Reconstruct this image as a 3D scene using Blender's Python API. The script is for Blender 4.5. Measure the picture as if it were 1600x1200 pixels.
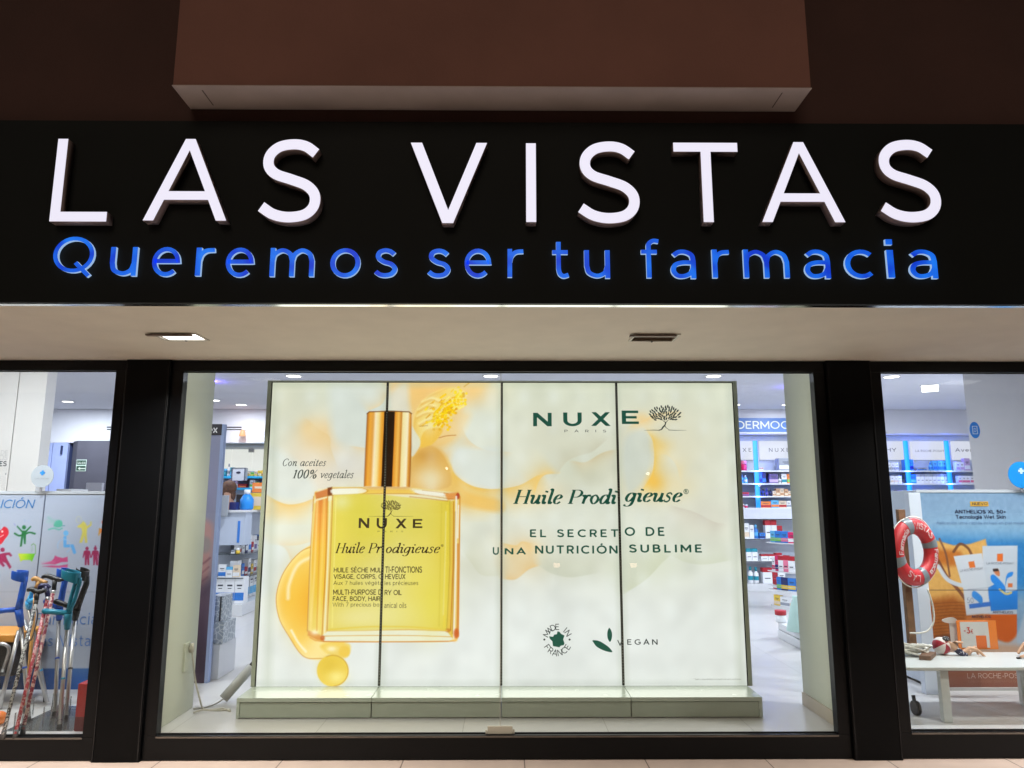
import bpy, bmesh, math, random
import numpy as np
from mathutils import Vector, Matrix
random.seed(7); np.random.seed(7)
R = math.radians
SC = bpy.context.scene
for _o in list(bpy.data.objects): bpy.data.objects.remove(_o)
COL = SC.collection

# ------------------------------------------------------------------ camera
FPX, TILT, YAW, CH, CD = 1109.0, R(9.4), R(0.43), 1.52, 4.57
CAMP = Vector((0, -CD, CH))
FW = Vector((math.sin(YAW)*math.cos(TILT), math.cos(YAW)*math.cos(TILT), math.sin(TILT)))
RT = Vector((math.cos(YAW), -math.sin(YAW), 0))
UP = RT.cross(FW)
cd = bpy.data.cameras.new('camera'); cam = bpy.data.objects.new('camera', cd); COL.objects.link(cam)
cd.sensor_width = 36; cd.lens = FPX/1600*36; cd.clip_end = 500; cd.clip_start = .05
m3 = Matrix((RT, UP, -FW)).transposed()
cam.matrix_world = Matrix.Translation(CAMP) @ m3.to_4x4()
SC.camera = cam

# ------------------------------------------------------------------ night sky, weak warm town light, exposure
W = bpy.data.worlds.new('World'); SC.world = W; W.use_nodes = True
nt = W.node_tree; nt.nodes.clear()
sky = nt.nodes.new('ShaderNodeTexSky'); sky.sky_type = 'NISHITA'; sky.sun_disc = False
sky.sun_elevation = R(1.0); sky.sun_rotation = R(190)
bg = nt.nodes.new('ShaderNodeBackground'); bg.inputs[1].default_value = 0.012
wo = nt.nodes.new('ShaderNodeOutputWorld')
nt.links.new(sky.outputs[0], bg.inputs[0]); nt.links.new(bg.outputs[0], wo.inputs[0])
sl = bpy.data.lights.new('town_glow', 'SUN'); sl.energy = 0.42; sl.angle = R(30); sl.color = (1, .80, .62)
so = bpy.data.objects.new('town_glow', sl); COL.objects.link(so)
so.rotation_euler = (R(58), 0, R(-8))
SC.view_settings.view_transform = 'Standard'; SC.view_settings.look = 'None'
SC.view_settings.exposure = 0; SC.view_settings.gamma = 1
SC.render.resolution_x, SC.render.resolution_y = 1024, 768
SC.cycles.max_bounces = 8; SC.cycles.transparent_max_bounces = 12; SC.cycles.sample_clamp_indirect = 4
SC.cycles.caustics_reflective = False; SC.cycles.caustics_refractive = False

# ------------------------------------------------------------------ photograph pixel -> place on a real plane (survey of the site)
def ray(px, py): return FW + RT*((px-800)/FPX) + UP*((600-py)/FPX)
def PY(px, py, Y):
    d = ray(px, py); t = (Y-CAMP.y)/d.y; return CAMP + d*t
def PZ(px, py, Z):
    d = ray(px, py); t = (Z-CAMP.z)/d.z; return CAMP + d*t
def XY(px, py, Y): return PY(px, py, Y).x
def ZY(py, Y, px=800): return PY(px, py, Y).z

def lin(c):
    c = np.asarray(c, float)/255.0
    return np.where(c <= .04045, c/12.92, ((c+.055)/1.055)**2.4)

# ------------------------------------------------------------------ materials
MATS = {}
def mat(name, col=(.5,.5,.5), rough=.5, metal=0, emit=None, es=1.0, noise=0, nscale=8, bump=0, bscale=60, spec=.5, coat=0, alpha=1, trans=0):
    if name in MATS: return MATS[name]
    m = bpy.data.materials.new(name); m.use_nodes = True; MATS[name] = m
    n, l = m.node_tree.nodes, m.node_tree.links
    b = n['Principled BSDF']
    b.inputs['Base Color'].default_value = (*col, 1); b.inputs['Roughness'].default_value = rough
    b.inputs['Metallic'].default_value = metal; b.inputs['Specular IOR Level'].default_value = spec
    b.inputs['Coat Weight'].default_value = coat; b.inputs['Alpha'].default_value = alpha
    b.inputs['Transmission Weight'].default_value = trans
    if emit is not None:
        b.inputs['Emission Color'].default_value = (*emit, 1); b.inputs['Emission Strength'].default_value = es
    if noise or bump:
        tc = n.new('ShaderNodeTexCoord')
    if noise:
        t = n.new('ShaderNodeTexNoise'); t.inputs['Scale'].default_value = nscale; t.inputs['Detail'].default_value = 6
        l.new(tc.outputs['Object'], t.inputs['Vector'])
        mr = n.new('ShaderNodeMapRange'); mr.inputs[1].default_value = .3; mr.inputs[2].default_value = .7
        mr.inputs[3].default_value = 1-noise; mr.inputs[4].default_value = 1+noise
        l.new(t.outputs[0], mr.inputs[0])
        mx = n.new('ShaderNodeVectorMath'); mx.operation = 'SCALE'; mx.inputs[0].default_value = col
        l.new(mr.outputs[0], mx.inputs['Scale']); l.new(mx.outputs[0], b.inputs['Base Color'])
        r2 = n.new('ShaderNodeMapRange'); r2.inputs[3].default_value = max(0, rough-.08); r2.inputs[4].default_value = min(1, rough+.08)
        l.new(t.outputs[0], r2.inputs[0]); l.new(r2.outputs[0], b.inputs['Roughness'])
    if bump:
        t2 = n.new('ShaderNodeTexNoise'); t2.inputs['Scale'].default_value = bscale; t2.inputs['Detail'].default_value = 4
        l.new(tc.outputs['Object'], t2.inputs['Vector'])
        bp = n.new('ShaderNodeBump'); bp.inputs['Strength'].default_value = bump; bp.inputs['Distance'].default_value = .004
        l.new(t2.outputs[0], bp.inputs['Height']); l.new(bp.outputs[0], b.inputs['Normal'])
    return m

def glow(name, col, es):
    return mat(name, tuple(.12*c for c in col), .4, emit=col, es=es)

def glass_mat(name, tint=(1,1,1), refl=1.0):
    m = bpy.data.materials.new(name); m.use_nodes = True; MATS[name] = m
    n, l = m.node_tree.nodes, m.node_tree.links; n.clear()
    o = n.new('ShaderNodeOutputMaterial'); mx = n.new('ShaderNodeMixShader')
    t = n.new('ShaderNodeBsdfTransparent'); t.inputs[0].default_value = (*tint, 1)
    g = n.new('ShaderNodeBsdfGlossy'); g.inputs['Roughness'].default_value = 0.0
    f = n.new('ShaderNodeFresnel'); f.inputs[0].default_value = 1.45
    mu = n.new('ShaderNodeMath'); mu.operation = 'MULTIPLY'; mu.inputs[1].default_value = refl
    l.new(f.outputs[0], mu.inputs[0]); l.new(mu.outputs[0], mx.inputs[0])
    l.new(t.outputs[0], mx.inputs[1]); l.new(g.outputs[0], mx.inputs[2]); l.new(mx.outputs[0], o.inputs[0])
    return m

def print_mat(name, emission=0.0, rough=.5, base=1.0):
    m = bpy.data.materials.new(name); m.use_nodes = True; MATS[name] = m
    n, l = m.node_tree.nodes, m.node_tree.links
    b = n['Principled BSDF']; b.inputs['Roughness'].default_value = rough; b.inputs['Specular IOR Level'].default_value = .3
    a = n.new('ShaderNodeAttribute'); a.attribute_name = 'Col'
    v = n.new('ShaderNodeVectorMath'); v.operation = 'SCALE'; v.inputs['Scale'].default_value = base
    l.new(a.outputs['Color'], v.inputs[0]); l.new(v.outputs[0], b.inputs['Base Color'])
    if emission:
        l.new(a.outputs['Color'], b.inputs['Emission Color']); b.inputs['Emission Strength'].default_value = emission
    return m

# ------------------------------------------------------------------ objects
ORG = {}            # object -> world origin (rotation-free hierarchy unless local=True)
def tag(o, label=None, cat=None, group=None, kind=None):
    if label: o['label'] = label
    if cat: o['category'] = cat
    if group: o['group'] = group
    if kind: o['kind'] = kind
    return o
def thing(name, label, cat, loc=(0,0,0), group=None, rot=None):
    o = bpy.data.objects.new(name, None); o.empty_display_size = .1; COL.objects.link(o)
    o.location = loc; ORG[o] = Vector(loc)
    if rot: o.rotation_euler = rot
    return tag(o, label, cat, group)
def link_mesh(name, me, mats, parent=None, origin=None, local=False, smooth=None):
    o = bpy.data.objects.new(name, me); COL.objects.link(o)
    for m in (mats if isinstance(mats, (list, tuple)) else [mats]): me.materials.append(m)
    w = Vector(origin) if origin is not None else (ORG.get(parent, Vector()) if parent else Vector())
    if local: w = Vector()
    if parent:
        o.parent = parent
        o.location = (0,0,0) if local else w-ORG[parent]
    else: o.location = w
    if not local and w.length: me.transform(Matrix.Translation(-w))
    ORG[o] = w
    return o

class MB:
    def __init__(s): s.v, s.f, s.m, s.sm = [], [], [], []
    def add(s, vs, fs, mi=0, smooth=False):
        b = len(s.v); s.v += [tuple(x) for x in vs]
        s.f += [tuple(i+b for i in f) for f in fs]; s.m += [mi]*len(fs); s.sm += [smooth]*len(fs); return s
    def box(s, x0,x1,y0,y1,z0,z1, mi=0, fm=None):
        x0,x1 = min(x0,x1),max(x0,x1); y0,y1 = min(y0,y1),max(y0,y1); z0,z1 = min(z0,z1),max(z0,z1)
        v = [(x0,y0,z0),(x1,y0,z0),(x1,y1,z0),(x0,y1,z0),(x0,y0,z1),(x1,y0,z1),(x1,y1,z1),(x0,y1,z1)]
        f = [(0,3,2,1),(4,5,6,7),(0,1,5,4),(2,3,7,6),(1,2,6,5),(3,0,4,7)]
        s.add(v, f, mi)
        if fm:
            for k, q in fm.items(): s.m[-6+k] = q      # 0 bottom 1 top 2 front 3 back 4 right 5 left
        return s
    def prism(s, poly, y0, y1, mi=0, side=None):         # poly in (x,z), counter clockwise seen from -y
        n = len(poly)
        s.add([(x,y0,z) for x,z in poly]+[(x,y1,z) for x,z in poly],
              [tuple(range(n)), tuple(range(2*n-1, n-1, -1))], mi)
        b = len(s.v)-2*n
        for i in range(n):
            j = (i+1) % n
            s.f.append((b+j, b+i, b+n+i, b+n+j)); s.m.append(mi if side is None else side); s.sm.append(False)
        return s
    def zprism(s, poly, z0, z1, mi=0):
        n = len(poly)
        s.add([(x,y,z0) for x,y in poly]+[(x,y,z1) for x,y in poly],
              [tuple(range(n-1,-1,-1)), tuple(range(n, 2*n))]+[(i,(i+1)%n,n+(i+1)%n,n+i) for i in range(n)], mi); return s
    def lathe(s, prof, c=(0,0,0), n=24, mi=0, axis='z', cap=True):
        b = len(s.v); k = len(prof)
        for r, h in prof:
            for i in range(n):
                a = 2*math.pi*i/n; x, y = r*math.cos(a), r*math.sin(a)
                p = (x,y,h) if axis == 'z' else ((x,h,y) if axis == 'y' else (h,x,y))
                s.v.append((p[0]+c[0],p[1]+c[1],p[2]+c[2]))
        fs = []
        for j in range(k-1):
            for i in range(n):
                q = (b+j*n+i, b+j*n+(i+1)%n, b+(j+1)*n+(i+1)%n, b+(j+1)*n+i)
                fs.append(q if axis != 'y' else q[::-1])
        s.f += fs; s.m += [mi]*len(fs); s.sm += [True]*len(fs)
        if cap:
            s.f += [tuple(b+i for i in range(n-1,-1,-1)), tuple(b+(k-1)*n+i for i in range(n))]; s.m += [mi]*2; s.sm += [False]*2
        return s
    def tube(s, pts, r, n=10, mi=0, closed=False, cap=True):
        pts = [Vector(p) for p in pts]; k = len(pts); b = len(s.v)
        rr = r if isinstance(r, (list, tuple)) else [r]*k
        up = None
        for i, p in enumerate(pts):
            if closed: t = pts[(i+1) % k]-pts[i-1]
            else: t = pts[min(i+1,k-1)]-pts[max(i-1,0)]
            t.normalize()
            if up is None: up = t.orthogonal().normalized()
            else:
                up = (up - t*up.dot(t)); up = up.normalized() if up.length > 1e-6 else t.orthogonal().normalized()
            w = t.cross(up)
            for j in range(n):
                a = 2*math.pi*j/n; s.v.append(tuple(p+(up*math.cos(a)+w*math.sin(a))*rr[i]))
        fs = []
        for i in range(k if closed else k-1):
            i2 = (i+1) % k
            for j in range(n):
                fs.append((b+i*n+j, b+i*n+(j+1)%n, b+i2*n+(j+1)%n, b+i2*n+j))
        s.f += fs; s.m += [mi]*len(fs); s.sm += [True]*len(fs)
        if cap and not closed:
            s.f += [tuple(b+j for j in range(n-1,-1,-1)), tuple(b+(k-1)*n+j for j in range(n))]; s.m += [mi]*2; s.sm += [False]*2
        return s
    def ball(s, c, r, n=16, k=10, mi=0, sq=(1,1,1)):
        prof = [(max(1e-4, math.sin(math.pi*i/k))*r, -math.cos(math.pi*i/k)*r) for i in range(k+1)]
        b = len(s.v); s.lathe(prof, (0,0,0), n, mi, cap=False)
        s.v[b:] = [(x*sq[0]+c[0], y*sq[1]+c[1], z*sq[2]+c[2]) for x,y,z in s.v[b:]]
        return s
    def mesh(s, name):
        me = bpy.data.meshes.new(name); me.from_pydata(s.v, [], s.f)
        me.polygons.foreach_set('material_index', s.m); me.polygons.foreach_set('use_smooth', s.sm); me.update(); return me
    def build(s, name, mats, parent=None, origin=None, local=False, bevel=0, seg=2, fix=True):
        me = s.mesh(name)
        if fix:
            bm = bmesh.new(); bm.from_mesh(me); bmesh.ops.recalc_face_normals(bm, faces=bm.faces); bm.to_mesh(me); bm.free()
        o = link_mesh(name, me, mats, parent, origin, local)
        if bevel:
            md = o.modifiers.new('bevel', 'BEVEL'); md.width = bevel; md.segments = seg; md.limit_method = 'ANGLE'; md.angle_limit = R(40)
        return o

def copy_tree(o, d=Vector(), parent=None):
    c = o.copy(); COL.objects.link(c)
    if parent: c.parent = parent
    else: c.location = o.location + Vector(d)
    ORG[c] = ORG.get(o, Vector())+Vector(d)
    for ch in list(o.children): copy_tree(ch, d, c)
    return c

def spline(pts, n=8, closed=False):
    P = [np.array(p, float) for p in pts]; k = len(P); out = []
    for i in range(k if closed else k-1):
        p0 = P[i-1] if (closed or i > 0) else 2*P[0]-P[1]
        p1, p2 = P[i], P[(i+1) % k]
        p3 = P[(i+2) % k] if (closed or i+2 < k) else 2*P[k-1]-P[k-2]
        for j in range(n):
            t = j/n
            out.append(.5*((2*p1)+(-p0+p2)*t+(2*p0-5*p1+4*p2-p3)*t*t+(-p0+3*p1-3*p2+p3)*t**3))
    if not closed: out.append(P[-1])
    return [tuple(o) for o in out]

# ------------------------------------------------------------------ lettering
def _arc(cx, cy, rx, ry, a0, a1, n=None):
    n = n or max(6, int(abs(a1-a0)/14)); return [(cx+rx*math.cos(R(a0+(a1-a0)*i/n)), cy+ry*math.sin(R(a0+(a1-a0)*i/n))) for i in range(n+1)]
_h, _T, _X = .06, .94, .66
def _sp(*p): return spline(p, 6)
def _bowl(cx): return _arc(cx, .36, .27, .30, 0, 360, 26)
_S = _sp((.60,.80),(.50,.90),(.34,.94),(.18,.90),(.09,.77),(.13,.62),(.34,.52),(.55,.43),(.62,.27),(.54,.11),(.36,.06),(.18,.09),(.05,.2))
_s = _sp((.42,.57),(.33,.64),(.22,.66),(.11,.61),(.09,.49),(.2,.39),(.36,.33),(.44,.22),(.38,.1),(.25,.06),(.13,.08),(.04,.15))
_stem = [(.06,0),(.06,1)]
_arch = lambda x: _sp((x,.40),(x+.05,.56),(x+.22,.66),(x+.39,.58),(x+.44,.40))+[(x+.44,0)]
SANS = {' ': (.30, []),
 'A': (.84, [[(.02,0),(.42,.97),(.82,0)],[(.15,.32),(.69,.32)]]), 'B': (.68, [_stem,[(.06,_T),(.34,_T)]+_arc(.34,.735,.22,.205,90,-90)+[(.06,.53)],[(.34,.53)]+_arc(.36,.295,.26,.235,90,-90)+[(.06,_h)]]),
 'C': (.84, [_arc(.5,.5,.44,.44,48,312)]), 'D': (.84, [_stem,[(.06,_T),(.34,_T)]+_arc(.36,.5,.42,.44,90,-90)+[(.06,_h)]]),
 'E': (.64, [_stem,[(.06,_T),(.6,_T)],[(.06,.52),(.54,.52)],[(.06,_h),(.62,_h)]]), 'F': (.62, [_stem,[(.06,_T),(.6,_T)],[(.06,.5),(.52,.5)]]),
 'G': (.9, [_arc(.5,.5,.44,.44,48,318)+[(.84,.46),(.56,.46)]]), 'H': (.8, [_stem,[(.74,0),(.74,1)],[(.06,.52),(.74,.52)]]), 'I': (.12, [_stem]),
 'L': (.6, [[(.06,1),(.06,_h),(.58,_h)]]), 'M': (.96, [_stem,[(.06,.95),(.48,.28),(.9,.95)],[(.9,0),(.9,1)]]), 'N': (.8, [_stem,[(.07,.97),(.73,.03)],[(.74,0),(.74,1)]]),
 'O': (1.0, [_arc(.5,.5,.44,.44,0,360,30)]), 'P': (.68, [_stem,[(.06,_T),(.36,_T)]+_arc(.36,.69,.26,.25,90,-90)+[(.06,.44)]]), 'Q': (1.0, [_arc(.5,.52,.44,.44,0,360,30),[(.56,.3),(.9,-.06)]]),
 'R': (.7, [_stem,[(.06,_T),(.36,_T)]+_arc(.36,.69,.26,.25,90,-90)+[(.06,.44)],[(.38,.44),(.64,0)]]), 'S': (.68, [_S]), 'T': (.76, [[(.38,0),(.38,.9)],[(0,_T),(.76,_T)]]),
 'U': (.76, [[(.06,1),(.06,.36)]+_arc(.38,.36,.32,.30,180,360)+[(.70,1)]]), 'V': (.84, [[(.02,1),(.42,.04),(.82,1)]]), 'W': (1.24, [[(.02,1),(.32,.04),(.62,.95),(.92,.04),(1.22,1)]]),
 'X': (.78, [[(.03,0),(.75,1)],[(.03,1),(.75,0)]]), 'Y': (.78, [[(.02,1),(.39,.42),(.76,1)],[(.39,0),(.39,.46)]]), 'Z': (.72, [[(.04,_T),(.68,_T),(.05,_h),(.7,_h)]]),
 'a': (.57, [_sp((.09,.57),(.2,.65),(.34,.65),(.46,.57),(.49,.42))+[(.49,0)],_sp((.49,.39),(.27,.39),(.12,.33),(.08,.19),(.16,.07),(.3,.06),(.43,.13),(.49,.26))]),
 'b': (.66, [_stem,_bowl(.33)]), 'c': (.58, [_arc(.33,.36,.27,.30,48,312)]), 'd': (.66, [_bowl(.33),[(.60,0),(.60,1)]]), 'e': (.64, [[(.06,.375),(.585,.375)]+_arc(.33,.36,.265,.30,3,315)]),
 'f': (.38, [_sp((.40,.93),(.28,.94),(.19,.86),(.18,.74))+[(.18,0)],[(.02,_X),(.36,_X)]]), 'g': (.66, [_bowl(.33),[(.60,.72)]+_sp((.60,.1),(.58,-.1),(.46,-.21),(.3,-.22),(.1,-.15))]),
 'h': (.56, [_stem,_arch(.06)]), 'i': (.12, [[(.06,0),(.06,.72)],[(.06,.86),(.06,1.0)]]), 'j': (.12, [[(.06,.72),(.06,-.2)],[(.06,.86),(.06,1)]]), 'k': (.55, [_stem,[(.06,.26),(.5,.72)],[(.2,.4),(.53,0)]]), 'l': (.12, [_stem]),
 'm': (.98, [[(.06,0),(.06,.72)],_sp((.06,.40),(.1,.56),(.26,.66),(.42,.58),(.48,.40))+[(.48,0)],_sp((.48,.40),(.53,.56),(.68,.66),(.84,.58),(.90,.40))+[(.90,0)]]), 'n': (.56, [[(.06,0),(.06,.72)],_arch(.06)]), 'o': (.66, [_bowl(.33)]),
 'p': (.66, [[(.06,.72),(.06,-.26)],_bowl(.33)]), 'q': (.66, [[(.6,.72),(.6,-.26)],_bowl(.33)]), 'r': (.36, [[(.06,0),(.06,.72)],_sp((.06,.38),(.1,.54),(.2,.64),(.36,.66))]), 's': (.5, [_s]),
 't': (.40, [[(.16,.92)]+_sp((.16,.24),(.19,.12),(.27,.06),(.38,.09)),[(.02,_X),(.37,_X)]]), 'u': (.56, [[(.06,.72)]+_sp((.06,.32),(.11,.14),(.28,.06),(.44,.14),(.50,.32)),[(.50,.72),(.50,0)]]),
 'v': (.56, [[(.02,.72),(.28,.03),(.54,.72)]]), 'w': (.86, [[(.02,.72),(.23,.03),(.43,.68),(.63,.03),(.84,.72)]]), 'x': (.54, [[(.02,0),(.52,.72)],[(.02,.72),(.52,0)]]), 'y': (.56, [[(.02,.72),(.29,.03)],[(.54,.72),(.2,-.24)]]), 'z': (.5, [[(.04,_X),(.45,_X),(.05,_h),(.47,_h)]]),
 '0': (.7, [_arc(.35,.5,.29,.44,0,360,26)]), '1': (.34, [[(.02,.78),(.24,.95)],[(.26,0),(.26,1)]]), '2': (.66, [_sp((.06,.74),(.16,.9),(.34,.94),(.52,.86),(.54,.68),(.42,.48))+[(.06,_h),(.62,_h)]]),
 '3': (.66, [[(.08,_T),(.54,_T),(.3,.58)]+_sp((.34,.57),(.52,.5),(.58,.32),(.5,.12),(.3,.05),(.05,.16))]), '5': (.66, [[(.54,_T),(.15,_T),(.11,.55)]+_sp((.2,.58),(.4,.57),(.56,.46),(.57,.24),(.44,.08),(.24,.06),(.05,.16))]), '7': (.62, [[(.04,_T),(.56,_T),(.2,0)]]),
 ',': (.14, [[(.09,.12),(.04,-.14)]]), '.': (.14, [[(.07,0),(.07,.13)]]), '-': (.4, [[(.04,.4),(.36,.4)]]), '+': (.6, [[(.05,.42),(.55,.42)],[(.3,.17),(.3,.67)]]), '*': (.3, [[(.15,.7),(.15,1)],[(.02,.78),(.28,.92)],[(.02,.92),(.28,.78)]]),
 '€': (.8, [_arc(.52,.5,.34,.44,50,310),[(0,.58),(.6,.58)],[(0,.42),(.56,.42)]]), '®': (1.0, [_arc(.5,.5,.46,.46,0,360,24),[(.36,.26),(.36,.74),(.55,.74),(.62,.62),(.55,.5),(.36,.5)],[(.5,.5),(.65,.26)]])}
for _c, _b, _k in (('Ó','O',.5),('È','E',.34),('é','e',.33),('á','a',.3),('ó','o',.33)):
    _y = 1.1 if _b.isupper() else .8; _d = .09 if _c != 'È' else -.09
    SANS[_c] = (SANS[_b][0], SANS[_b][1]+[[(_k-_d,_y),(_k+_d,_y+.16)]])
def ribbon(pts, w):
    P = np.array(pts, float); keep = [0]+[i for i in range(1,len(P)) if np.linalg.norm(P[i]-P[i-1]) > 1e-6]; P = P[keep]
    closed = np.linalg.norm(P[0]-P[-1]) < 1e-6
    e = np.diff(P, axis=0); e /= np.linalg.norm(e, axis=1)[:,None]; n = np.stack([-e[:,1], e[:,0]], 1)
    n1 = np.vstack([n[-1:] if closed else n[:1], n]); n2 = np.vstack([n, n[:1] if closed else n[-1:]])
    m = (n1+n2)/np.maximum(.28, 1+(n1*n2).sum(1))[:,None]
    return P+m*w/2, P-m*w/2
def text_mesh(body, space=1.0, weight=0.0, extrude=0.0, res=6, w=.125):
    """monoline sans lettering; extrude > 0 makes solid letters"""
    mb = MB(); x = 0; w = w+weight*2; gap = .13+.85*(space-1)
    for ch in body:
        adv, st = SANS[ch]
        for k, pts in enumerate(st):
            L, Q = ribbon(pts, w); n = len(L); z = 0.0
            if not extrude:
                mb.add([(x+a,b,0) for a,b in L]+[(x+a,b,0) for a,b in Q], [(i,n+i,n+i+1,i+1) for i in range(n-1)])
            else:
                z0, z1 = -extrude, extrude*(1-.012*k)
                mb.add([(x+a,b,z1) for a,b in L]+[(x+a,b,z1) for a,b in Q]+[(x+a,b,z0) for a,b in L]+[(x+a,b,z0) for a,b in Q],
                       [(i,n+i,n+i+1,i+1) for i in range(n-1)]+[(2*n+i,2*n+i+1,3*n+i+1,3*n+i) for i in range(n-1)]+[(i,i+1,2*n+i+1,2*n+i) for i in range(n-1)]+[(n+i+1,n+i,3*n+i,3*n+i+1) for i in range(n-1)]+[(0,2*n,3*n,n),(n-1,2*n-1,4*n-1,3*n-1)])
        x += adv+gap
    return mb.mesh('lettering')
def loops_mesh(loops, extrude=0.0):
    c = bpy.data.curves.new('lettering', 'CURVE'); c.dimensions = '2D'; c.fill_mode = 'BOTH'; c.extrude = extrude
    for lp in loops:
        sp = c.splines.new('POLY'); sp.points.add(len(lp)-1); sp.use_cyclic_u = True
        for p, q in zip(sp.points, lp): p.co = (q[0], q[1], 0, 1)
    o = bpy.data.objects.new('lettering', c); COL.objects.link(o)
    me = bpy.data.meshes.new_from_object(o); bpy.data.objects.remove(o); bpy.data.curves.remove(c)
    return me
def verts(me):
    a = np.empty(len(me.vertices)*3, np.float32); me.vertices.foreach_get('co', a); return a.reshape(-1,3)
def set_verts(me, a): me.vertices.foreach_set('co', np.ascontiguousarray(a, np.float32).ravel()); me.update()
def fit(me, P00, P10, P01, depth=None):
    """lettering in its own xy -> rectangle with lower left P00, lower right P10, upper left P01; its z -> towards the viewer"""
    a = verts(me); mn, mx = a.min(0), a.max(0)
    u = (a[:,0]-mn[0])/max(1e-9, mx[0]-mn[0]); v = (a[:,1]-mn[1])/max(1e-9, mx[1]-mn[1])
    P00, P10, P01 = [np.array(p) for p in (P00, P10, P01)]
    nrm = np.cross(P10-P00, P01-P00); nrm /= np.linalg.norm(nrm)
    out = P00+u[:,None]*(P10-P00)+v[:,None]*(P01-P00)
    if depth is not None and mx[2]-mn[2] > 1e-9: out += nrm*((a[:,2]-mn[2])/(mx[2]-mn[2])*depth)[:,None]
    set_verts(me, out); return me
def fit_px(me, x0, x1, ytop, ybot, Y, depth=None, skew=0):
    xm = lambda x: XY(x, (ytop+ybot)/2, Y)
    z0, z1 = ZY(ybot, Y, (x0+x1)/2), ZY(ytop, Y, (x0+x1)/2)
    return fit(me, (xm(x0),Y,z0), (xm(x1),Y,z0), (xm(x0)+skew*(z1-z0),Y,z1), depth)
def strokes_to_mesh(rib):
    mb = MB()
    for pts, ws in rib:
        pts = np.array(pts); n = len(pts)
        t = np.gradient(pts, axis=0); t /= np.maximum(1e-9, np.linalg.norm(t, axis=1))[:,None]
        nn = np.stack([-t[:,1], t[:,0]], 1); w = np.array(ws)[:,None]/2
        L, Rr = pts+nn*w, pts-nn*w
        mb.add([(x,y,0) for x,y in L]+[(x,y,0) for x,y in Rr], [(i, n+i, n+i+1, i+1) for i in range(n-1)])
    return mb.mesh('lettering')
GLY = {   # italic roman with strong contrast: (advance, [strokes]); a stroke: points, mode
 'H': (.66, [([(.12,0),(.12,.7)],0),([(.52,0),(.52,.7)],0),([(.12,.36),(.52,.36)],1),([(.02,.008),(.22,.008)],1),([(.42,.008),(.62,.008)],1),([(.02,.692),(.22,.692)],1),([(.42,.692),(.62,.692)],1)]),
 'P': (.55, [([(.12,0),(.12,.7)],0),([(.12,.69),(.33,.69),(.46,.6),(.46,.45),(.33,.34),(.12,.34)],0),([(.02,.008),(.24,.008)],1),([(.02,.692),(.14,.692)],1)]),
 'C': (.56, [([(.49,.56),(.42,.68),(.29,.71),(.12,.56),(.07,.33),(.15,.08),(.31,-.01),(.49,.14)],0)]),
 'u': (.47, [([(0,.37),(.06,.44),(.11,.38),(.1,.13),(.15,.01),(.25,.06),(.34,.24)],0),([(.35,.45),(.345,.08),(.38,0),(.45,.09)],0)]),
 'i': (.25, [([(0,.37),(.06,.44),(.11,.38),(.105,.09),(.15,0),(.22,.09)],0),([(.13,.57),(.13,.655)],2)]),
 'l': (.25, [([(.02,.69),(.11,.72),(.108,.1),(.15,0),(.22,.09)],0)]),
 'e': (.38, [([(.07,.22),(.25,.27),(.31,.37),(.22,.455),(.11,.37),(.06,.2),(.1,.04),(.2,0),(.32,.1)],0)]),
 'r': (.35, [([(0,.37),(.06,.44),(.11,.38),(.1,0)],0),([(.11,.22),(.19,.4),(.26,.45),(.29,.42)],0),([(.29,.36),(.29,.44)],2)]),
 'o': (.40, [([(.19,.455),(.07,.36),(.05,.18),(.17,-.005),(.3,.1),(.32,.28),(.19,.455)],0)]),
 'd': (.47, [([(.33,.32),(.23,.45),(.1,.37),(.05,.17),(.13,0),(.25,.07),(.34,.26)],0),([(.26,.69),(.35,.72),(.345,.08),(.38,0),(.45,.09)],0)]),
 'a': (.46, [([(.33,.32),(.23,.45),(.1,.37),(.05,.17),(.13,0),(.25,.07),(.34,.26)],0),([(.35,.45),(.345,.08),(.38,0),(.45,.09)],0)]),
 'g': (.45, [([(.33,.32),(.23,.45),(.1,.37),(.05,.17),(.13,.02),(.25,.08),(.34,.26)],0),([(.35,.45),(.33,-.05),(.24,-.21),(.1,-.22),(.03,-.14)],0)]),
 's': (.33, [([(.27,.36),(.2,.45),(.1,.42),(.08,.33),(.21,.2),(.23,.09),(.15,0),(.05,.03),(.03,.11)],3)]),
 'n': (.47, [([(0,.37),(.06,.44),(.11,.38),(.1,0)],0),([(.11,.22),(.2,.41),(.29,.45),(.335,.37),(.32,.09),(.37,0),(.44,.09)],0)]),
 'c': (.35, [([(.29,.35),(.22,.45),(.11,.38),(.05,.2),(.1,.03),(.2,0),(.31,.1)],0)]),
 't': (.28, [([(.13,.6),(.105,.1),(.15,0),(.24,.09)],0),([(.01,.44),(.23,.44)],1)]),
 'v': (.41, [([(0,.38),(.06,.44),(.1,.38),(.17,.02)],0),([(.17,.02),(.31,.25),(.35,.4),(.29,.45)],0)]),
 '1': (.34, [([(.06,.58),(.17,.69),(.17,0)],0),([(.06,.008),(.28,.008)],1)]),
 '0': (.45, [([(.21,.7),(.09,.58),(.06,.33),(.13,.06),(.21,-.005),(.33,.12),(.36,.35),(.29,.64),(.21,.7)],0)]),
 '%': (.66, [([(.16,.7),(.06,.58),(.1,.38),(.19,.38),(.25,.55),(.16,.7)],0),([(.46,.32),(.36,.2),(.4,.0),(.49,.0),(.55,.17),(.46,.32)],0),([(.12,0),(.5,.7)],1)]),
 ' ': (.26, []),
}
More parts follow.
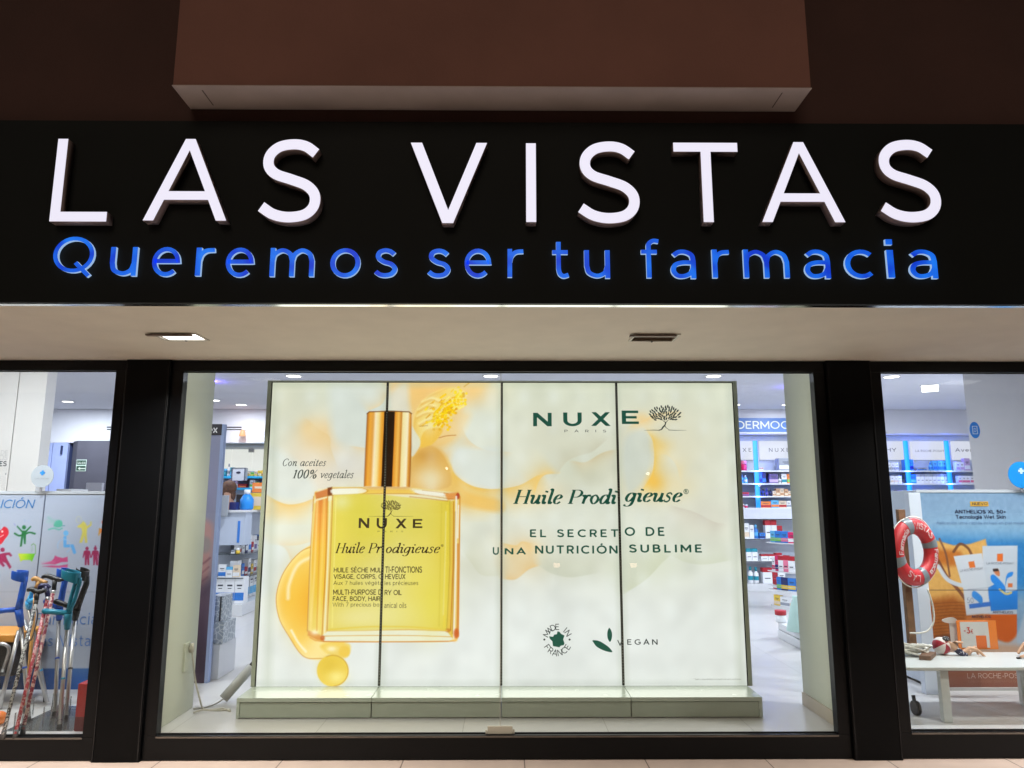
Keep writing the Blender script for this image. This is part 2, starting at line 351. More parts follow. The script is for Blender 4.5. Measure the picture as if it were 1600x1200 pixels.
def italic_mesh(s, thick=.085, thin=.02, track=0.0):
    x = 0; rib = []; sh = .27
    for ch in s:
        adv, st = GLY[ch]
        for pts, mode in st:
            P = spline(pts, 7) if len(pts) > 2 and ch not in 'P1' else (spline(pts, 7) if len(pts) > 3 else [tuple(np.array(a)+(np.array(b)-np.array(a))*t) for a,b in zip(pts[:-1],pts[1:]) for t in (0,.5,1)])
            P = np.array(P); keep = [0]+[i for i in range(1,len(P)) if np.linalg.norm(P[i]-P[i-1]) > 1e-5]; P = P[keep]
            t = np.gradient(P, axis=0); t /= np.maximum(1e-9, np.linalg.norm(t, axis=1))[:,None]
            if mode == 1: w = np.full(len(P), thin)
            elif mode == 2: w = np.full(len(P), thick*1.05)
            elif mode == 3: w = thin+(thick-thin)*np.clip(np.abs(t[:,0])*np.where(np.abs(P[:,1]-.22)<.14, 1.0, .35), 0, 1)+.012
            else: w = thin+(thick-thin)*np.abs(t[:,1])**1.6
            Q = P.copy(); Q[:,0] += x+Q[:,1]*sh
            rib.append((Q, w))
        x += adv+track
    return strokes_to_mesh(rib)

# ------------------------------------------------------------------ printed pictures: colours laid on a fine sheet, like ink on a poster
def dist_poly(pts, X, Z, closed=True):
    d = np.full(X.shape, 1e9); inside = np.zeros(X.shape, bool); side = np.zeros(X.shape)
    n = len(pts)
    for i in range(n if closed else n-1):
        ax, az = pts[i]; bx, bz = pts[(i+1) % n]
        ex, ez = bx-ax, bz-az; L = ex*ex+ez*ez+1e-12
        t = np.clip(((X-ax)*ex+(Z-az)*ez)/L, 0, 1)
        dd = np.hypot(X-ax-t*ex, Z-az-t*ez)
        if closed:
            if abs(ez) > 1e-12:
                inside ^= ((az > Z) != (bz > Z)) & (X < ex*(Z-az)/ez+ax)
            d = np.minimum(d, dd)
        else:
            cr = ex*(Z-az)-ez*(X-ax); c = dd < d-1e-9
            side = np.where(c, np.sign(cr), side); d = np.minimum(d, dd)
    return (np.where(inside, -d, d) if closed else d), side
class Canvas:
    def __init__(s, Y, x0, x1, z0, z1, res, base):
        s.Y, s.res = Y, res
        nx, nz = int((x1-x0)/res)+2, int((z1-z0)/res)+2
        s.xs, s.zs = np.linspace(x0, x1, nx), np.linspace(z0, z1, nz)
        s.X, s.Z = np.meshgrid(s.xs, s.zs)
        s.c = np.empty((nz, nx, 3)); s.c[:] = base
        s.k = (Y+CD)/FPX*1.02
    def P(s, pts): return [(XY(x, y, s.Y), ZY(y, s.Y, x)) for x, y in pts]
    def win(s, P, pad):
        a = np.array(P); i0, i1 = np.searchsorted(s.xs, [a[:,0].min()-pad, a[:,0].max()+pad]); j0, j1 = np.searchsorted(s.zs, [a[:,1].min()-pad, a[:,1].max()+pad])
        return slice(j0, j1), slice(i0, i1)
    def blend(s, w, al, col):
        al = np.clip(al, 0, 1)[...,None]; s.c[w] = s.c[w]*(1-al)+np.asarray(col, float)*al
    def grad(s, w, stops, a, b):
        (ax, az), (bx, bz) = s.P([a, b]); ex, ez = bx-ax, bz-az
        t = ((s.X[w]-ax)*ex+(s.Z[w]-az)*ez)/(ex*ex+ez*ez)
        ts = [q[0] for q in stops]
        return np.stack([np.interp(t, ts, [q[1][k] for q in stops]) for k in range(3)], -1)
    def fill(s, pts, col, alpha=1, feather=.8, smooth=0, stops=None, a=None, b=None):
        P = s.P(spline(pts, smooth, True) if smooth else pts); f = feather*s.k; w = s.win(P, f*2)
        if s.X[w].size == 0: return
        d, _ = dist_poly(P, s.X[w], s.Z[w])
        s.blend(w, np.clip(.5-d/(2*f), 0, 1)*alpha, s.grad(w, stops, a, b) if stops else col)
    def line(s, pts, wd, col, alpha=1, smooth=0, feather=.6, closed=False):
        P = s.P(spline(pts, smooth, closed) if smooth else pts)
        f = feather*s.k; w = s.win(P, wd*s.k+f*2)
        if s.X[w].size == 0: return
        if closed: d = np.abs(dist_poly(P, s.X[w], s.Z[w])[0])
        else: d, _ = dist_poly(P, s.X[w], s.Z[w], False)
        s.blend(w, np.clip(.5-(d-wd*s.k/2)/(2*f), 0, 1)*alpha, col)
    def shade(s, pts, col, wd, alpha=1, side=1, smooth=8, edge=1.0, power=1.0, clip=None):
        """colour that starts sharp at a curve and fades away on one side of it, as petals overlap"""
        P = s.P(spline(pts, smooth) if smooth else pts); w = s.win(P, wd*s.k*3)
        if s.X[w].size == 0: return
        d, sd = dist_poly(P, s.X[w], s.Z[w], False); sg = d*sd*side
        (ax, az), (bx, bz) = P[0], P[-1]
        L = np.hypot(bx-ax, bz-az)
        u = ((s.X[w]-ax)*(bx-ax)+(s.Z[w]-az)*(bz-az))/(L*L)
        endf = np.clip((u+.12)/.24, 0, 1)*np.clip((1.12-u)/.24, 0, 1)
        al = np.exp(-np.maximum(sg, 0)/(wd*s.k))*np.clip(.5+sg/(2*edge*s.k), 0, 1)*alpha*endf
        s.blend(w, al, col)
    def blob(s, c, rx, ry, col, alpha=1, pw=1.0):
        (cx, cz), = s.P([c]); rx *= s.k; ry *= s.k; w = s.win([(cx-rx*2.5, cz-ry*2.5), (cx+rx*2.5, cz+ry*2.5)], 0)
        if s.X[w].size == 0: return
        q = ((s.X[w]-cx)/rx)**2+((s.Z[w]-cz)/ry)**2
        s.blend(w, np.exp(-q**pw)*alpha, col)
    def disc(s, c, rx, ry, col, alpha=1, feather=.7):
        s.fill([(c[0]+rx*math.cos(t*math.pi/16), c[1]+ry*math.sin(t*math.pi/16)) for t in range(32)], col, alpha, feather)
    def noise(s, amp, cells, seed=0):
        rg = np.random.RandomState(seed); g = rg.rand(cells[1]+2, cells[0]+2)-.5
        u = (s.X-s.xs[0])/(s.xs[-1]-s.xs[0])*cells[0]; v = (s.Z-s.zs[0])/(s.zs[-1]-s.zs[0])*cells[1]
        i, j = np.minimum(u.astype(int), cells[0]-1), np.minimum(v.astype(int), cells[1]-1); a, b = u-i, v-j
        a, b = a*a*(3-2*a), b*b*(3-2*b)
        n = g[j,i]*(1-a)*(1-b)+g[j,i+1]*a*(1-b)+g[j+1,i]*(1-a)*b+g[j+1,i+1]*a*b
        s.c += (n*amp)[...,None]
    def mesh(s, name, xr=None):
        a = np.searchsorted(s.xs, xr) if xr else (0, len(s.xs))
        xs = s.xs[a[0]:a[1]]; c = s.c[:, a[0]:a[1]]
        nz, nx = c.shape[:2]
        co = np.empty((nz, nx, 3), np.float32); co[...,0] = xs[None]; co[...,1] = s.Y; co[...,2] = s.zs[:,None]
        idx = np.arange(nz*nx).reshape(nz, nx)
        q = np.stack([idx[:-1,:-1], idx[:-1,1:], idx[1:,1:], idx[1:,:-1]], -1).reshape(-1)
        me = bpy.data.meshes.new(name); nf = (nz-1)*(nx-1)
        me.vertices.add(nz*nx); me.vertices.foreach_set('co', co.ravel())
        me.loops.add(nf*4); me.loops.foreach_set('vertex_index', q.astype(np.int32))
        me.polygons.add(nf); me.polygons.foreach_set('loop_start', np.arange(0, nf*4, 4, dtype=np.int32))
        me.update(calc_edges=True)
        at = me.color_attributes.new('Col', 'FLOAT_COLOR', 'POINT')
        rgba = np.ones((nz*nx, 4), np.float32); rgba[:,:3] = lin(np.clip(c, 0, 255)).reshape(-1,3)
        at.data.foreach_set('color', rgba.ravel())
        return me
# ================================================================== the building
FZ = .12                                   # shop floor
YF = -1.43                                 # face of the sign fascia
SZ = ZY(565, 0)                            # soffit
FT = ZY(191, YF)                           # top of the fascia
WX0 = (XY(248,1145,0)+XY(291,582,0))/2; WX1 = (XY(1306,1143,0)+XY(1267,582,0))/2
WZ0, WZ1 = ZY(1146,0), ZY(582,0)
LX1 = (XY(135,1148,0)+XY(185,580,0))/2     # right edge of the left pane
RX0 = (XY(1417,1140,0)+XY(1374,582,0))/2   # left edge of the right pane
CZ = 3.0                                   # shop ceiling

black = mat('black aluminium', (.0022,.0026,.0036), .34, spec=.2, noise=.15, nscale=3)
black2 = mat('black column cladding', (.0014,.0017,.0023), .42, spec=.12, noise=.2, nscale=2)
fasc = mat('black acrylic fascia', (.0150,.0185,.0195), .6, spec=.12, noise=.12, nscale=1.2)
plaster = mat('cream soffit plaster', (.66,.62,.54), .85, noise=.04, nscale=5, bump=.15, bscale=90)
brown = mat('brown render', (.088,.046,.041), .9, noise=.12, nscale=2.2, bump=.5, bscale=110)
brown2 = mat('red brown render', (.31,.155,.127), .9, noise=.10, nscale=2.2, bump=.5, bscale=110)
white_under = mat('white painted underside', (.62,.55,.53), .8, noise=.05, nscale=6)
chrome = mat('mirror steel', (.62,.63,.61), .16, 1.0)
white = mat('white wall paint', (.72,.73,.75), .7, noise=.02, nscale=4)
ceilw = mat('white ceiling paint', (.68,.69,.75), .8, noise=.02, nscale=3)
cream = mat('cream reveal paint', (.55,.57,.47), .6, noise=.03, nscale=3)

def tiles(name, c1, c2, grout, sx, sy, off, rough, ox=0, oy=0, g=.004, var=.12):
    m = mat(name, c1, rough); n, l = m.node_tree.nodes, m.node_tree.links; b = n['Principled BSDF']
    geo = n.new('ShaderNodeNewGeometry'); mp = n.new('ShaderNodeMapping'); mp.inputs['Location'].default_value = (ox, oy, 0)
    l.new(geo.outputs['Position'], mp.inputs['Vector'])
    br = n.new('ShaderNodeTexBrick'); br.offset = off; br.inputs['Scale'].default_value = 1
    br.inputs['Brick Width'].default_value = sx; br.inputs['Row Height'].default_value = sy; br.inputs['Mortar Size'].default_value = g
    br.inputs['Color1'].default_value = (*c1,1); br.inputs['Color2'].default_value = (*c2,1); br.inputs['Mortar'].default_value = (*grout,1)
    br.inputs['Mortar Smooth'].default_value = .2
    l.new(mp.outputs[0], br.inputs['Vector'])
    ns = n.new('ShaderNodeTexNoise'); ns.inputs['Scale'].default_value = 7; ns.inputs['Detail'].default_value = 8
    l.new(geo.outputs['Position'], ns.inputs['Vector'])
    mr = n.new('ShaderNodeMapRange'); mr.inputs[3].default_value = 1-var; mr.inputs[4].default_value = 1+var; l.new(ns.outputs[0], mr.inputs[0])
    mu = n.new('ShaderNodeVectorMath'); mu.operation = 'SCALE'; l.new(br.outputs[0], mu.inputs[0]); l.new(mr.outputs[0], mu.inputs['Scale'])
    l.new(mu.outputs[0], b.inputs['Base Color'])
    r2 = n.new('ShaderNodeMapRange'); r2.inputs[3].default_value = rough-var*.4; r2.inputs[4].default_value = rough+var*.4; l.new(ns.outputs[0], r2.inputs[0]); l.new(r2.outputs[0], b.inputs['Roughness'])
    bp = n.new('ShaderNodeBump'); bp.inputs['Strength'].default_value = .3; bp.inputs['Distance'].default_value = .003; bp.invert = True
    l.new(br.outputs['Fac'], bp.inputs['Height']); l.new(bp.outputs[0], b.inputs['Normal'])
    return m
tx = XY(819, 1184, 0); TS = .72
pavm = tiles('pinkish pavement tile', (.56,.45,.39), (.52,.415,.36), (.16,.12,.10), TS, TS, 0, .5, ox=-(tx-30*TS), oy=40*TS)
flm = tiles('pale shop floor tile', (.58,.57,.56), (.55,.54,.54), (.40,.39,.38), .9, .9, 0, .28, ox=30.3*.9, oy=40*.9, g=.003, var=.025)

MB().box(-70,70,-90,12,-.3,0).build('pavement', pavm); tag(bpy.data.objects['pavement'], kind='structure')
f_ = MB().box(-9.2,9.2,.03,7.42,.02,FZ).build('floor', flm); tag(f_, kind='structure')

# walls of the shop room
def wall(name, label, box, m, cat='wall'):
    o = MB().box(*box).build(name, m, origin=((box[0]+box[1])/2,(box[2]+box[3])/2,box[4])); tag(o, label, cat); return o
wall('back_wall', 'white back wall of the shop behind the lit shelves', (-9.2,9.2,7.42,7.6,.02,3.3), white)
wall('side_wall', 'white side wall closing the shop beyond the left window', (-9.4,-9.2,.1,7.6,.02,3.3), white)
wall('side_wall', 'white side wall closing the shop beyond the right window', (9.2,9.4,.1,7.6,.02,3.3), white)
c_ = MB().box(-9.2,9.2,.06,7.42,CZ,CZ+.2).build('ceiling', ceilw); tag(c_, kind='structure')
wall('window_header', 'white strip of wall hidden above the shop windows', (-9.2,9.2,-.02,.06,SZ+.004,CZ+.2), white)

# soffit with two square openings for lamps
def soffit_hole(px0, px1, py0, py1):
    a = PZ(px0, py0, SZ); b = PZ(px1, py1, SZ); xm0, xm1 = PZ(px0,(py0+py1)/2,SZ).x, PZ(px1,(py0+py1)/2,SZ).x
    return (xm0, xm1, a.y, b.y)
HL = soffit_hole(246, 313, 519.5, 529.5); HR = soffit_hole(987, 1055, 523, 534)
SY0 = PZ(800, 478, SZ).y
mb = MB(); xs = [-9.4, HL[0], HL[1], HR[0], HR[1], 9.4]; ys = [SY0, (HL[2]+HR[2])/2, (HL[3]+HR[3])/2, 0.06]
for i in range(5):
    for j in range(3):
        if j == 1 and i in (1, 3): continue
        mb.add([(xs[i],ys[j],SZ),(xs[i],ys[j+1],SZ),(xs[i+1],ys[j+1],SZ),(xs[i+1],ys[j],SZ)], [(0,1,2,3)])
o = mb.build('soffit', plaster, origin=(0,SY0,SZ), fix=False)
tag(o, 'cream plaster soffit between the black sign and the windows', 'soffit')
o.data.flip_normals() if o.data.polygons[0].normal.z > 0 else None

recess_m = mat('recess brown paint', (.20,.15,.11), .8)  # dark brown inside of the lamp recess
rim_m = mat('lamp rim paint', (.42,.40,.34), .5)
def soffit_lamp(H, on, label):
    x0,x1,y0,y1 = H; y0, y1 = ys[1], ys[2]
    t = thing('soffit_lamp', label, 'lamp', ((x0+x1)/2,(y0+y1)/2,SZ), 'square lamps recessed in the soffit')
    mb = MB(); r = .007
    for b in ((x0-r,x1+r,y0-r,y0+.006),(x0-r,x1+r,y1-.006,y1+r),(x0-r,x0+.006,y0+.006,y1-.006),(x1-.006,x1+r,y0+.006,y1-.006)):
        mb.box(*b, SZ-.006, SZ+.002)
    mb.build('rim', rim_m, t, bevel=.002); MB().box(x0-.03,x1-.02,y0-.016,y0+.012,SZ-.016,SZ-.0065).build('rim_shadow_strip', mat('lamp edge brown', (.16,.12,.10), .6), t, bevel=.002)  # brown strip below the near rim, drawn for its dark shadow line
    mb = MB(); h = .09; i = .0065
    mb.box(x0+i-.004,x0+i,y0+i,y1-i,SZ+.002,SZ+h).box(x1-i,x1-i+.004,y0+i,y1-i,SZ+.002,SZ+h)
    mb.box(x0+i,x1-i,y0+i-.004,y0+i,SZ+.002,SZ+h).box(x0+i,x1-i,y1-i,y1-i+.004,SZ+.002,SZ+h).box(x0+i,x1-i,y0+i,y1-i,SZ+h,SZ+h+.004)
    mb.build('housing', recess_m, t)
    xc = (x0+x1)/2
    if on:
        d = MB().box(x0+.02,x1-.012,y0+.03,y1-.012,SZ-.004,SZ+.012).build('diffuser', glow('lit lamp diffuser', (1,.98,.94), 3.0), t, bevel=.01, seg=3)
        L = bpy.data.lights.new('soffit_lamp_light', 'AREA'); L.energy = 62; L.size = .15; L.color = (1,.95,.86); L.spread = R(150)
        lo = bpy.data.objects.new('soffit_lamp_light', L); COL.objects.link(lo); lo.parent = t; lo.location = (0,0,-.02)
    else:
        MB().box(x0+.02,x1-.02,y0+.04,y1-.02,SZ+.05,SZ+.056).build('diffuser', mat('unlit lamp glass', (.22,.19,.15), .3), t)
    MB().box(xc-.004,xc+.004,y1-.02,y1-.006,SZ-.012,SZ-.0055).build('catch', mat('dark catch', (.05,.045,.04), .5), t)
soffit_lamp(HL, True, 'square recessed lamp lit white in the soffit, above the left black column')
def lamp_beyond(px, label):
    c = PZ(px, 526, SZ); t = thing('soffit_lamp', label, 'lamp', (c.x,c.y,SZ), 'square lamps recessed in the soffit')
    MB().box(c.x-.13,c.x+.13,c.y-.1,c.y+.1,SZ-.006,SZ-.001).build('rim', rim_m, t); MB().box(c.x-.11,c.x+.11,c.y-.08,c.y+.08,SZ-.012,SZ-.0065).build('diffuser', glow('lit lamp diffuser', (1,.98,.94), 3.0), t)
    L = bpy.data.lights.new('soffit_lamp_light', 'AREA'); L.energy = 62; L.size = .15; L.color = (1,.95,.88); L.spread = R(150)
    lo = bpy.data.objects.new('soffit_lamp_light', L); COL.objects.link(lo); lo.parent = t; lo.location = (0,0,-.02)
lamp_beyond(1763, 'lit soffit lamp beyond the right edge of the photo'); lamp_beyond(-466, 'lit soffit lamp beyond the left edge of the photo')
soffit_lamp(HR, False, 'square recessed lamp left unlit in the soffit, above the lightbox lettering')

# facade above the shop
wall('upper_wall', 'dark brown rendered wall above the black sign', (-9.4,9.4,YF+.03,.06,FT-.08,6.5), brown)
BY0 = YF-.165; bz = ZY(172, YF)
bx0, bx1 = XY(270,137,BY0), XY(1267,139,BY0)
bz = ZY(137, BY0)
t = thing('wall_box', 'red brown rendered box standing out from the wall above the sign', 'bay', ((bx0+bx1)/2, YF+.03, bz))
MB().box(bx0,bx1,BY0,YF+.029,bz+.006,6.5).build('render_face', brown2, t)
MB().box(bx0-.004,bx1+.004,BY0-.004,YF+.029,bz,bz+.0055).build('underside_board', white_under, t, bevel=.002)
# fine panel joints near both ends of the underside
mb = MB()
for xx in (bx0+.12, bx1-.12): MB().box(xx-.0025,xx+.0025,BY0+.03,YF-.01,bz-.0015,bz-.0002).build('joint', mat('joint brown grey', (.18,.15,.14), .9), t)

# ------------------------------------------------------------------ the sign
sign = thing('shop_sign', 'long black fascia sign with big white and small blue lit letters', 'sign', (0,YF,SZ))
MB().box(-9.4,9.4,YF,YF+.028,SZ-.012,FT).build('fascia_panel', fasc, sign)
MB().box(-9.4,9.4,YF+.0285,SY0+.004,SZ-.004,SZ+.03).build('edge_trim', chrome, sign)
face_w = glow('lit white acrylic', (.84,.81,.94), 1.0)
side_w = mat('letter return brown grey', (.34,.27,.27), .5, noise=.1, nscale=20)
def blue_face():
    m = glow('lit blue acrylic', (.012,.12,.82), 1.0)
    n, l = m.node_tree.nodes, m.node_tree.links; b = n['Principled BSDF']
    g = n.new('ShaderNodeNewGeometry'); t = n.new('ShaderNodeTexNoise'); t.inputs['Scale'].default_value = 9; t.inputs['Detail'].default_value = 1
    l.new(g.outputs['Position'], t.inputs['Vector'])
    cr = n.new('ShaderNodeValToRGB'); cr.color_ramp.elements[0].position = .35; cr.color_ramp.elements[0].color = (.004,.040,.55,1)
    cr.color_ramp.elements[1].position = .68; cr.color_ramp.elements[1].color = (.010,.165,.80,1)
    l.new(t.outputs[0], cr.inputs[0]); l.new(cr.outputs[0], b.inputs['Emission Color']); l.new(cr.outputs[0], b.inputs['Base Color'])
    return m
face_b = blue_face(); side_b = glow('lit pale letter return', (.40,.60,.92), .8)
def solid_letter(me, mats, name, label):
    bm = bmesh.new(); bm.from_mesh(me); bmesh.ops.remove_doubles(bm, verts=bm.verts, dist=1e-6)
    bmesh.ops.recalc_face_normals(bm, faces=bm.faces); bm.to_mesh(me); bm.free()
    for p in me.polygons: p.material_index = 0 if p.normal.y < -.7 else 1
    o = link_mesh(name, me, mats, sign); o['label'] = label; return o
def big(ch):
    s = .125
    if ch == 'L': return [[(0,0),(.70,0),(.70,.115),(.125,.115),(.125,1),(0,1)]]
    if ch == 'I': return [[(0,0),(.125,0),(.125,1),(0,1)]]
    if ch == 'T': return [[(.34,0),(.465,0),(.465,.885),(.805,.885),(.805,1),(0,1),(0,.885),(.34,.885)]]
    if ch == 'V': return [[(.40,0),(.53,0),(.93,1),(.80,1),(.468,.16),(.137,1),(0,1)]]
    if ch == 'A': return [[(0,0),(.130,0),(.243,.25),(.792,.25),(.905,0),(1.035,0),(.578,1),(.455,1)], [(.290,.355),(.515,.86),(.745,.355)]]
    if ch == 'S':
        c = spline([(.655,.83),(.53,.915),(.38,.94),(.21,.905),(.105,.80),(.10,.67),(.19,.575),(.38,.51),(.56,.44),(.66,.33),(.655,.19),(.55,.09),(.36,.06),(.18,.095),(.035,.185)], 6)
        P = np.array(c); tt = np.gradient(P, axis=0); tt /= np.linalg.norm(tt, axis=1)[:,None]; nn = np.stack([-tt[:,1], tt[:,0]], 1)*.0625
        return [[tuple(p) for p in P+nn]+[tuple(p) for p in (P-nn)[::-1]]]
DEP = .052
for ch, a, b, tp, bt in (('L',77,166,217,346),('A',223,353.5,217,344.5),('S',406,502,217.5,347.5),('V',642,761,223,348.5),('I',822,837.5,224,347),('S',902.5,998.5,221,349),
                         ('T',1052,1152,223,347),('A',1191,1321,222,347),('S',1372,1467,218.5,347.5)):
    me = loops_mesh(big(ch), .5)
    py = {'V':tp,'T':tp+10,'S':(tp+bt)/2,'I':(tp+bt)/2}.get(ch, bt)
    x0, x1 = XY(a,py,YF-DEP), XY(b,py,YF-DEP); z0, z1 = ZY(bt,YF-DEP,a), ZY(tp,YF-DEP,a)
    fit(me, (x0,YF-.001,z0), (x1,YF-.001,z0), (x0,YF-.001,z1), DEP)
    solid_letter(me, [face_w, side_w], 'big_letter', 'white lit capital letter '+ch)
D2 = .015
for ch, a, b, tp, bt in (('Q',83,147,370,433),('u',172,214,386,431),('e',238,282,386,432),('r',306,335,387,431),('e',353,397,387,433),('m',422,491,387.5,432),('o',516,563,388,433.5),('s',585,621,388,433.5),
        ('s',668,704,388.5,434),('e',726,768,388.5,434),('r',793,818,389,433),('t',863,889,378,434.5),('u',913,953,391,434.5),('f',1002,1030,373,434),('a',1048,1087,390,435),('r',1113,1140,390,434),
        ('m',1162,1233,390,434),('a',1257,1297,390,435),('c',1320,1363,390,435),('i',1385.5,1396,374,434),('a',1421,1464,390,435)):
    me = text_mesh(ch, extrude=.05, w=.102)
    x0, x1 = XY(a,(tp+bt)/2,YF-D2), XY(b,(tp+bt)/2,YF-D2); z0, z1 = ZY(bt,YF-D2,a), ZY(tp,YF-D2,a)
    fit(me, (x0,YF-.001,z0), (x1,YF-.001,z0), (x0,YF-.001,z1), D2)
    solid_letter(me, [face_b, side_b], 'small_letter', 'blue lit letter %s with pale edges' % ch)

# ------------------------------------------------------------------ windows: black frames, columns, panes
pane = glass_mat('window glass', (.97,.985,.975), .55)
lip_m = mat('frame inner lip', (.12,.10,.085), .4, noise=.2)
FW_ = .075
def window(label, x0, x1, z0, z1, panes, left=True, right=True):
    t = thing('shop_window', label, 'window', ((x0+x1)/2, 0, 0), 'shop windows in black frames')
    xa = x0-(FW_ if left else 0); xb = x1+(FW_ if right else 0)
    mb = MB(); mb.box(xa,xb,-.035,.03,z1,SZ-.003).box(xa,xb,-.035,.03,.004,z0)
    if left: mb.box(xa,x0,-.035,.03,z0,z1)
    if right: mb.box(x1,xb,-.035,.03,z0,z1)
    fr = mb.build('frame', black, t, bevel=.002)
    mb = MB(); mb.box(x0,x1,-.039,-.0352,z0-.012,z0-.003); mb.build('sill_lip', lip_m, fr)
    gk = mat('black rubber gasket', (.001,.001,.001), .8); mb = MB(); mb.box(x0,x1,-.004,-.0005,z0,z0+.006).box(x0,x1,-.004,-.0005,z1-.006,z1); mb.build('gasket', gk, fr)
    for a, b in panes: MB().box(a,b,.0,.008,z0,z1).build('pane', pane, t)
    return t
jx = (XY(783,600,0)+XY(781,1140,0))/2
t = window('wide middle window showing the backlit perfume poster', WX0, WX1, WZ0, WZ1, [(WX0,jx-.002),(jx+.002,WX1)])
MB().box(jx-.0018,jx+.0018,-.001,.009,WZ0,WZ1).build('joint', mat('clear joint', (.5,.52,.46), .3), t)
c1 = MB(); zc = WZ0
c1.box(jx-.075,jx+.075,-.012,-.001,zc,zc+.045).box(jx-.088,jx-.076,-.010,-.001,zc,zc+.022).box(jx+.076,jx+.088,-.010,-.001,zc,zc+.026)
c1.build('pane_clip', mat('pale clip plastic', (.52,.50,.42), .4), t, bevel=.002)
lz0, lz1 = ZY(1149,0,100), ZY(580,0,100)
window('left window with crutches behind the glass, cut off by the photo edge', -5.6, LX1, lz0, lz1, [(-5.6,LX1)], left=True)
rz0, rz1 = ZY(1141,0,1500), ZY(583,0,1500)
window('right window with the lifebuoy behind the glass, cut off by the photo edge', RX0, 5.6, rz0, rz1, [(RX0,5.6)])
def column(xa, xb, label):
    t = thing('column', label, 'column', ((xa+xb)/2, 0, 0), 'black columns between the windows')
    MB().box(xa,xb,-.06,.05,.0,SZ-.0025).build('cladding', black2, t, bevel=.004)
    mb = MB()
    for x in (xa+.008, xb-.012): mb.box(x,x+.004,-.064,-.0602,.01,SZ-.01)
    mb.build('seam_strip', mat('thin dark grey seam', (.03,.03,.033), .25, .6), t)
column(LX1+FW_+.001, WX0-FW_-.001, 'black clad column between the left and middle windows')
column(WX1+FW_+.001, RX0-FW_-.001, 'black clad column between the middle and right windows')
wall('end_wall', 'black wall left of the left window, outside the photo', (-9.4,-5.6-FW_,-.03,.06,0,SZ-.003), black2)
wall('end_wall', 'black wall right of the right window, outside the photo', (5.6+FW_,9.4,-.03,.06,0,SZ-.003), black2)

# ------------------------------------------------------------------ reveals of the middle window
RY = .64; RXL, RXR = -2.163, 2.081
o = MB().box(RXL-.09,RXL,.031,RY,FZ,CZ-.002).build('window_reveal', cream, origin=(WX0,.1,FZ), bevel=.003); tag(o, 'cream wall return on the left of the poster window, with the cable', 'wall')
t = thing('window_reveal', 'cream wall return on the right of the poster window, with the beige skirting', 'wall', (WX1,.1,FZ))
MB().box(RXR,RXR+.09,.031,RY+.04,FZ,CZ-.002).build('wall_face', cream, t, bevel=.003)
MB().box(RXR-.012,RXR-.0005,.031,RY+.035,FZ+.001,FZ+.085).build('skirting', mat('beige skirting', (.50,.43,.34), .4, noise=.06), t)
# low lights across the promenade, behind the camera: the shop glass mirrors them
for px, py in ((870,883),(990,883)):
    p = PY(px, py, 8.0); c = Vector((p.x, -8.0, p.z))
    t = thing('bollard_light', 'low warm bollard light across the promenade, %s of the two' % ('left' if px < 900 else 'right'), 'lamp', (c.x,c.y,0), 'bollard lights mirrored in the glass')
    MB().lathe([(.05,.001),(.05,c.z-.04)], (c.x,c.y,0), 16).lathe([(.06,c.z+.04),(.06,c.z+.06)], (c.x,c.y,0), 16).build('post', black, t)
    MB().lathe([(.048,c.z-.039),(.056,c.z-.01),(.056,c.z+.03),(.05,c.z+.039)], (c.x,c.y,0), 16).build('lens', glow('bollard lens', (1,.6,.42), 9.0), t)
for px, py, lab in ((698,732,'leftmost'),(1012,740,'middle'),(1187,758,'rightmost')):
    p = PY(px, py, 14.0); c = Vector((p.x, -14.0, p.z))
    t = thing('street_lamp', 'slim promenade lamp post with a white globe, %s of the three' % lab, 'street lamp', (c.x,c.y,0), 'lamp posts mirrored in the glass')
    MB().lathe([(.06,.001),(.05,.3),(.03,c.z-.05)], (c.x,c.y,0), 14).build('post', black, t)
    MB().ball(tuple(c), .04, 16, 10).build('globe', glow('lamp globe', (1,.96,.9), 16.0), t)
# ================================================================== backlit poster and its plinth
YP = .66
PX0 = (XY(398,1072,YP)+XY(427,598,YP))/2; PX1 = (XY(1170,1070,YP)+XY(1142,598,YP))/2
PZ0, PZ1 = ZY(1072,YP), ZY(597.5,YP)
cv = Canvas(YP, PX0, PX1, PZ0, PZ1, .0042, (226,228,214))
# paper and backlight tone painted together: greener at the top, cooler at the bottom
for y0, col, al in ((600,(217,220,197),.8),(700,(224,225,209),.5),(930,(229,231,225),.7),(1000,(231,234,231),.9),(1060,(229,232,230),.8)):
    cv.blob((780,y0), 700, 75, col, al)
cv.noise(9, (26,16), 1); cv.noise(6, (9,6), 2)
Y1, Y2, Y3, TAN, GR = (250,203,110), (240,190,120), (252,214,90), (222,200,170), (196,204,190)
# --- petals, left two panels: broad soft colour first
for c, rx, ry, col, al in (((690,606),62,30,(247,198,112),.75),((625,625),22,34,(240,214,170),.6),((740,615),26,22,(244,196,116),.6),((675,745),44,30,(236,196,124),.7),((735,785),50,16,(242,202,120),.7),((660,800),60,20,(240,216,160),.4),
        ((500,690),40,36,(240,208,160),.6),((470,745),50,30,(234,214,186),.5),((560,735),40,30,(228,216,196),.5),((440,800),40,14,(240,208,140),.55),((430,620),40,40,(226,222,196),.5),
        ((850,680),50,36,(214,212,190),.6),((905,735),50,34,(204,206,184),.7),((830,770),44,18,(238,208,150),.6),((1000,690),40,50,(222,216,190),.6),((1060,690),60,60,(226,220,192),.6),((1030,760),46,22,(244,206,120),.6),((820,870),40,30,(234,208,160),.55),((900,880),60,26,(212,212,190),.55),((1020,880),60,30,(214,218,192),.5),((1100,810),50,30,(220,212,196),.5),((730,880),40,40,(214,212,188),.5)):
    cv.blob(c, rx, ry, col, al)
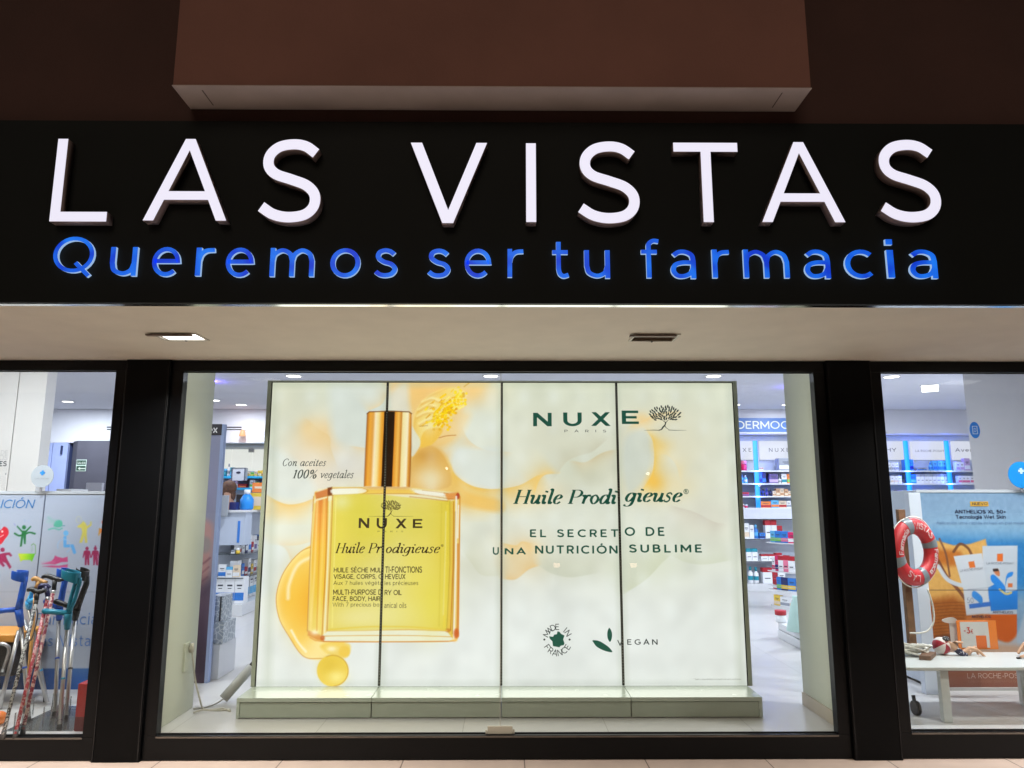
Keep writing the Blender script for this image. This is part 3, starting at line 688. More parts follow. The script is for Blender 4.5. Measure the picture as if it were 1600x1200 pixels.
cv.fill([(607,596),(754,596),(748,612),(728,630),(724,642),(736,650),(720,680),(690,700),(640,700),(628,670),(640,640),(620,610)], (247,206,130), .85, 6, smooth=5)
cv.blob((690,612), 50, 26, (246,190,100), .6); cv.blob((618,606), 14, 16, (246,205,140), .7)
cv.fill([(635,598),(640,640),(640,690),(618,700),(607,660),(607,620)], (226,222,205), .8, 5, smooth=5)
cv.fill([(642,700),(670,698),(690,705),(704,728),(712,745),(735,770),(783,782),(783,800),(735,792),(690,775),(642,765)], (240,196,110), .9, 4, smooth=5)
cv.blob((672,715), 24, 18, (226,168,70), .8); cv.blob((668,745), 22, 16, (232,222,190), .75); cv.blob((700,735), 16, 14, (243,196,95), .6)
cv.shade([(725,640),(722,665),(735,690),(760,703),(790,706)], (240,204,140), 14, .75, -1)
cv.fill([(705,715),(716,700),(745,700),(783,703),(783,762),(745,758),(712,742),(704,728)], (220,226,220), .85, 5, smooth=5)
cv.blob((752,665), 30, 40, (222,226,214), .8)
cv.shade([(704,724),(712,742),(735,758),(762,764),(790,763)], (238,190,85), 16, .95, -1)
cv.shade([(643,705),(656,696),(658,680),(648,664)], (222,220,200), 8, .8, 1)
# stamens and the fleshy middle
cv.fill([(652,690),(645,664),(652,640),(668,620),(695,607),(715,606),(728,616),(722,634),(705,652),(690,668),(676,690),(662,698)], (250,226,130), .85, 2.5, smooth=5)
cv.shade([(650,690),(646,664),(653,640),(669,620),(696,607)], (232,170,70), 7, .55, -1)
cv.fill([(656,697),(662,675),(680,668),(692,672),(680,690),(668,698)], (244,196,80), .95, 1.5, smooth=4)
rg = random.Random(3)
for i in range(46):
    t_ = rg.random(); x = 662+58*t_+rg.gauss(0,4); y = 648-36*t_+rg.gauss(0,5)+ (16 if rg.random()<.35 else 0)
    cv.line([(x,y),(x+rg.uniform(3,8),y-rg.uniform(1,6))], rg.uniform(1.4,3), rg.choice([(255,222,40),(252,205,25),(255,236,120),(226,160,30),(247,190,40)]), .9)
for i in range(26):
    x = 676+rg.random()*34; y = 642+rg.gauss(10,8); cv.disc((x,y), 2.2, 2, rg.choice([(255,215,20),(250,196,18),(232,166,30)]), .9)
for i in range(16):
    x = 708+rg.random()*20; y = 620+rg.gauss(0,7); cv.disc((x,y), 2.2, 2, (255,222,30), .9)
cv.line([(686,684),(698,681),(712,680)], 1.2, (190,120,50), .8, smooth=4); cv.line([(656,666),(668,665)], 1.2, (170,120,50), .7)
for pts in ([(652,650),(664,644),(676,642)],[(654,640),(668,632),(680,634)],[(660,628),(674,622),(686,626)],[(655,662),(668,655),(680,652)]): cv.line(pts, 4, (255,240,180), .6, smooth=4, feather=2); cv.line([(a,b+3) for a,b in pts], 2, (228,160,60), .4, smooth=4, feather=1.6)
for k in range(3):
    cx, cy = ((690,650),(703,640),(684,662))[k]
    for i in range(14): cv.disc((cx+rg.gauss(0,7), cy+rg.gauss(0,5)), 2.0, 1.8, rg.choice([(255,220,24),(252,206,16),(236,176,30)]), .9)
for i in range(70):
    t_ = rg.random(); x = np.interp(t_, [0,.45,1], [726,706,682])+rg.gauss(0,5); y = np.interp(t_, [0,.45,1], [611,634,660])+rg.gauss(0,4.5)
    cv.disc((x,y), rg.uniform(1.6,2.6), rg.uniform(1.4,2.2), rg.choice([(255,218,20),(254,208,14),(250,196,20),(255,232,90),(228,166,26)]), .95)
# the brown gold petal under the flower
cv.fill([(643,722),(652,709),(664,699),(676,697),(690,708),(699,722),(704,738),(700,762),(643,764)], (226,176,92), .8, 1.6, smooth=4)
cv.blob((672,748), 22, 18, (240,226,186), .85); cv.blob((668,712), 16, 9, (206,148,64), .7)
cv.fill([(642,712),(652,704),(657,690),(650,676),(642,668)], (226,226,206), .9, 1.2, smooth=4)
# left panel
cv.blob((505,735), 48, 34, (226,214,200), .6); cv.blob((560,640), 36, 40, (220,226,220), .6)
cv.blob((500,680), 26, 22, (238,206,150), .85); cv.blob((485,668), 14, 12, (240,205,140), .6)
cv.fill([(517,600),(560,598),(602,605),(602,680),(570,700),(535,695),(520,680),(516,640)], (216,222,214), .9, 8, smooth=5)
cv.shade([(480,655),(500,672),(515,682),(517,700),(526,725)], (232,200,140), 13, .55, -1)
cv.shade([(550,697),(580,700),(605,690)], (236,204,150), 9, .7, -1)
cv.shade([(575,642),(596,632),(605,615)], (244,210,150), 10, .6, 1)
cv.blob((545,725), 30, 22, (216,214,208), .7); cv.blob((465,730), 32, 26, (226,214,196), .55)
cv.shade([(416,772),(432,782),(450,788),(470,786),(492,778)], (240,196,110), 10, .95, -1)
cv.fill([(418,700),(450,712),(480,740),(492,765),(478,780),(450,782),(430,776),(416,768)], (218,224,219), .8, 7, smooth=5)
cv.shade([(410,850),(436,852),(462,852),(488,846)], (236,214,170), 9, .6, 1)
cv.fill([(408,848),(425,846),(444,856),(455,875),(440,905),(408,930)], (222,227,225), .8, 5, smooth=5)
cv.shade([(436,850),(448,860),(456,880)], (226,206,170), 6, .6, 1)
# right two panels
cv.shade([(784,764),(812,758),(838,744),(846,742)], (240,200,110), 15, .9, -1)
cv.shade([(836,770),(842,752),(852,742),(872,740)], (246,202,110), 13, .8, 1)
cv.shade([(868,745),(885,722),(905,712),(925,706),(945,690)], (208,204,180), 22, .8, 1)
cv.shade([(895,720),(915,722),(940,708),(962,702)], (214,190,140), 12, .6, -1)
cv.shade([(1004,764),(1018,742),(1022,716),(1020,690),(1012,676)], (250,196,70), 12, .95, -1)
cv.blob((1022,752), 14, 14, (253,190,60), .8); cv.blob((1030,698), 16, 10, (248,206,110), .75)
cv.shade([(985,665),(1008,655),(1025,646),(1060,642)], (243,206,140), 10, .6, -1); cv.blob((1003,655), 14, 10, (246,204,130), .7)
cv.fill([(975,690),(1005,672),(1018,700),(1014,735),(1000,760),(978,765)], (208,214,205), .8, 5, smooth=5)
cv.blob((1060,720), 45, 60, (222,218,196), .45)
cv.shade([(1024,712),(1040,710),(1056,726),(1062,748)], (240,214,150), 12, .45, 1)
cv.shade([(1050,790),(1085,800),(1115,815),(1130,818)], (206,196,180), 14, .5, -1)
cv.shade([(786,905),(806,905),(826,890),(842,884)], (232,196,135), 22, .85, 1)
cv.blob((822,856), 18, 10, (242,204,140), .75); cv.shade([(784,848),(806,852),(815,846),(828,848)], (238,196,120), 12, .7, -1)
cv.shade([(842,884),(862,896),(892,902),(930,896)], (206,208,188), 26, .8, 1)
cv.shade([(975,928),(1010,905),(1034,880),(1050,866)], (206,210,182), 30, .75, 1)
cv.shade([(1048,868),(1070,878),(1100,882),(1140,876)], (210,214,190), 24, .65, 1)
cv.shade([(722,860),(735,878),(752,898),(785,900)], (206,206,176), 12, .35, 1)
for a, b in (((418,1072),(430,598)),((594.5,1072),(604,598)),((783,1072),(784,598)),((974.5,1072),(962,598)),((1158,1072),(1141,598))):  # backlight weaker along joints and edges, painted into the sheet's colour
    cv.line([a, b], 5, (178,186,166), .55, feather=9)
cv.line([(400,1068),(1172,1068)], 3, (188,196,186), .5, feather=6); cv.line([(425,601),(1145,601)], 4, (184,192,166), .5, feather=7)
cv.noise(7, (38,24), 12); cv.noise(6, (18,3), 13)
for x in range(440, 1165, 47):                       # unevenness of the lamps behind the sheet
    for y in range(620, 1070, 48): cv.blob((x+rg.uniform(-4,4), y), 10, 14, (240,245,243), rg.uniform(.08,.34))
# --- drop of oil
drop = [(497,852),(470,862),(444,893),(432,930),(436,965),(452,995),(462,1012),(475,1026),(492,1031),(508,1028),(522,1010),(540,1000),(540,880)]
cv.fill(drop, None, 1, 1.2, smooth=6, stops=[(0,(250,216,120)),(.45,(246,190,70)),(.8,(248,208,100)),(1,(252,232,170))], a=(480,852), b=(500,1030))
cv.blob((470,930), 26, 46, (250,204,80), .7); cv.blob((490,945), 24, 40, (244,172,48), .75); cv.blob((505,1005), 24, 16, (252,234,170), .7)
cv.shade([(497,852),(470,862),(444,893),(432,930),(436,965),(452,995)], (255,236,170), 6, .75, 1); cv.line([(497,852),(470,862),(444,893),(432,930),(436,965),(452,995),(475,1026),(505,1029)], 1.1, (206,140,50), .8, smooth=6)
cv.line([(492,868),(466,882),(452,912),(450,935)], 5, (255,242,200), .75, smooth=6, feather=2); cv.line([(455,985),(466,1004),(478,1018)], 3, (255,246,214), .85, smooth=4, feather=1.2)
cv.fill([(500,1010),(520,1002),(545,1006),(547,1018),(540,1028),(520,1026)], (242,206,90), .85, 2, smooth=4); cv.disc((538,1018), 9, 9, (240,200,80), .9, 1.5)
cv.blob((518,1014), 7, 4, (255,246,214), .8)
cv.disc((520,1048), 25, 25, (238,205,80), 1, 1); cv.blob((515,1040), 14, 13, (226,190,60), .7); cv.blob((526,1058), 13, 9, (250,232,140), .9)
cv.line([(520+24*math.cos(a/6), 1048+24*math.sin(a/6)) for a in range(-12,10)], 1.1, (196,140,50), .7)
# --- the bottle, glass outline
body = [(490,776),(492,768),(518,761),(566,761),(645,762),(700,768),(718,768),(719.5,774),(718,900),(717,994),(714,1001),(700,1003),(505,1003),(482,994),(480,986),(484,880)]
cv.fill(body, (236,206,120), 1, 1)
cv.fill([(497,764),(570,762),(645,763),(712,770),(714,786),(640,780),(560,776),(490,786)], (238,230,196), .95, 1.5)
cv.fill([(560,764),(640,764),(652,772),(560,772)], (246,206,90), .9, 2); cv.fill([(492,770),(517,762),(519,773),(494,780)], (206,110,50), .85, 1.2)
cv.fill([(512,762),(519,761),(519,774),(512,775)], (96,40,20), .8, 1); cv.fill([(694,771),(716,769),(719,778),(700,782)], (226,140,60), .85, 1.5)
cv.disc((715.5,775), 3, 5, (176,60,40), .8)
for pts in ([(494,778),(520,774),(560,772),(600,771),(650,772),(700,779),(716,780)],[(519,763),(566,762)],[(660,766),(700,771)],[(649,771),(690,775),(694,770)],[(566,772),(575,767),(568,763)]): cv.line(pts, 1, (190,120,40), .75, smooth=4)
inner = [(521,774),(560,771.5),(600,773),(645,778),(690,782),(704,782),(703,880),(698,984),(640,982),(575,984),(513,985),(516,880)]
cv.fill(inner, None, 1, 1, stops=[(0,(230,208,92)),(.25,(224,208,92)),(.55,(226,214,122)),(.8,(230,212,106)),(1,(226,202,66))], a=(516,880), b=(702,880))
cv.blob((600,905), 60, 30, (232,222,146), .7); cv.blob((535,786), 14, 12, (232,232,190), .85); cv.blob((620,955), 60, 22, (236,226,140), .7); cv.blob((590,830), 40, 22, (224,208,70), .5); cv.blob((650,900), 26, 60, (236,220,92), .5)
cv.fill([(494,783),(512,778),(510,900),(504,992),(482,984),(486,880)], None, .97, 1, stops=[(0,(222,128,58)),(.12,(240,150,66)),(.35,(245,186,64)),(.7,(240,196,66)),(1,(240,214,110))], a=(500,780), b=(492,990))
cv.line([(496,782),(492,880),(485,984)], 3, (250,222,140), .7, feather=1.5); cv.line([(507,780),(503,880),(497,984)], 4, (255,226,130), .55, feather=2)
cv.line([(512,776),(509,880),(503,994)], 1.4, (206,130,46), .9); cv.line([(520,774),(516,880),(511,985)], 1.3, (190,120,40), .9); cv.line([(516,776),(512,880),(507,990)], 2.2, (248,240,206), .8)
cv.line([(490,776),(484,880),(480,986)], 1.2, (196,130,60), .8)
cv.fill([(704,783),(713,780),(712,880),(709,1000),(698,986),(702,880)], (228,190,70), .9, 1); cv.line([(713,776),(712,880),(709,998)], 2.6, (246,238,222), .9); cv.line([(718.5,776),(717.5,880),(716,994)], 1.6, (214,130,44), .95)
cv.line([(709,784),(708,880),(704,985)], 1.2, (190,106,34), .9); cv.line([(715.5,850),(715,930),(714,990)], 2, (206,110,40), .7); cv.line([(697,800),(696,870),(693,960)], 2, (238,232,170), .8, feather=1.2); cv.line([(703,783),(703,880),(698,984)], 1, (176,150,40), .7)
cv.fill([(512,986),(575,985),(640,984),(698,986),(708,999),(700,1002),(505,1002),(500,996)], (236,236,214), .95, 1)
for pts, c in (([(504,994),(560,993),(640,993),(706,995)],(214,160,70)),([(484,996),(505,1002.5),(600,1003),(700,1002),(712,1000)],(222,140,50)),([(512,986),(575,985),(640,984),(698,986)],(214,170,70))): cv.line(pts, 1.1, c, .85, smooth=3)
cv.fill([(481,985),(500,992),(507,1002),(495,1000),(481,993)], (222,140,60), .8, 1.2); cv.blob((492,988), 6, 4, (255,244,214), .8); cv.disc((504,997), 3.5, 4, (196,90,30), .8, 1.2)
cv.disc((713,990), 4, 8, (206,90,36), .85, 1.5); cv.disc((700,985), 4, 3, (196,110,40), .7, 1.2); cv.blob((711,1000), 3, 2.5, (250,200,120), .8)
cv.blob((560,800), 40, 26, (218,206,76), .6); cv.blob((560,965), 46, 20, (240,230,170), .65); cv.blob((675,940), 20, 40, (232,218,84), .6); cv.blob((655,815), 36, 24, (220,206,80), .5); cv.blob((530,860), 12, 50, (236,222,90), .5)
for a, b, w_, c, al in (((525,778),(519,980),1.2,(250,240,150),.6),((690,786),(686,978),1.5,(210,190,60),.5),((699,790),(694,980),2.5,(240,214,70),.6),((488,800),(485,970),1.5,(250,226,150),.6),((501,790),(495,985),1.2,(220,140,50),.6),((711,800),(707,990),1.0,(150,90,40),.5),((716.5,790),(715,840),2.0,(250,246,240),.8)): cv.line([a, b], w_, c, al, feather=1)
cv.fill([(520,764),(566,763.5),(572,768),(560,771),(522,772)], (244,244,232), .8, 1, smooth=3); cv.fill([(650,766),(692,770),(690,776),(655,772)], (246,244,230), .8, 1, smooth=3); cv.line([(513,984),(560,980),(600,979),(650,980),(698,985)], 2, (230,200,70), .7, smooth=4, feather=1)
cv.line([(640,776),(668,779),(700,783)], 1, (186,110,40), .7, smooth=3); cv.line([(505,1002),(600,1003),(700,1002)], 1, (200,120,50), .7)
# cap
cap = [(573.5,646),(577,643),(610,642),(639,643),(643,646),(643,700),(640.5,761),(568.5,760),(571,700)]
cv.fill(cap, None, 1, .9, stops=[(0,(120,70,20)),(.03,(196,120,40)),(.08,(240,168,60)),(.15,(226,160,72)),(.2,(250,232,190)),(.27,(246,222,150)),(.33,(240,170,60)),(.375,(226,150,50)),(.385,(34,20,10)),(.60,(36,22,12)),(.61,(120,66,20)),(.62,(226,146,46)),(.70,(246,190,90)),(.76,(200,130,50)),(.79,(244,226,160)),(.90,(250,238,200)),(.94,(226,160,70)),(.98,(190,116,40)),(1,(130,80,30))], a=(570.5,700), b=(643,701))
cv.line([(573.5,646.5),(577,643.5),(610,642.5),(639,643.5),(643,646.5)], 1.6, (110,70,30), .9)
cv.shade([(568.5,761),(600,761),(641,761)], (200,110,30), 4, .5, -1, smooth=0)

boxm = mat('sage grey lightbox profile', (.40,.44,.36), .45, noise=.03)
lb = thing('lightbox', 'four panel backlit poster of a golden oil bottle and white petals', 'poster', ((PX0+PX1)/2, YP+.1, PZ0))
fwz = .032
MB().box(PX0-fwz,PX0-.0045,YP-.012,YP+.16,PZ0,PZ1+.012).box(PX1+.0045,PX1+fwz,YP-.012,YP+.16,PZ0,PZ1+.012).box(PX0-.004,PX1+.004,YP-.006,YP+.16,PZ1+.001,PZ1+.012).box(PX0-.004,PX1+.004,YP+.02,YP+.16,PZ0,PZ1).build('frame', boxm, lb, bevel=.002)
pm = print_mat('backlit print', 1.02, .25, .15)
J = [XY(a,(598+1072)/2,YP) for a in ((604+594.5)/2, (784+783)/2, (962+974.5)/2)]
ed = [PX0-.001]+J+[PX1+.001]
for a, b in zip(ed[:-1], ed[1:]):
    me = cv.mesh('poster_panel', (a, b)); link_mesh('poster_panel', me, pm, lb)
for a, b in zip(ed[:-1], ed[1:]):      # the light the box throws out of each panel
    L = bpy.data.lights.new('lightbox_light', 'AREA'); L.shape = 'RECTANGLE'; L.size = b-a-.03; L.size_y = PZ1-PZ0-.05; L.energy = 7; L.color = (1,.98,.90)
    o = bpy.data.objects.new('lightbox_light', L); COL.objects.link(o); o.parent = lb; o.location = Vector(((a+b)/2, YP-.012, (PZ0+PZ1)/2))-ORG[lb]; o.rotation_euler = (R(-90),0,0)
jm = mat('dark poster joint', (.012,.014,.012), .5)
mb = MB(); mb.box(PX0-.004,PX0+.003,YP-.006,YP-.001,PZ0,PZ1); mb.box(PX1-.003,PX1+.004,YP-.006,YP-.001,PZ0,PZ1); mb.box(PX0,PX1,YP-.005,YP-.001,PZ1-.004,PZ1)
mb.build('edge_strip', jm, lb)
for x in J:
    mb = MB(); mb.box(x-.0085,x+.0085,YP-.007,YP-.001,PZ0+.005,PZ1-.002)
    for k in range(110):
        z = PZ0+.02+k*(PZ1-PZ0-.04)/110
        mb.box(x-.003,x+.003,YP-.0078,YP-.0071,z,z+.007,1)
    mb.build('joint', [jm, mat('joint slot', (.5,.52,.46), .5)], lb)

green = mat('dark green ink', (.008,.085,.058), .5, emit=(.006,.060,.040)); inkg = mat('dark ink', (.012,.028,.024), .5, emit=(.008,.016,.014)); brownink = mat('brown black ink', (.035,.022,.006), .5, emit=(.03,.018,.004)); faint = mat('faint grey ink', (.30,.32,.28), .5)
YT = YP-.003
def put(me, m, parent, x0, x1, yt, yb, Y=YT, skew=0, name='printed_lettering', tilt=0):
    fit_px(me, x0, x1, yt, yb, Y, skew=skew)
    for p in me.polygons: pass
    return link_mesh(name, me, m, parent)
def T(s, m, x0, x1, yt, yb, parent=None, space=1.0, weight=0.0, Y=YT, skew=0, name='printed_lettering'):
    return put(text_mesh(s, space, weight), m, parent or lb, x0, x1, yt, yb, Y, skew, name)
def wide(ch):
    t = .25; h_ = .19
    if ch == 'N': return [[(0,0),(t,0),(t,.66),(.90,0),(1.18,0),(1.18,1),(.93,1),(.93,.34),(.28,1),(0,1)]]
    if ch == 'X': return [[(0,0),(.30,0),(.6,.32),(.90,0),(1.2,0),(.76,.5),(1.17,1),(.89,1),(.6,.69),(.31,1),(.03,1),(.44,.5)]]
    if ch == 'E': return [[(0,0),(1,0),(1,h_),(t,h_),(t,.41),(.88,.41),(.88,.59),(t,.59),(t,1-h_),(.98,1-h_),(.98,1),(0,1)]]
    if ch == 'U':
        c = [(0,1)]+[(.55-.55*math.cos(a), .42-.42*math.sin(a)) for a in [math.pi*i/14 for i in range(15)]]+[(1.1,1),(1.1-t,1)]
        c += [(.55+(.55-t)*math.cos(a), .42-.24*math.sin(a)) for a in [math.pi*i/14 for i in range(15)]]+[(t,1)]
        return [c]
def nuxe(boxes, m):
    for ch, a, b, tp, bt in boxes: put(loops_mesh([lp for lp in wide(ch)]), m, lb, a, b, tp, bt)
nuxe((('N',833,862,645,666),('U',880,909,644.5,666),('X',923.5,954,644,665.5),('E',971.5,998,641.5,662.5)), green)
nuxe((('N',560.5,577,809.5,825),('U',588.5,604.5,809.5,826),('X',618,635.5,810.5,825.5),('E',645,660,811,825)), brownink)
T('PARIS', inkg, 882, 947, 671, 675.5, space=2.6); T('PARIS', brownink, 590, 630, 829, 831.5, space=2.4, weight=-.01)
def tree_logo(cx, cy, w, h, m, ground=True, gw=1.35, gy=0):
    mb = MB(); rr = random.Random(5)
    leaves = []; tries = 0
    while len(leaves) < 74 and tries < 4000:
        tries += 1
        u, v = rr.uniform(-1,1), rr.uniform(-1,1)
        if u*u+v*v > 1 or v > .62+.2*abs(u): continue
        x, y = cx+w*.46*u, cy-h*.12+h*.36*v
        if any(math.hypot((x-a)/1.0, (y-b)/.8) < w*.066 for a, b, _ in leaves): continue
        leaves.append((x, y, math.atan2(-(v-.9), u*1.3)+rr.uniform(-.25,.25)))
    for x, y, d in leaves:
        L = w*.050; pts = [(L*math.cos(q), L*.46*math.sin(q)) for q in [2*math.pi*i/8 for i in range(8)]]
        pp = [(x+p_*math.cos(d)-q_*math.sin(d), y-(p_*math.sin(d)+q_*math.cos(d))) for p_, q_ in pts]
        mb.add([(XY(a_,b_,YT), YT, ZY(b_,YT,a_)) for a_, b_ in pp], [tuple(range(8))])
    def bar(pts, ws):
        P = np.array([(XY(a_,b_,YT), ZY(b_,YT,a_)) for a_, b_ in pts]); tt = np.gradient(P, axis=0); tt /= np.linalg.norm(tt,axis=1)[:,None]; nn = np.stack([-tt[:,1],tt[:,0]],1)*(np.array(ws)*cv.k/2)[:,None]
        mb.add([(x,YT,z) for x,z in P+nn]+[(x,YT,z) for x,z in P-nn], [(i,len(P)+i,len(P)+i+1,i+1) for i in range(len(P)-1)])
    q = h/34.0
    bar(spline([(cx+1*q,cy+8*q),(cx-.5*q,cy+13*q),(cx-4*q,cy+17*q),(cx-6*q,cy+20*q),(cx-10*q,cy+21*q)], 4), list(np.interp(range(17), [0,8,16], [1.6*q,2.2*q,1.0*q])))
    bar(spline([(cx-.5*q,cy+14*q),(cx+1*q,cy+17*q),(cx+6*q,cy+20.5*q)], 4), list(np.linspace(1.2*q,.5*q,9)))
    bar([(cx+1*q,cy+9*q),(cx+5*q,cy+5*q)], [1*q,.6*q]); bar([(cx,cy+9*q),(cx-5*q,cy+5*q)], [1*q,.6*q])
    gy = cy+21.3*q
    bar([(cx-33*q*gw/1.35,gy),(cx-18*q,gy-.3*q),(cx-8*q,gy)], [.3*q,.9*q,.9*q]); bar([(cx+5*q,gy-.4*q),(cx+15*q,gy),(cx+33*q*gw/1.35,gy)], [.8*q,.8*q,.3*q])
    link_mesh('printed_tree', mb.mesh('printed_tree'), m, lb)
tree_logo(1039.5, 651, 53, 34, inkg)
tree_logo(611, 793, 33, 22, brownink, gw=2.2)
put(italic_mesh('Huile Prodi', .118, .034), green, lb, 802, 966, 763, 788); put(italic_mesh('gieuse', .118, .034), green, lb, 973, 1067, 763.5, 791.5)
put(italic_mesh('Huile Pr', .092, .032), brownink, lb, 524, 597, 847, 864.5); put(italic_mesh('odigieuse', .092, .032), brownink, lb, 603, 688, 848, 869)
T('®', green, 1068, 1076, 764, 772); T('®', brownink, 689, 693, 850.5, 854.5)
put(italic_mesh('Con aceites', .078, .034, .015), inkg, lb, 442, 510, 716.5, 728.5); put(italic_mesh('100%', .10, .034), inkg, lb, 457.5, 496, 733.5, 748); put(italic_mesh('vegetales', .078, .034, .015), inkg, lb, 501, 553, 734, 751)
T('EL SECRET', green, 828, 966, 827, 839.5, space=1.35, weight=.035); T('O DE', green, 976, 1038, 823.5, 837.5, space=1.35, weight=.035)
T('U', green, 770, 779.5, 855, 867, weight=.035); T('NA', green, 788.5, 822, 854.5, 866.5, space=1.3, weight=.035); T('NUTRICIÓN', green, 836, 965, 848.5, 865.5, space=1.25, weight=.035); T('SUBLIME', green, 983, 1096.5, 850.5, 863.5, space=1.35, weight=.035)
bl = (('HUILE SÈCHE MUL','TI-FONCTIONS',521.5,596,602,659.5,884.5,894.5,.02),('VISAGE, CORPS, C','HEVEUX',521,597,601.5,633.5,896,905.5,.02),('Aux 7 huiles végéta','les précieuses',521,597,601,653.5,907,915.5,-.012),
      ('MULTI-PURPOSE D','RY OIL',520.5,597,601,627.5,921,929.5,.02),('FACE, BODY, HAIR',None,520,594,0,0,930.5,940,.02),('With 7 precious bot','anical oils',519.5,596,600.5,635,941,949.5,-.012))
for s1, s2, a, b, c, d, tp, bt, wt in bl:
    T(s1, brownink, a, b, tp, bt, weight=wt)
    if s2: T(s2, brownink, c, d, tp+.5, bt+.5, weight=wt)
T('* Sujeto a disponibilidad en los puntos de venta autorizados', faint, 1084, 1158, 1060, 1063, weight=-.01)
# round mark and vegan leaves
def arc_text(s, cx, cy, rx, ry, a0, a1, size, m, inside=False):
    for k, ch in enumerate(s):
        if ch == ' ': continue
        a = R(a0+(a1-a0)*k/(len(s)-1)); x, y = cx+rx*math.cos(a), cy-ry*math.sin(a)
        rot = a-math.pi/2 if not inside else a+math.pi/2
        me = text_mesh(ch); v = verts(me); mn, mx = v.min(0), v.max(0); v[:,:2] -= (mn[:2]+mx[:2])/2; v[:,:2] *= size*cv.k/.73
        c_, s_ = math.cos(rot), math.sin(rot); X0, Z0 = XY(x,y,YT), ZY(y,YT,x)
        o = np.stack([X0+v[:,0]*c_-v[:,1]*s_, np.full(len(v), YT), Z0+v[:,0]*s_+v[:,1]*c_], 1); set_verts(me, o)
        yield me
def joined(gen, m, name='printed_lettering'):
    mb = MB()
    for me in gen:
        mb.add([tuple(v.co) for v in me.vertices], [tuple(p.vertices) for p in me.polygons]); bpy.data.meshes.remove(me)
    link_mesh(name, mb.mesh(name), m, lb)
joined(arc_text('MADE IN', 871, 999.5, 19, 20, 152, 30, 6.3, inkg), inkg); joined(arc_text('FRANCE', 871, 999.5, 19, 20.5, 214, 326, 6.3, inkg, True), inkg)
def flat(name, pts, m, Y=YT, parent=None, smooth=0):
    pts = spline(pts, smooth, True) if smooth else pts
    me = loops_mesh([[(XY(x,y,Y), ZY(y,Y,x)) for x, y in pts]]); v = verts(me); set_verts(me, np.stack([v[:,0], np.full(len(v),Y), v[:,1]],1))
    return link_mesh(name, me, m, parent or lb)
flat('printed_map', [(858,994),(864,995),(866,991.5),(870,991),(871,986.5),(874,987),(877,990.5),(882,993),(880,999),(882,1005),(881,1008),(876,1009),(874,1011.5),(864,1009.5),(863,1002),(859,998)], green)
for x in (850.5, 890): flat('printed_dot', [(x+1.6*math.cos(a), 999.3+1.6*math.sin(a)) for a in [2*math.pi*i/10 for i in range(10)]], inkg)
flat('printed_leaf', [(926,1000.5),(936,1001.5),(947,1008),(953,1013),(956.5,1019),(945,1017),(933,1011),(928,1005)], green, smooth=4)
flat('printed_leaf', [(952,981),(956,988),(956,997),(953,1003),(949.5,997),(949,988)], green, smooth=4)
T('V', inkg, 964.5, 973, 1000, 1010, weight=.02); T('EGAN', inkg, 980, 1027.5, 997.5, 1007.5, space=1.4, weight=.02)

# ------------------------------------------------------------------ plinth of four modules
sage = mat('sage white lacquer', (.50,.56,.48), .25, noise=.02, coat=.2); sage2 = mat('sage front lacquer', (.42,.47,.39), .35, noise=.03)
YQ = PZ(780,1123,FZ).y; zt = ZY(1090,YQ)
xf = [XY(a,1100,YQ) for a in (369,580,783,986.5,1192)]
names = ['outer left','inner left','inner right','outer right']
for k in range(4):
    a, b = xf[k]+.0015, xf[k+1]-.0015
    t = thing('plinth_module', 'sage white low plinth module under the poster, %s of the four' % names[k], 'plinth', ((a+b)/2,YQ,FZ), 'plinth modules under the poster')
    MB().box(a,b,YQ,YP+.16,zt-.026,zt).build('top_board', sage, t, bevel=.0015)
    aa, bb = (a+.02 if k == 0 else a), (b-.022 if k == 3 else b)
    MB().box(aa+.002,bb-.002,YQ+.008,YQ+.03,FZ+.006,zt-.031).build('drawer_front', sage2, t, bevel=.0015)
    mb = MB().box(a+.004,b-.004,YQ+.031,YP+.15,FZ+.003,zt-.0265)
    if k == 0: mb.box(a,aa,YQ+.003,YQ+.2,FZ+.003,zt-.0265)
    if k == 3: mb.box(bb,b,YQ+.003,YQ+.2,FZ+.003,zt-.0265)
    mb.build('carcass', sage, t)
# ================================================================== inside the shop
NOT_FIRST = ['first','second','third','fourth','fifth','sixth','seventh','eighth','ninth','tenth','eleventh','twelfth','thirteenth','fourteenth','fifteenth']
def C(name, r, g, b, rough=.45): return mat(name, tuple(float(v) for v in lin((r,g,b))), rough)
shelfw = mat('white shelf lacquer', (.70,.71,.73), .3); panelw = mat('pale blue grey panel', (.52,.57,.66), .5, noise=.02); steel = mat('brushed steel', (.60,.60,.60), .3, 1.0); darkm = mat('dark grey plastic', (.02,.021,.024), .5)
glassdark = mat('glass shelf edge', (.05,.07,.08), .15); lit_header = glow('backlit white header', (.80,.81,.90), .86); led = glow('blue led strip', (.0,.30,1.0), 1.15)
YB = 6.9
# ceiling lamps
ring = mat('white lamp ring', (.75,.75,.75), .4); hot = glow('downlight lens', (1,.98,.95), 6.0)
def downlight(px, py, r=.075, power=0, label='', lum=True):
    p = PZ(px, py, CZ)
    t = thing('downlight', label, 'lamp', (p.x,p.y,CZ), 'round lamps in the shop ceiling')
    mb = MB(); mb.lathe([(r*1.25,CZ-.0005),(r*1.25,CZ-.006),(r,CZ-.010),(r*.98,CZ-.004)], (p.x,p.y,0), 24, cap=False); mb.build('ring', ring, t)
    MB().lathe([(r*.97,CZ-.008),(r*.97,CZ-.0045)], (p.x,p.y,0), 24).build('lens', hot, t)
    if power:
        L = bpy.data.lights.new('downlight_light', 'AREA'); L.shape = 'DISK'; L.size = r*2.2; L.energy = power; L.color = (.84,.89,1)
        o = bpy.data.objects.new('downlight_light', L); COL.objects.link(o); o.parent = t; o.location = (0,0,-.02)
PW = 48
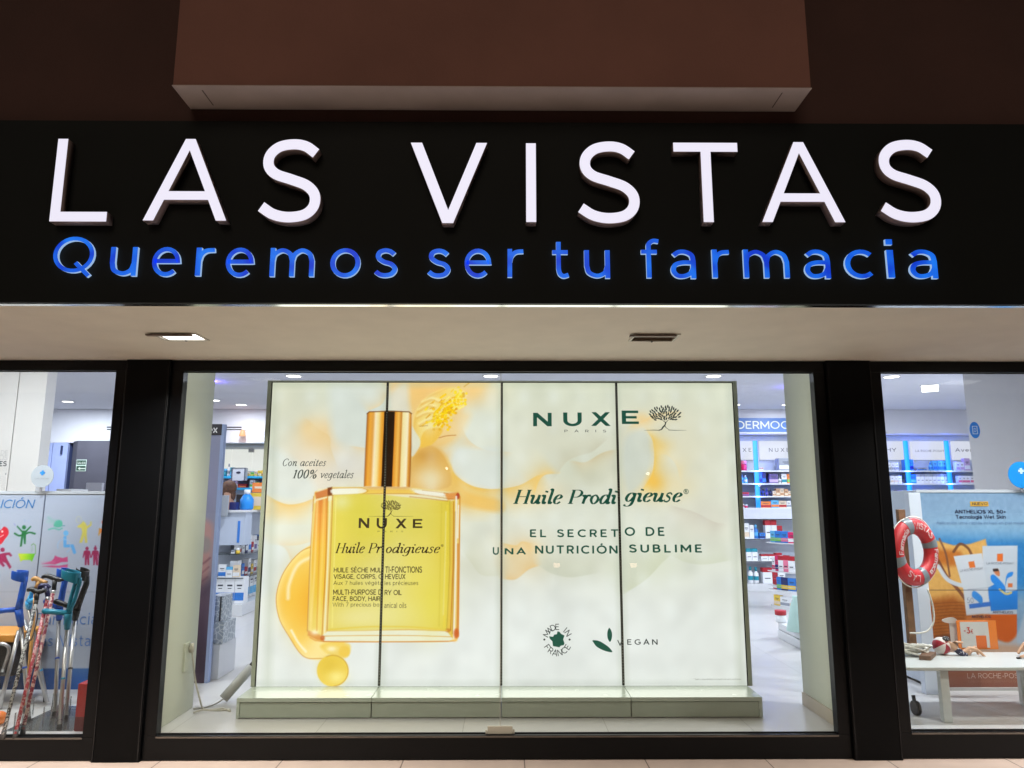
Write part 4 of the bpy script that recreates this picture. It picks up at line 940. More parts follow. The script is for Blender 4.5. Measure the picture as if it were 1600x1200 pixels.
downlight(459,587,.085,PW,'round ceiling lamp above the upper left corner of the poster'); downlight(767,587,.085,PW,'round ceiling lamp above the middle of the poster'); downlight(1115,587,.085,PW,'round ceiling lamp above the upper right corner of the poster')
downlight(335,625,.075,0,'round ceiling lamp just right of the left cream reveal'); downlight(377,632,.08,15,'round ceiling lamp between two others, left of the poster'); downlight(411,648,.07,0,'round ceiling lamp touching the left edge of the poster')
downlight(1149,632,.07,0,'round ceiling lamp touching the right edge of the poster, above the white lettering'); downlight(1229,632,.07,15,'round ceiling lamp at the edge of the right cream reveal')
downlight(1393,588,.085,PW*1.3,'round ceiling lamp at the upper left corner of the right window')
downlight(106,627,.075,PW,'small dazzling ceiling lamp in the left window')
def panel_light(px, py, w, d, power, label):
    p = PZ(px, py, CZ); t = thing('panel_light', label, 'lamp', (p.x,p.y,CZ), 'square light panels in the shop ceiling')
    mb = MB(); t.rotation_euler.z = -math.atan2(p.x, p.y+CD)
    for b in ((-w,w,-d,-d+.02),(-w,w,d-.02,d),(-w,-w+.02,-d+.02,d-.02),(w-.02,w,-d+.02,d-.02)): mb.box(b[0],b[1],b[2],b[3],-.012,-.0005)
    mb.build('trim', ring, t, local=True); MB().box(-w+.021,w-.021,-d+.021,d-.021,-.009,-.0006).build('diffuser', hot, t, local=True)
    L = bpy.data.lights.new('panel_light_light', 'AREA'); L.size = w*1.8; L.energy = power; L.color = (.84,.89,1)
    o = bpy.data.objects.new('panel_light_light', L); COL.objects.link(o); o.parent = t; o.location = (0,0,-.03)
panel_light(1453,606,.115,.33,80,'bright square light panel in the right window ceiling'); panel_light(-2,601,.11,.28,55,'bright square light panel at the left edge of the photo')

for x_, lab in ((-4.6,'window lamp over the walker'),(-3.5,'window lamp over the crutches'),(3.5,'window lamp over the lifebuoy'),(4.6,'window lamp over the sun cream display')):
    t = thing('downlight', lab+', hidden behind the top frame', 'lamp', (x_,.33,CZ), 'round lamps in the shop ceiling')
    MB().lathe([(.1,CZ-.0005),(.1,CZ-.006),(.08,CZ-.010),(.078,CZ-.004)], (x_,.33,0), 24, cap=False).build('ring', ring, t); MB().lathe([(.078,CZ-.008),(.078,CZ-.0045)], (x_,.33,0), 24).build('lens', hot, t)
    L = bpy.data.lights.new('downlight_light', 'AREA'); L.shape = 'DISK'; L.size = .16; L.energy = 42; L.color = (.92,.95,1)
    o = bpy.data.objects.new('downlight_light', L); COL.objects.link(o); o.parent = t; o.location = (0,0,-.02)
for px, py, lab in ((327,603,'left'),(1242,611,'right')):  # blue lamps added out of view to make the blue smears on the ceiling
    c = PZ(px, py, CZ-.06); t = thing('tint_lamp', 'small blue uplight added out of view behind the %s cream reveal, tinting the ceiling' % lab, 'lamp', tuple(c), 'added blue lamps')
    MB().box(c.x-.05,c.x+.05,c.y-.012,c.y+.012,c.z-.03,c.z-.012).build('housing', ring, t); MB().box(c.x-.045,c.x+.045,c.y-.009,c.y+.009,c.z-.0115,c.z-.006).build('lens', glow('blue uplight lens', (.12,.10,1), 4), t)
    L = bpy.data.lights.new('tint_lamp_light','POINT'); L.energy = 5; L.color = (.16,.10,1); L.shadow_soft_size = .02; o = bpy.data.objects.new('tint_lamp_light', L); COL.objects.link(o); o.parent = t; o.location = (.02 if px < 800 else -.02,0,.02)
# bulkhead along the back, with slots and the blue section sign
bzl = ZY(692,YB); bzr = ZY(677,YB); xm = XY(790,680,YB)
bulk = mat('bulkhead paint', (.66,.67,.72), .8, noise=.02)
bulk2 = mat('right bulkhead paint', (.72,.72,.77), .8, noise=.02)
t = thing('bulkhead', 'white bulkhead over the left shelves with two black air slots', 'bulkhead', (-5,YB,bzl)); MB().box(-9.19,xm,YB,7.415,bzl,CZ-.002).build('face', bulk, t)
def slot(x0, x1, y0, y1, parent): MB().box(XY(x0,y0,YB),XY(x1,y0,YB),YB-.004,YB-.0005,ZY(y1,YB),ZY(y0,YB)).build('air_slot', darkm, parent)
slot(349,377.5,667,668.8,t); slot(349,377.5,670.8,672.4,t); slot(167,182,667,669,t); slot(167,182,670.6,672.4,t)
t = thing('bulkhead', 'white bulkhead over the right shelves carrying the blue section sign', 'bulkhead', (5,YB,bzr)); MB().box(xm+.01,9.19,YB,7.415,bzr,CZ-.002).build('face', bulk2, t)
bx_ = (XY(1135,660,YB), XY(1420,660,YB)); sg_t = thing('section_sign', 'blue grey section sign with white capitals DERMOCO on the right bulkhead', 'sign', (bx_[0],YB,ZY(675,YB)))
MB().box(bx_[0],XY(1340,660,YB),YB-.012,YB-.0005,ZY(674.5,YB),ZY(653,YB)).build('board', C('slate blue board', 84,122,186), sg_t)
T('DERMOCOSMETICA', glow('lit white lettering', (.86,.87,.85), .9), 1151, 1151+98*14/7.6, 656, 670.5, sg_t, weight=.01, Y=YB-.014, name='lettering')
# orange lamp reflection, built as an added spot lamp
t = thing('glow_spot', 'small added spot lamp giving the orange lamp reflection on the left bulkhead', 'lamp', (XY(379,676,YB-.1),YB-.1,ZY(682,YB-.1)))
p = PY(379,676,YB-.08); MB().lathe([(.012,.05),(.035,.03),(.055,-.05),(.05,-.055)], (p.x,p.y,p.z), 16).build('shade', glow('warm spot', (1,.50,.26), 1.0), t); MB().box(p.x-.012,p.x+.012,p.y,YB-.0005,p.z+.03,p.z+.05).build('arm', steel, t)
Lw = bpy.data.lights.new('glow_spot_light','POINT'); Lw.energy = 1.2; Lw.color = (1,.45,.25); Lw.shadow_soft_size = .05; o = bpy.data.objects.new('glow_spot_light', Lw); COL.objects.link(o); o.parent = t; o.location = (0,-.12,.03)

# ------------------------------------------------------------------ products
ink = C('product ink', 60,64,76)
PALS = {'white':(232,234,238),'cream':(226,206,180),'pink':(226,120,150),'magenta':(205,30,95),'red':(176,30,44),'navy':(30,42,104),'blue':(44,120,205),'sky blue':(96,178,226),'teal':(30,140,160),'green':(120,190,90),'yellow':(232,196,70),'orange':(232,130,60),'tan':(196,150,112),'grey':(150,156,168),'lilac':(196,170,206),'violet':(96,80,140),'black':(26,26,32),'amber':(120,52,26)}
def pc(n): return C(n+' packaging', *PALS[n])
PROTO = {}
def proto(kind, c1, c2, w, d, h):
    key = (kind,c1,c2,round(w,3),round(h,3))
    if key in PROTO: return PROTO[key]
    mb = MB(); m = [pc(c1), pc(c2), ink]
    if kind == 'carton':
        mb.box(-w/2,w/2,0,d,0,h); mb.box(-w/2+.0005,w/2-.0005,-.0012,-.0002,h*.12,h*.42,1); mb.box(-w*.28,w*.28,-.0012,-.0002,h*.66,h*.72,2); mb.box(-w*.2,w*.2,-.0012,-.0002,h*.56,h*.59,2)
    elif kind == 'capped box':
        mb.box(-w/2,w/2,0,d,0,h*.72); mb.box(-w/2,w/2,0,d,h*.722,h,1); mb.box(-w*.3,w*.3,-.0012,-.0002,h*.3,h*.36,2)
    elif kind == 'bottle':
        mb.lathe([(w*.46,0),(w*.5,h*.04),(w*.5,h*.62),(w*.2,h*.74),(w*.2,h*.76)], (0,w*.5,0), 14); mb.lathe([(w*.24,h*.762),(w*.24,h*.98),(w*.2,h)], (0,w*.5,0), 12, 1); mb.lathe([(w*.504,h*.2),(w*.504,h*.45)], (0,w*.5,0), 14, 1, cap=False)
    elif kind == 'tube':
        mb.add([(-w*.36,w*.1,0),(w*.36,w*.1,0),(w*.36,w*.75,0),(-w*.36,w*.75,0),(-w/2,w*.36,h),(w/2,w*.36,h),(w/2,w*.46,h),(-w/2,w*.46,h)], [(0,3,2,1),(4,5,6,7),(0,1,5,4),(2,3,7,6),(1,2,6,5),(3,0,4,7)]); mb.box(-w*.37,w*.37,w*.08,w*.78,0,h*.16,1)
    elif kind == 'jar':
        mb.lathe([(w*.46,0),(w*.5,h*.1),(w*.5,h*.62)], (0,w*.5,0), 14); mb.lathe([(w*.52,h*.622),(w*.52,h),], (0,w*.5,0), 14, 1)
    me = mb.mesh(kind.replace(' ','_'))
    bm = bmesh.new(); bm.from_mesh(me); bmesh.ops.recalc_face_normals(bm, faces=bm.faces); bm.to_mesh(me); bm.free()
    for q in m: me.materials.append(q)
    PROTO[key] = me; return me
NPROD = [0]
def row(place, group, xs, y, z, items, rotz=0):
    """items from left to right: (kind, colour, second colour, width, depth, height, gap)"""
    x = xs; k = 0
    for it in items:
        if it is None: x += .05; continue
        kind, c1, c2, w, d, h = it[:6]; gap = it[6] if len(it) > 6 else .006
        me = proto(kind, c1, c2, w, d, h)
        o = bpy.data.objects.new('product_'+kind.replace(' ','_'), me); COL.objects.link(o)
        o.location = (x+w/2, y+random.uniform(0,.012), z+.0006); o.rotation_euler.z = random.uniform(-.05,.05)
        if rotz: o.location = (xs, y+(x-xs)+w/2, z+.0006); o.rotation_euler.z = R(rotz)+random.uniform(-.04,.04)
        trim = '' if kind == 'carton' and c1 == c2 else {'carton':' with %s band','capped box':' with %s top','bottle':' with %s cap','tube':' with %s cap','jar':' with %s lid'}[kind] % c2
        tag(o, '%s %s%s, %s on %s' % (c1, kind, trim, NOT_FIRST[min(k,14)], place), {'capped box':'box'}.get(kind,kind), group)
        x += w+gap; k += 1; NPROD[0] += 1
    return x
def rep(it, n): return [it]*n

# ------------------------------------------------------------------ right wall unit with blue strips
ws = thing('wall_shelving', 'white wall shelving with blue lit strips and backlit headers, behind the right of the poster', 'shelving', (XY(1140,900,YB),YB,FZ))
ua, ub = XY(1105,800,YB), XY(1562,800,YB)
YK = 7.25
MB().box(ua,ub,YK,YK+.03,FZ,bzr-.01).build('back_panel', panelw, ws)
MB().box(ua,ub,YB+.02,YK-.002,FZ+.001,ZY(913,YB)).build('base', shelfw, ws, bevel=.004)
zs = [ZY(a,YB+.02) for a in (735,755,775,793.5,811,842,877)]
for i, z in enumerate(zs):
    MB().box(ua,ub,YB+.02,YK-.002,z-.022 if i < 4 else z-.012,z).build('shelf', [shelfw, glassdark], ws, bevel=.002)
    if i > 3: MB().box(ua,ub,YB+.017,YB+.0198,z-.012,z-.002).build('shelf_edge', glassdark, ws)
MB().box(ua,ub,YB+.0,YB+.018,ZY(811,YB)+.001,ZY(795,YB)).build('drawer_front', C('white marble drawer', 206,210,222), ws, bevel=.003)
strips = (1131,1181,1249,1340,1417,1481)
for px in strips:
    x = XY(px,700,YB); MB().box(x-.036,x+.036,YB+.026,YB+.040,zs[3]-.02,ZY(688,YB)).build('led_strip', led, ws)
xs_ = [XY(p_,700,YK) for p_ in strips]
for a, b, word in ((0,1,'NUXE'),(1,2,'NUXE'),(2,3,'LIERAC'.replace('I','I')),(3,4,'VICHY'),(4,5,'LA ROCHE-POSAY'),(5,None,'Avene')):
    x0 = xs_[a]+.047; x1 = (xs_[b]-.047) if b is not None else ub-.02
    h = MB().box(x0,x1,YK-.06,YK-.001,ZY(718,YK-.06),ZY(689,YK-.06)).build('header_panel', lit_header, ws)
    if word in ('LIERAC',): continue
    cx = (x0+x1)/2; wz = (ZY(706,YK-.06), ZY(699.5 if word != 'LA ROCHE-POSAY' else 702,YK-.06)); hw = {'NUXE':.17,'VICHY':.2,'LA ROCHE-POSAY':.24,'Avene':.19}[word]
    me = text_mesh(word, 1.5 if word == 'NUXE' else 1.1); fit(me, (cx-hw,YK-.0625,wz[0]), (cx+hw,YK-.0625,wz[0]), (cx-hw,YK-.0625,wz[1])); link_mesh('header_lettering', me, C('header grey ink', 96,100,112), h)
Lb = bpy.data.lights.new('led_glow','AREA'); Lb.shape = 'RECTANGLE'; Lb.size = .06; Lb.size_y = 1.0; Lb.energy = 7; Lb.color = (.06,.16,1)
for px in (1181,1417,1481):
    o = bpy.data.objects.new('led_glow', Lb); COL.objects.link(o); o.location = (XY(px,700,YB), YB-.02, 2.05); o.rotation_euler = (R(90),0,0); o.parent = ws; o.location = o.location-ORG[ws]
g = 'products on the wall shelving behind the poster'
X = lambda px: XY(px,800,YB+.06)
w_, B_ = 'white', 'blue'
row('top shelf right of the poster', g, X(1152), YB+.06, zs[0], [('carton','pink','magenta',.10,.12,.13),('jar','magenta','pink',.10,.12,.16),None,None,None,('carton','tan','white',.10,.1,.05),None,None,None,None,None,('carton','grey','white',.28,.16,.20)])
row('second shelf right of the poster', g, X(1152), YB+.06, zs[1], [('carton','tan','cream',.07,.1,.05),('bottle','sky blue','blue',.06,.06,.13),('bottle','sky blue','white',.06,.06,.13),None,None,None,('carton','blue','navy',.07,.1,.18),('carton','navy','blue',.06,.1,.18),None,('carton','violet','lilac',.14,.12,.15),('bottle','white','grey',.05,.05,.10),('carton','white','teal',.08,.08,.15),('carton','orange','green',.06,.08,.15)])
row('third shelf right of the poster', g, X(1151), YB+.06, zs[2], [('carton','violet','navy',.09,.1,.14),('carton','red','violet',.12,.1,.06),None,None,None,('bottle','navy','black',.05,.05,.14),('bottle','navy','black',.055,.05,.11),('bottle','navy','violet',.05,.05,.13),('bottle','navy','black',.05,.05,.10),('carton','cream','tan',.05,.08,.08),('carton','tan','cream',.06,.08,.12),('carton','cream','tan',.06,.08,.12),('carton','tan','cream',.06,.08,.11),('carton','cream','tan',.07,.08,.08)])
row('fourth shelf right of the poster', g, X(1153), YB+.06, zs[3], [('jar','grey','black',.06,.06,.06),('bottle','white','magenta',.05,.05,.09),('jar','magenta','white',.05,.05,.05),None,None,None,None,('carton','orange','red',.16,.1,.10),('carton','sky blue','orange',.12,.1,.12),('carton','cream','red',.12,.1,.11),('carton','white','grey',.07,.1,.11)])
row('shelf below the white drawer', g, X(1161), YB+.06, zs[5], [('carton','white','cream',.085,.1,.24),('carton','white','white',.07,.1,.21),('bottle','blue','sky blue',.075,.07,.22),('carton','blue','navy',.09,.08,.09),('capped box','white','red',.09,.1,.29),('capped box','white','red',.09,.1,.29),('carton','red','white',.08,.1,.2)])
row('shelf of teal capped bottles', g, X(1163), YB+.06, zs[6], [('capped box','white','teal',.085,.08,.19),('capped box','white','teal',.085,.08,.19),None,('capped box','white','red',.11,.1,.10),('capped box','white','red',.11,.1,.10),('capped box','white','red',.10,.1,.12)])
row('base ledge right of the poster', g, X(1165), YB+.06, ZY(913,YB)+.001, [('bottle','white','teal',.08,.08,.26),('bottle','white','teal',.08,.08,.25),None,('capped box','white','red',.15,.1,.24),('carton','red','white',.08,.1,.17),('carton','white','grey',.11,.1,.18)])
X2 = lambda px: XY(px,760,YB+.06)
g2 = 'products on the wall shelving in the right window'
row('top shelf in the right window', g2, X2(1384), YB+.06, zs[0], rep(('carton','white','grey',.055,.08,.13),4)+[None,None,('carton','blue','navy',.14,.1,.18),None,('carton','grey','blue',.15,.1,.05),None,('bottle','sky blue','blue',.055,.05,.13)]+[('carton','sky blue','blue',.07,.08,.16)]*3+[None,None,None,('carton','white','lilac',.06,.08,.14),('carton','white','lilac',.06,.08,.14),('carton','lilac','white',.09,.08,.2)])
row('second shelf in the right window', g2, X2(1393), YB+.06, zs[1], rep(('carton','white','cream',.055,.08,.12),3)+[None,None,('carton','blue','sky blue',.13,.1,.14)]+rep(('capped box','white','grey',.06,.08,.15),8)+[None,None,None]+rep(('carton','white','pink',.06,.08,.12),4))
row('third shelf in the right window', g2, X2(1400), YB+.06, zs[2], [('capped box','white','violet',.09,.08,.09),('jar','white','red',.08,.08,.07)])

# ------------------------------------------------------------------ curved rack with round wire shelves, nearer
cx_, YR = XY(1262,900,5.2), 5.2
rk = thing('curved_rack', 'curved white rack of packs at the edge of the right cream reveal', 'shelving', (cx_,YR,FZ))
def dome(z0, z1, r, name, m, lip=False):
    pts = [(cx_+r*math.cos(a), YR-r*math.sin(a)) for a in [math.pi*(1-i/20) for i in range(21)]][::-1]
    MB().zprism(pts, z0, z1).build(name, m, rk)
    if lip: MB().tube([(x,y,z1+.05) for x,y in pts], .004, 6).build('wire_rim', steel, rk)
rr_ = cx_-XY(1206,860,5.0)
zr = [ZY(a,5.0) for a in (848,893,922,950)]
for z in zr[:3]: dome(z-.012, z, rr_, 'wire_shelf', shelfw, True)
dome(zr[3]-.10, zr[3]+.02, rr_*.97, 'lower_bin', shelfw, False)
MB().lathe([(.03,FZ+.05),(.03,ZY(830,5.2))], (cx_,YR-.02,0), 12).build('pole', steel, rk)
dome(FZ+.001, FZ+.05, rr_*.6, 'foot', shelfw)
def arc_row(place, z, items):
    k = 0; a = 172.0
    for kind, c1, c2, w, d, h in items:
        rad = rr_-.035-(d if False else 0); da = math.degrees(w/rad)*1.02
        am = R(a-da/2); me = proto(kind, c1, c2, w, .05, h)
        o = bpy.data.objects.new('product_'+kind.replace(' ','_'), me); COL.objects.link(o)
        o.location = (cx_+rad*math.cos(am), YR-rad*math.sin(am), z+.0006); o.rotation_euler.z = -(math.pi/2-am) if False else (math.pi/2-am)*-1
        o.rotation_euler.z = math.pi/2-am if False else -(am-math.pi/2)*1.0
        tag(o, '%s %s with %s, %s on the %s of the curved rack' % (c1, kind, c2, NOT_FIRST[k], place), {'capped box':'box'}.get(kind,kind), 'packs on the curved rack'); a -= da; k += 1
arc_row('top tier', zr[0], [('carton','sky blue','green',.10,.05,.15),('carton','blue','green',.10,.05,.15),('carton','blue','pink',.10,.05,.15),('carton','magenta','white',.12,.05,.14)])
arc_row('second tier', zr[1], [('carton','white','magenta',.07,.05,.17),('carton','magenta','navy',.06,.05,.2),('capped box','white','red',.08,.05,.2),('capped box','pink','red',.07,.05,.21),('capped box','white','red',.08,.05,.2)])
arc_row('third tier', zr[2], [('carton','red','white',.08,.05,.13),('carton','blue','green',.08,.05,.16),('carton','navy','yellow',.10,.05,.16),('carton','blue','yellow',.10,.05,.16)])
arc_row('lower bin', zr[3]+.021, [('carton','yellow','cream',.13,.05,.13),('carton','white','grey',.14,.05,.12),('carton','white','cream',.12,.05,.12)])
# low white podium with a pack on it
pd = thing('podium', 'low white podium on the floor beside the right cream reveal', 'podium', (XY(1235,1000,3.9),3.9,FZ))
q0 = PZ(1216,997,FZ); q1 = PZ(1253,1016,FZ); q2 = Vector((q1.x+.9, q1.y+.3, 0)); q3 = Vector((q0.x+.9, q0.y+.9, 0))
MB().zprism([(q0.x,q0.y),(q1.x,q1.y),(q2.x,q2.y),(q3.x,q3.y)], FZ+.001, FZ+.085).zprism([(q0.x+.01,q0.y+.004),(q1.x+.008,q1.y+.012),(q2.x,q2.y+.02),(q3.x,q3.y)], FZ+.09, FZ+.155).build('body', shelfw, pd, bevel=.004)
pz = FZ+.1556; pp = PZ(1231,975,pz)
row('white podium', 'packs on the low podium', pp.x-.08, pp.y+.05, pz, [('jar','white','red',.11,.1,.12)])
bc = PZ(1246,986,pz); o = MB().lathe([(.10,0),(.10,.01),(.045,.26),(.03,.28),(.03,.33)], (bc.x,bc.y,pz+.001), 18).build('glass_cone', C('pale aqua plastic', 190,222,216), origin=(bc.x,bc.y,pz)); tag(o, 'pale aqua cone shaped bottle on the low white podium', 'bottle')

# ------------------------------------------------------------------ left: gondola, cabinet with blue shelves, person
gA = PZ(350,963,FZ); gB = PZ(377,963,FZ); gx0, gx1, gy = gA.x-.25, gB.x, gA.y
gd = thing('gondola', 'white double sided shelf unit with glass shelves, left of the poster', 'shelving', (gx1,gy,FZ)); gy2 = gy+1.9
zt_ = ZY(797, gy)
MB().box(gx0,gx1,gy,gy2,FZ+.001,ZY(944,gy)).build('base', shelfw, gd, bevel=.004)
MB().box(gx0,gx1-.30,gy+.30,gy2,ZY(944,gy)+.001,zt_-.03).build('spine', panelw, gd)
MB().box(gx0,gx1-.02,gy+.02,gy2,zt_-.03,zt_).build('top_board', shelfw, gd, bevel=.003)
MB().box(gx0,gx1-.04,gy+.05,gy+.29,ZY(852,gy),zt_-.031).build('front_panel', C('pale grey blue front', 186,196,214), gd)
MB().box(gx1-.13,gx1-.10,gy+.044,gy+.049,ZY(848,gy),ZY(814,gy)).build('blue_label', pc('blue'), gd)
for a in (866,903):
    z = ZY(a, gy); MB().box(gx0,gx1-.02,gy+.03,gy2,z-.010,z).build('glass_shelf', glassdark, gd)
b0 = ZY(944,gy)+.002
gg = 'packs on the white double sided shelf unit'
row('white unit base, front', gg, gx1-.36, gy+.04, b0, rep(('carton','white','blue',.115,.16,.32),3))
row('white unit base, side', gg, gx1-.16, gy+.24, b0, rep(('carton','white','sky blue',.13,.12,.32,.02),9), 90)
row('upper glass shelf, side', gg, gx1-.12, gy+.10, ZY(866,gy)+.001, [('carton','white','red',.1,.06,.14,.02),('capped box','white','navy',.1,.08,.18,.02),('carton','navy','white',.09,.08,.2,.02),('carton','white','blue',.1,.08,.22,.02),('carton','red','white',.07,.06,.12,.02),('carton','white','violet',.1,.08,.2,.02),('capped box','white','navy',.1,.08,.18,.02),('carton','blue','white',.1,.08,.2,.02)], 90)
row('lower glass shelf, side', gg, gx1-.12, gy+.10, ZY(903,gy)+.001, [('carton','white','blue',.13,.1,.2,.02),('carton','blue','white',.1,.08,.15,.02),('carton','red','white',.09,.08,.1,.02),('carton','white','navy',.1,.08,.2,.02),('carton','yellow','white',.07,.06,.12,.02),('carton','white','red',.1,.08,.16,.02),('carton','white','teal',.1,.08,.16,.02)], 90)
row('lower glass shelf, front', gg, gx1-.34, gy+.05, ZY(903,gy)+.001, [('carton','white','blue',.09,.06,.16),('capped box','white','sky blue',.08,.06,.13),('carton','cream','white',.08,.06,.15)])
row('upper glass shelf, front', gg, gx1-.20, gy+.05, ZY(866,gy)+.001, [('carton','grey','white',.05,.04,.05),('jar','yellow','white',.05,.05,.07)])
for k, (x_, y_, c1, wd, hh, lab) in enumerate(((407,797,'yellow',.22,.22,'yellow box at the right end of the white unit top'),(409,779,'orange',.2,.13,'orange box stacked on the yellow box of the white unit'))):
    p = PY(x_, y_, gy+.5); zz = zt_+.001+(.0 if k == 0 else .225); o = MB().box(p.x-wd/2,p.x+wd/2,gy+.4,gy+.6,zz,zz+hh-.002).box(p.x-wd/2+.03,p.x+wd/2-.03,gy+.3985,gy+.3998,zz+.05,zz+hh-.05,1).build('product_box', [pc(c1), pc('cream')], origin=(p.x,gy+.4,zz), bevel=.003); tag(o, lab, 'box', gg)
p = PY(385, 797, gy+.25); o = MB().lathe([(.07,0),(.085,.02),(.085,.13),(.05,.19),(.035,.2)], (p.x,gy+.25,zt_+.001), 20).lathe([(.04,.202),(.04,.26)], (p.x,gy+.25,zt_+.001), 16, 1).build('product_bottle', [C('bright blue jug', 30,140,224), pc('white')], origin=(p.x,gy+.25,zt_)); tag(o, 'fat bright blue bottle on the white unit top', 'bottle', gg)
p = PY(364, 797, gy+.1); o = MB().box(p.x-.045,p.x+.045,gy+.08,gy+.18,zt_+.001,zt_+.10).build('product_box', pc('navy'), origin=(p.x,gy+.1,zt_), bevel=.003); tag(o, 'small navy box on the white unit top', 'box', gg)
p = PY(377, 797, gy+.5); o = MB().box(p.x-.06,p.x+.06,gy+.45,gy+.6,zt_+.001,zt_+.2).build('product_box', pc('black'), origin=(p.x,gy+.5,zt_), bevel=.003); tag(o, 'black box between the navy box and the blue bottle', 'box', gg)
# screen seen from behind
mp_ = PY(350, 790, gy-.05); t = thing('screen', 'grey computer screen seen from behind, in front of the person', 'screen', (mp_.x,gy+.1,zt_))
MB().box(XY(343,790,gy),XY(357.5,790,gy),gy-.03,gy,ZY(807,gy),ZY(774,gy)).build('back', C('screen grey', 150,156,164), t, bevel=.006); MB().box(mp_.x-.02,mp_.x+.02,gy+.0005,gy+.05,zt_-.05,ZY(790,gy)).build('stand', darkm, t)

cab = thing('wall_cabinet', 'white backlit wall cabinet with bright blue shelves, left of the poster', 'shelving', (XY(380,760,YB),YB,1.4))
ca, cb = XY(335,740,YB), XY(470,740,YB)
MB().box(ca,cb,YK,YK+.02,FZ,bzl-.01).build('back_panel', panelw, cab)
xd = [XY(a,720,YK-.05) for a in (346,362,394,430)]
for a, b in zip(xd[:-1], xd[1:]): MB().box(a+.004,b-.004,YK-.05,YK-.001,ZY(736,YK-.05),ZY(702,YK-.05)).build('lit_panel', glow('warm white lit panel', (.84,.84,.80), .9), cab)
MB().box(ca,cb,YK-.09,YK-.052,ZY(702,YK-.09),ZY(699,YK-.09)).build('rail', C('rail grey', 206,206,200), cab)
MB().box(XY(388.5,705,YK-.12),XY(396.5,705,YK-.12),YK-.13,YK-.091,ZY(707,YK-.12),ZY(701,YK-.12)).build('rail_bracket', C('bracket grey', 150,150,146), cab)
bsh = C('bright blue shelf', 40,176,232)
for a in (744,762): MB().box(ca,cb,YB,YK-.002,ZY(a,YB)-.035,ZY(a,YB)).build('blue_shelf', bsh, cab, bevel=.003)
bb = PY(373,741,YB-.1); t = thing('framed_sign', 'white framed box sign with a dark oval, among the blue shelves', 'sign', (bb.x,YB-.1,bb.z-.1))
sx0,sx1,sz0,sz1 = XY(361.5,740,YB-.1),XY(383.5,740,YB-.1),ZY(751,YB-.1),ZY(731,YB-.1)
MB().box(sx0,sx1,YB-.1,YB-.002,sz0,sz1).build('box', C('framed white', 206,210,220), t, bevel=.003); MB().box(sx0,sx0+.018,YB-.106,YB-.1005,sz0,sz1).box(sx1-.018,sx1,YB-.106,YB-.1005,sz0,sz1).box(sx0+.0185,sx1-.0185,YB-.106,YB-.1005,sz1-.01,sz1).build('frame', C('frame slate', 84,92,112), t)
oc = ((sx0+sx1)/2, sz0+(sz1-sz0)*.62); MB().prism([(oc[0]+.037*math.cos(a),oc[1]+.018*math.sin(a)) for a in [2*math.pi*i/20 for i in range(20)]], YB-.104, YB-.1005).build('oval', C('oval navy', 40,44,72), t)
g3 = 'products on the blue shelves'
Xl = lambda px: XY(px,760,YB+.05)
row('upper blue shelf', g3, Xl(345), YB+.05, ZY(744,YB)+.001, [('jar','teal','sky blue',.07,.1,.12),('bottle','white','grey',.05,.05,.2),('carton','teal','sky blue',.05,.08,.14)])
row('upper blue shelf, right part', g3, Xl(384), YB+.05, ZY(744,YB)+.001, [('carton','cream','yellow',.06,.08,.07),('carton','green','yellow',.05,.08,.06),('carton','cream','yellow',.05,.08,.08),('carton','yellow','cream',.06,.08,.09),('carton','yellow','red',.06,.08,.1),('carton','orange','red',.07,.08,.08)])
row('lower blue shelf', g3, Xl(345), YB+.05, ZY(762,YB)+.001, [('carton','sky blue','white',.11,.08,.08),('carton','lilac','white',.15,.08,.14),('carton','red','orange',.13,.08,.06),None,('carton','white','green',.08,.08,.12),('carton','green','white',.06,.08,.09),('carton','white','cream',.1,.08,.07)])

# person behind the unit
def skin_body(name, joints, edges, m, parent=None, sub=2, root=0):
    me = bpy.data.meshes.new(name); me.from_pydata([j[:3] for j in joints], edges, []); 
    o = bpy.data.objects.new(name, me); COL.objects.link(o); me.materials.append(m)
    md = o.modifiers.new('skin','SKIN'); md.use_smooth_shade = True
    for i, j in enumerate(joints):
        sv = me.skin_vertices[0].data[i]; sv.radius = (j[3], j[4] if len(j) > 4 else j[3]); sv.use_root = (i == root)
    o.modifiers.new('sub','SUBSURF').levels = sub; o.modifiers['sub'].render_levels = sub
    if parent: o.parent = parent
    return o
hp = PY(357.5,768,6.15); pf = Vector((hp.x, hp.y, FZ)); H_ = hp.z-FZ
pr = thing('person', 'person with brown hair and dark clothes standing behind the grey screen', 'person', pf)
s = (H_+.11)/1.72
J = [(0,0,.95,.13,.10),(0,.01,1.12,.125,.095),(0,.01,1.32,.15,.10),(0,0,1.45,.06,.06),(0,-.02,1.56,.055,.062),(0,-.03,1.64,.075,.09),(0,-.02,1.70,.05,.06),
     (.17,0,1.40,.055),(.22,.03,1.13,.045),(.20,-.14,.95,.034),(.19,-.22,.92,.03),(-.17,0,1.40,.055),(-.22,.03,1.13,.045),(-.2,-.14,.95,.034),(-.19,-.22,.92,.03),
     (.09,0,.86,.085),(.10,-.01,.48,.06),(.10,.02,.08,.04),(.10,-.12,.03,.032),(-.09,0,.86,.085),(-.10,-.01,.48,.06),(-.10,.02,.08,.04),(-.1,-.12,.03,.032)]
E = [(0,1),(1,2),(2,3),(3,4),(4,5),(5,6),(2,7),(7,8),(8,9),(9,10),(2,11),(11,12),(12,13),(13,14),(0,15),(15,16),(16,17),(17,18),(0,19),(19,20),(20,21),(21,22)]
body_ = skin_body('body', [(x*s,y*s,z*s,*[r*s for r in q]) for x,y,z,*q in J], E, C('person skin', 205,160,135), pr)
